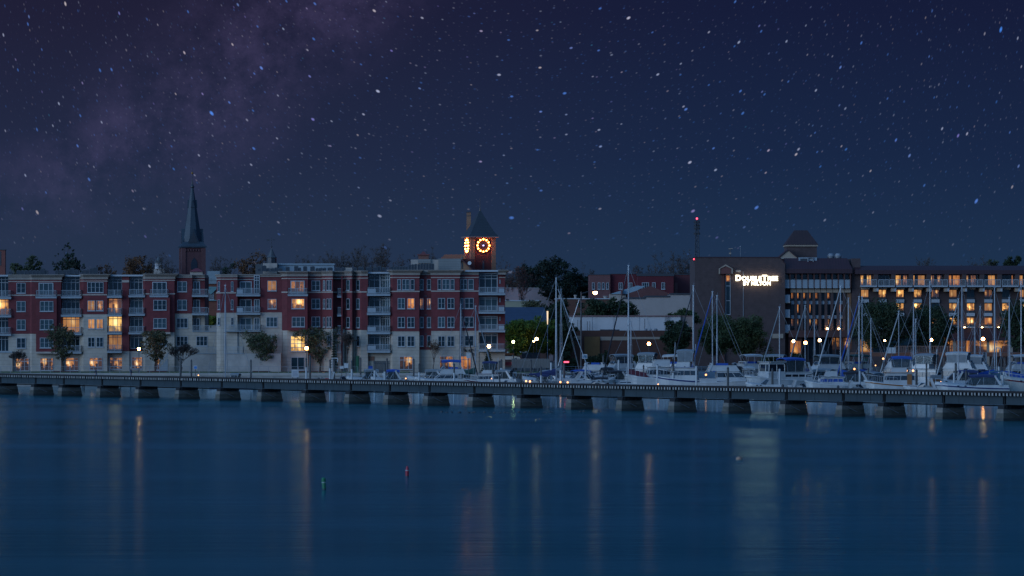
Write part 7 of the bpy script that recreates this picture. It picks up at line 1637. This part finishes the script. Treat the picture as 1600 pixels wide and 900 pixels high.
def sailboat(label, px, Y, ytop, L, rz, cover=NAVY, jib=GREYC, top=WHITE, stripe=None, boot=BOOTB, dodger=None, tent=None, spread=(.52,), mizzen=None, group=BG, stays=True, jibside=1, mr=.085, boom=True):
    """mast stands at the boat's origin, straight above column px, its truck at row ytop"""
    B = L * .31; fb, fs = 1.15, .95; t = thing('sailboat', label, 'boat', spot(px, Y), rz, group, True); xo = -.10 * L
    o = hull(t, L, B, fb, fs, boot, top, stripe); 
    for q in (o,): 
        for v in q.data.vertices: v.co.x += xo
    H = PZ(ytop, Y); zc = fs + .5
    dk = deckplate(t, L, B, fb, fs, -.5, top, .06)
    for v in dk.data.vertices: v.co.x += xo
    cab(t, 'coachroof', xo - .18 * L, xo + .26 * L, fs - .05, zc, B * .30, B * .25, .5, .1, top, SMOKE, (.45, .78), 4, nose=.2, roof=.02)
    m = MB(); m.tube([(0, 0, zc - .4), (0, 0, H * .6), (0, 0, H)], [mr, mr, mr * .8], 8); mo = m.build('mast', ALU, t)
    s = MB()
    for f in spread: z = zc + (H - zc) * f; s.tube([(0, -B * .34, z + .06), (0, 0, z), (0, B * .34, z + .06)], .032, 5)
    s.box(-.16, .18, -.025, .025, H, H + .09); s.tube([(0, 0, H), (-.1, 0, H + .5)], .012, 4); s.build('spreader', ALU, mo)
    if stays:
        w = MB(); r = .024
        for sd in (-1, 1):
            zs = zc + (H - zc) * spread[0] + .06; w.tube([(0, sd * B * .46, fs), (0, sd * B * .34, zs), (0, 0, H - .1)], r, 4, cap=False); w.tube([(-.25, sd * B * .46, fs), (0, 0, zs)], r, 4, cap=False)
        w.tube([(xo - .5 * L, 0, fs + .1), (0, 0, H - .05)], r, 4, cap=False); w.tube([(xo + .49 * L, 0, fb), (0, 0, H - .08)], r, 4, cap=False); w.build('rigging', METG, t)
    if jib:
        j = MB(); a = Vector((xo + .48 * L, 0, fb + .35)); c = Vector((0, 0, H - .35)); pts = [a.lerp(c, i / 6) for i in range(7)]; j.tube(pts, [.06, .105, .11, .10, .085, .07, .045], 7); j.build('furled_jib', jib, t)
    bl = L * .40
    if boom:
        bm = MB(); bm.tube([(-.05, 0, zc + .85), (-bl, 0, zc + .95)], .06, 6); bo = bm.build('boom', ALU, t)
        if cover and not tent:
            c = MB(); rings = []
            for i in range(8):
                f = i / 7; x = -.02 - bl * f * 1.02; hh = .95 * (1 - f) ** 1.4 + .26; ww = .15 - .06 * f; z = zc + .80 + .10 * f; rings.append([(x, ww * math.cos(a), z + hh * (.5 + .5 * math.sin(a)) - .06) for a in [k * math.pi / 4 for k in range(8)]])
            c.loft(rings); c.build('sail_cover', cover, bo)
        if tent:
            c = MB(); w = B * .48; z = zc + 1.05; rings = []
            for x in (-bl * 1.02, -bl * .5, .3): rings.append([(x, -w, fs + .75), (x, -w, fs + .5), (x, w, fs + .5), (x, w, fs + .75), (x, 0, z + .35)])
            c.loft(rings); te = c.build('boom_tent', tent[0], bo)
            c = MB(); rings = []
            for x in (-bl * .98, .25): rings.append([(x, -w * 1.01, fs + .82), (x, w * 1.01, fs + .82), (x, 0, z + .39)])
            c.loft([[(x, y, q + .03) for x, y, q in r] for r in rings]); c.build('tent_top', tent[1], te)
    if dodger: bimini(t, xo - .20 * L, xo - .02 * L, zc + .75, B * .34, .2, dodger, VINYL, zc - .05)
    b = MB()
    for sd in (-1, 1):
        q = []
        for i in range(9):
            f = -.48 + .94 * i / 8; w = B / 2 * (.86 if f < -.4 else (1 if f < .1 else 1 - (f - .1) / .4 * .92)) * .95; z = fs + (fb - fs) * (f + .5) ** 1.8; q.append(Vector((f * L + xo, sd * w, z + .6))); b.tube([(f * L + xo, sd * w, z), (f * L + xo, sd * w, z + .6)], .014, 4)
        b.tube(q, .014, 4, cap=False)
    b.build('lifeline', ALU, t)
    if mizzen:
        b = MB(); b.tube([(xo - .36 * L, 0, fs), (xo - .36 * L, 0, H * mizzen)], .06, 7); b.build('mizzen_mast', ALU, t)
    return t
PI_ = math.pi
# ---- left end of the marina
sailboat('sailboat moored alone at the sea wall before the blank garage wall', 352, 622, 446, 8.2, R(168), cover=None, jib=None, dodger=GREYC, spread=(.50,), mr=.10, boom=False)
runabout('small white runabout with red seats and a swept white arch', 533, 616, 5.6, R(8), REDP)
motorboat('white cruiser under a clear grey canopy, left of the blue topped one', 571, 614, 5.6, R(186), GREYC, None, glass=SMOKE, archy=True)
motorboat('small white cruiser with blue cloth top, bow hidden by pilings', 606, 613, 5.0, R(184), BLUEC, None, zc=.95)
runabout('open white bowrider with a dark folded cover, left of the flybridge boat', 637, 612, 5.2, R(176), NAVY)
flybridge('big white flybridge boat with a long bright blue cloth roof', 692, 610, 8.6, R(184), WHITE, BLUEC, name='flybridge_cruiser', hcab=.95, zc=.92)
trawler('white trawler wrapped in navy canvas with a maroon line, below the white lamp', 757, 608, 6.2, R(172), WHITE, NAVY, MAROON, hcab=1.25)
sailboat('sailboat with a shorter mast before the right apartment windows', 720, 624, 476, 8.0, R(20), NAVY, BLACKC, spread=(.46,))
sailboat('sailboat with green cloth shelter and a mast next to the white lamp', 743, 626, 478.5, 8.4, R(-14), GREENC, GREYC, dodger=GREENC, spread=(.45,))
runabout('small open boat with pale rails between the trawler and the navy sail cover', 792, 606, 4.6, R(176), GREYC, None)
# ---- middle
sailboat('sailboat with a navy sail cover on its boom and the tall pale mast', 869, 606, 434.5, 10.6, R(6), NAVY, None, dodger=NAVY, spread=(.40, .66), mr=.12)
sailboat('slim masted yacht behind the navy covered one, with two crosstrees', 876.6, 624, 452, 9.0, R(14), GREYC, None, spread=(.40, .60), mr=.06)
motorboat('low white cruiser behind the black floodlight pole', 905, 614, 6.6, R(4), None, None, archy=False)
motorboat('white cruiser with smoked wraparound screen under the tall round shrub', 942, 616, 6.2, R(186), BLACKC, None, archy=False)
sailboat('yacht with maroon sail cover and the mast reaching the crimson terrace', 982, 600, 415, 11.0, R(172), MAROON, BLACKC, stripe=BOOTR, boot=BOOTR, spread=(.48, .70), mr=.12, dodger=MAROON)
sailboat('yacht with a thin radar mast right beside the tall maroon yacht mast', 985.6, 618, 503, 8.0, R(10), GREYC, None, spread=(.6,), mr=.07)
runabout('row of small boats and gear: nearest open boat with dark covers', 930, 598, 5.4, R(178), BLACKC, BLACKC)
flybridge('white flybridge cruiser under a tan hardtop left of the orange lamp pole', 1000, 608, 7.6, R(182), WHITE, GREYC, None, encl=VINYL, hcab=1.2)
trawler('white cabin cruiser with a long side and small square windows', 1025, 600, 7.6, R(186), WHITE, None, None, hcab=1.35)
trawler('white cruiser with blue hull line and an enclosed upper deck', 1061, 598, 7.4, R(180), WHITE, GREYC, BOOTB, hcab=1.35, encl=mat('white_vinyl', (.16, .18, .19), .4, .2, 2, alpha=.75))
sailboat('yacht under a blue and white boom tent, two crosstrees', 1083.4, 602, 446.5, 10.5, R(176), BLUEC, BLACKC, tent=(BLUEC, GREYC), spread=(.28, .58), mr=.12)
sailboat('yacht with a blue furled headsail, left of the twin white masts', 1113.2, 612, 456, 10.0, R(174), BLUEC, BLUEC, spread=(.42, .70), mr=.10)
sailboat('yacht with the right one of the twin white masts before the oak', 1120.4, 606, 462, 9.6, R(170), GREYC, None, spread=(.36, .66), mr=.10)
flybridge('big white motor yacht with grey side windows before the oaks', 1148, 594, 9.8, R(2), WHITE, None, None, hcab=1.2, seats=BLUEC)
motorboat('small cruiser with a black cloth top in front of the oak trunks', 1158, 618, 6.0, R(10), BLACKC, None, archy=False)
motorboat('small sport boat with white hardtop behind the big motor yacht', 1176, 616, 6.4, R(4), WHITE, None, archy=False, sides=None)
# ---- right
pilothouse('white pilothouse boat with a bright blue cloth shelter aft', 1216, 590, 9.6, R(180), BLUEC)
motorboat('white sport boat low in front of the pilothouse boat bow', 1194, 574, 5.6, R(180), None, None, archy=False)
motorboat('white cruiser with a grey cloth top beside the pilothouse boat', 1276, 596, 6.8, R(172), GREYC, None)
runabout('cluttered white workboat with a squared white frame', 1252, 572, 5.0, R(4), WHITE)
trawler('low white boat with bright blue canvas windows', 1292, 566, 6.0, R(184), WHITE, None, None, hcab=1.0, glass=BLUEC)
motorboat('white cruiser with a black canopy and swept arch', 1322, 580, 7.4, R(180), BLACKC, None)
runabout('small open boat with pale covers in front of the black canopy cruiser', 1340, 562, 5.2, R(8), GREYC)
trawler('white trawler with a bright blue canopy, brown line and brown door', 1396, 562, 7.8, R(180), WHITE, BLUEC, TEAK, door=TEAK, hcab=1.45)
flybridge('sportfishing boat with a tubular tower and a lit white lamp', 1392, 600, 8.6, R(176), WHITE, None, None, hcab=1.3)
motorboat('boat beneath a big grey tarpaulin behind the blue canopy trawler', 1420, 606, 6.0, R(90), GREYC, None, archy=False, sides=GREYC, zc=1.2)
# the little boat with the varnished house
t = thing('cabin_boat', 'little boat with a varnished wooden cabin and white curtained top', 'boat', spot(1461, 570), R(184), BG, True)
hull(t, 4.8, 1.9, 1.2, .9, BOOTR, CREAMG); deckplate(t, 4.8, 1.9, 1.2, .9, -.1, CREAMG)
cab(t, 'cabin', -1.0, .75, .85, 2.05, .72, .68, .1, .0, TEAK, SMOKE, (.40, .80), 3, roof=.10); b = MB(); b.box(-.95, .6, -.66, .66, 2.12, 2.75); b.build('top_curtain', GREYC, t)
flybridge('white flybridge cruiser with a curtained upper deck behind the wooden cabin boat', 1482, 592, 9.0, R(176), WHITE, WHITE, None, encl=mat('white_vinyl', 0), hcab=1.35)
motorboat('white sports cruiser with a broad navy hull stripe and raked dark canopy', 1518, 553, 9.6, R(180), NAVY, BOOTB, h=1.02)
motorboat('white cruiser with arched black side windows left of the striped cruiser', 1486, 574, 6.8, R(178), None, None, archy=False, glass=BLACKC, zc=1.15)
sailboat('white hulled yacht with a red sheer stripe near the right edge', 1577, 572, 465, 9.2, R(186), BLUEC, None, stripe=BOOTR, boot=BOOTB, spread=(.44,), mr=.11, dodger=BLUEC)
motorboat('boat whose flared cream bow with a dark red edge leans in at the right edge', 1612, 556, 8.4, R(184), MAROON, BOOTR, top=CREAMG, zc=1.35)
motorboat('cruiser under a dark navy cloth top behind the striped cruiser', 1524, 586, 7.0, R(4), NAVY, None)
# ---- masts on the right
MA = [(1218, 480, 9.0, 606, 176, GREYC, GREYC, 'yacht whose mast rises left of the hotel lamps, grey headsail', (.5,)), (1258, 478, 8.8, 614, 174, NAVY, GREYC, 'yacht whose mast crosses the orange middle lamp', (.5,)), (1272.6, 500, 7.4, 620, 8, GREYC, None, 'small yacht with the short mast before the lamp trio', (.5,)),
      (1313.4, 446.5, 10.8, 590, 174, BLUEC, WHITE, 'yacht with the tallest mast before the narrow hotel windows, white headsail', (.40,)), (1325.6, 466, 9.2, 612, 6, BLACKC, None, 'yacht with a plain mast before the orange timber bay', (.45,)), (1342.4, 463.6, 9.6, 600, 176, BLUEC, BLUEC, 'yacht with blue furled headsail before the link pier', (.36,)), (1347.2, 464, 9.6, 616, 172, NAVY, GREYC, 'yacht with the right mast of the pair before the link pier', (.40,)), (1360.8, 498, 7.6, 596, 4, GREYC, None, 'small yacht with a radar box on its short mast before the big oak', (.30,)),
      (1404.4, 486.6, 8.6, 598, 172, NAVY, WHITE, 'yacht with a white headsail before the right side of the big oak', (.30,)), (1427.4, 473, 9.2, 618, 10, GREYC, None, 'yacht with the taller of two close masts between the oaks', (.34,)), (1431, 499, 7.8, 592, 170, GREYC, None, 'yacht with the shorter of two close masts between the oaks', (.34,)), (1453.2, 440, 11.0, 604, 176, MAROON, None, 'yacht with the very tall mast behind the orange lamp between the oaks', (.36, .62)),
      (1497.4, 467, 9.4, 586, 174, BLUEC, WHITE, 'yacht with white headsail before the red porch roof', (.30,)), (1503, 448, 10.6, 610, 12, NAVY, None, 'yacht with a tall mast before the lit porch column', (.35,)), (1523.2, 505, 7.2, 622, 8, GREYC, None, 'small yacht with the shortest mast before the porch', (.35,)), (1531.6, 479, 8.8, 616, 172, NAVY, None, 'yacht with a mast just left of the lamp before the porch roof', (.4,)), (1554, 450, 10.6, 594, 6, BLUEC, None, 'yacht with a tall mast right of the porch roof', (.42,)), (1595.6, 440, 11.0, 598, 174, GREYC, None, 'yacht with a tall mast at the right edge', (.40, .66))]
for px, yt, L, Y, rz, cov, jib, lab, spr in MA: sailboat(lab, px, Y, yt, L, R(rz), cov, jib, spread=spr, mr=.095 if L > 9 else .08)
# ---- small dock lights
def docklight(label, px, py, Y, m=DOCKL, r=.13):
    o = W(px, py, Y); t = thing('dock_light', label, 'lamp', o, group='low dock lights in the marina')
    b = MB(); b.box(o.x - .05, o.x + .05, o.y - .05, o.y + .05, min(.85, o.z - .4), o.z - r); b.build('post', METD, t)
    b = MB(); b.lathe([(r * .4, -r), (r, -r * .4), (r, r * .4), (r * .4, r)], o, 9); b.build('globe', m, t)
for l, px, py, Y in (('orange dock light on the landing right of the small blue sign', 310, 586.4, 628), ('orange dock light under the stern of the navy covered yacht, left', 822, 595.5, 602), ('orange dock light beside the left one under the navy cover', 828, 596, 601.5), ('orange dock light left of the pair below the red light', 875.6, 597, 600), ('orange dock light, right one of the pair below the red light', 887, 597.6, 599), ('tiny orange dock light below the cruisers left of the lamp pole', 1028.4, 600.4, 594), ('amber dock light inside the blue boat tent', 1103, 585.6, 596), ('orange dock light on the black canopy cruiser', 1335, 576.6, 588), ('orange dock light, left of two right of the blue canopy', 1416.4, 579.4, 574), ('orange dock light, right of two right of the blue canopy', 1426.6, 579.2, 574), ('orange dock light at the wooden cabin boat', 1470, 597.4, 557), ('warm dock light in the stern of the sportfishing tower boat', 1380, 560.4, 590), ('small dock light on the deck of the open bowrider', 634, 591.4, 606), ('small red orange light in the trawler window', 768.4, 591.6, 604), ('small light over the far dock under the oak', 1368, 571, 612)): docklight(l, px, py, Y, r=.10 if 'small' in l or 'tiny' in l else .15)
o = W(885, 565.6, 612); t = thing('red_light', 'flat red marker light on the thick dark piling', 'lamp', o)
b = MB(); b.box(o.x - .4, o.x + .4, o.y - .1, o.y + .1, o.z - .11, o.z + .11); b.build('lens', REDL, t); b = MB(); b.box(o.x - .45, o.x + .45, o.y - .14, o.y + .14, o.z + .11, o.z + .17); b.build('hood', METD, t)
# crossed rigging poles of the crane beside the tall pale mast
o = spot(925, 600); t = thing('sheer_legs', 'pair of long pale crossed poles between tall mast and floodlight pole', 'spars', o)
b = MB(); b.tube([W(924, 588, 600), W(872, 452, 600)], .06, 6); b.build('spar', ALU, t); b = MB(); b.tube([W(872, 572, 604), W(905, 468, 604)], .06, 6); b.build('spar', ALU, t)
# utility cabinets on the docks
for l, px, y0, y1, Y, m in (('white dock cabinet behind the runabout', 541, 567.6, 575, 632, SLEEVE), ('low white dock box left of the dock cabinet', 534, 572, 576, 632, SLEEVE), ('blue bin before the dark screen fence', 579, 572, 577, 632, BLUEC), ('grey dock cabinet under the porch lamp', 1538.6, 551, 566, 632, METG), ('blue bin at the dock before the lit porch column', 1516, 554, 562, 632, BLUEC), ('green box behind the oak masts', 1352, 560, 574, 634, GREENC), ('left white cabinet under the big oak', 1389, 543, 552, 650, SLEEVE), ('right white cabinet under the big oak', 1396, 543, 552, 650, SLEEVE), ('white box high on a pole beside the trawler', 732, 551, 560, 620, SLEEVE)):
    o = W(px, y1, Y); w = 3.2 / FPX * Y; t = thing('dock_cabinet', l, 'cabinet', (o.x, o.y, .85)); b = MB(); b.box(o.x - w, o.x + w, o.y - w, o.y + w, o.z, PZ(y0, Y) - .05); b.build('cabinet', m, t)
    b = MB(); b.box(o.x - w - .04, o.x + w + .04, o.y - w - .04, o.y + w + .04, PZ(y0, Y) - .05, PZ(y0, Y) + .02); b.build('lid', m, t); b = MB(); b.box(o.x - .06, o.x + .06, o.y - .06, o.y + .06, .85, o.z); b.build('post', WOOD, t)

# true sizes: several boats lie at an angle to the picture and are longer and taller than their outline is wide
BIG = {'white pilothouse boat': (1.22, 1.30, 205), 'white cruiser with a grey cloth top beside': (1.2, 1.35, 150), 'big white motor yacht': (1.12, 1.22, None), 'white trawler with a bright blue canopy': (1.10, 1.20, None), 'sportfishing boat': (1.2, 1.35, 160), 'white flybridge cruiser with a curtained': (1.15, 1.3, 160), 'white sports cruiser': (1.10, 1.18, None), 'white flybridge cruiser under a tan': (1.1, 1.3, 160), 'white cabin cruiser with a long': (1.25, 1.45, None), 'white cruiser with blue hull line': (1.1, 1.4, 170), 'big white flybridge boat': (1.05, 1.12, None), 'white trawler wrapped': (1.1, 1.0, None), 'white cruiser with a black canopy': (1.15, 1.25, None), 'low white boat with bright blue': (1.1, 1.15, None), 'little boat with the varnished': (1.2, 1.35, None), 'white cruiser with arched': (1.15, 1.3, None), 'cruiser under a dark navy': (1.15, 1.3, None), 'white cruiser under a clear': (1.1, 1.25, None), 'small white cruiser with blue': (1.1, 1.25, None), 'boat whose flared': (1.1, 1.3, None), 'small cruiser with a black cloth': (1.15, 1.4, None), 'small sport boat': (1.15, 1.4, None), 'boat beneath a big grey': (1.1, 1.2, None), 'low white cruiser behind': (1.15, 1.3, None), 'white cruiser with smoked': (1.2, 1.35, None), 'small white runabout': (1.15, 1.35, None)}
for o in COL.objects:
    if o.parent is None and o.get('category') == 'boat':
        for k, (a, c, rz) in BIG.items():
            if o['label'].startswith(k):
                o.scale = (a, a, c)
                if rz: o.rotation_euler.z = R(rz)
# ================================================================ second and third rows of the marina
def sc(t, k, k2=None): t.scale = (k, k, k2 or k); return t
XV = mat('white_vinyl', 0)
more = [
 (flybridge, 'white flybridge boat with grey curtains behind the maroon yacht boom', 958, 624, 8.6, 205, dict(canopy=GREYC, encl=VINYL)),
 (motorboat, 'white cruiser stern with grey top left of the tan hardtop boat', 968, 622, 6.5, 140, dict(canopy=GREYC)),
 (flybridge, 'tall white cabin cruiser behind the long-sided one with small windows', 1040, 618, 9.2, 160, dict(canopy=WHITE, encl=None, boxy=.6)),
 (motorboat, 'white cruiser between the boat tent and the big motor yacht', 1100, 614, 6.6, 200, dict(canopy=None, archy=True)),
 (flybridge, 'white hardtop boat beneath the right oak crown', 1186, 622, 8.0, 25, dict(canopy=WHITE, encl=None, boxy=.5)),
 (motorboat, 'white cruiser with black top behind the pilothouse boat', 1180, 604, 7.2, 150, dict(canopy=BLACKC)),
 (flybridge, 'flybridge cruiser with a sloped grey roof under the lamp trio', 1277, 612, 9.4, 200, dict(canopy=GREYC, encl=VINYL)),
 (motorboat, 'white cruiser angled away beneath the tallest mast', 1302, 602, 7.8, 150, dict(canopy=BLACKC)),
 (flybridge, 'cream flybridge boat left of the sportfishing tower boat', 1352, 618, 8.4, 30, dict(canopy=GREENC, top=CREAMG)),
 (motorboat, 'white cruiser bow on, right of the black canopy cruiser', 1358, 586, 7.0, 235, dict(canopy=GREYC)),
 (trawler, 'white boat with grey shelter right of the blue canopy trawler', 1436, 592, 8.0, 150, dict(canopy=GREYC)),
 (flybridge, 'white cruiser with tall clear curtains behind the striped cruiser bow', 1500, 612, 10.0, 165, dict(canopy=WHITE, encl=XV)),
 (motorboat, 'white cruiser with blue cloth top behind the striped cruiser stern', 1548, 602, 7.4, 160, dict(canopy=BLUEC)),
 (flybridge, 'white flybridge boat with white dome cover near the right edge', 1582, 612, 9.0, 195, dict(canopy=WHITE, encl=None)),
 (motorboat, 'boat under a big teal grey tarpaulin left of the red striped hull', 1556, 578, 6.4, 90, dict(canopy=mat('tarp_teal', (.03, .09, .13), .8, .15, 1), archy=False, sides=mat('tarp_teal', 0), zc=1.25)),
 (runabout, 'small white launch low between the wooden boat and the trawler', 1443, 560, 5.0, 178, dict(inner=GREYC)),
 (motorboat, 'white cruiser behind the grey bimini boat, bow to the right', 1240, 616, 7.0, 12, dict(canopy=None)),
 (motorboat, 'white cruiser half hidden behind the navy canvas trawler', 778, 622, 6.0, 160, dict(canopy=GREYC)),
 (motorboat, 'grey topped cruiser behind the big flybridge boat', 668, 626, 6.0, 170, dict(canopy=GREYC)),
 (runabout, 'white skiff behind the clear canopy cruiser', 590, 626, 5.0, 170, dict(inner=GREYC)),
 (motorboat, 'white cruiser at the right edge behind the cream bow', 1600, 590, 7.6, 170, dict(canopy=GREYC)),

 (motorboat, 'small white cruiser between the navy sail cover and the tall pale mast', 848, 616, 6.0, 160, dict(canopy=GREYC)),
 (motorboat, 'white cruiser with blue top just right of the red light', 897, 620, 6.4, 200, dict(canopy=BLUEC)),
 (flybridge, 'small white flybridge boat left of the crossed spars foot', 916, 622, 7.4, 170, dict(canopy=None, hcab=1.2)),
 (motorboat, 'open white cruiser at the foot of the crossed spars', 926, 606, 6.2, 10, dict(canopy=None)),
 (motorboat, 'white cruiser with a black top left of the maroon yacht bow', 952, 608, 6.4, 195, dict(canopy=BLACKC)),
 (flybridge, 'white hardtop cruiser in the gap left of the pilothouse boat', 1198, 618, 8.2, 160, dict(canopy=GREYC)),
 (motorboat, 'white cruiser right of the lamp trio, bow towards the masts', 1320, 612, 7.0, 15, dict(canopy=GREYC)),
 (motorboat, 'navy topped cruiser under the orange timber bay masts', 1334, 600, 6.6, 165, dict(canopy=NAVY)),
 (motorboat, 'cream cruiser behind the wooden cabin boat', 1466, 604, 6.8, 195, dict(canopy=GREENC, top=CREAMG)),
]
for fn, lab, px, Y, L, rz, kw in more: sc(fn(lab, px, Y, L, R(rz), **kw), 1.18)
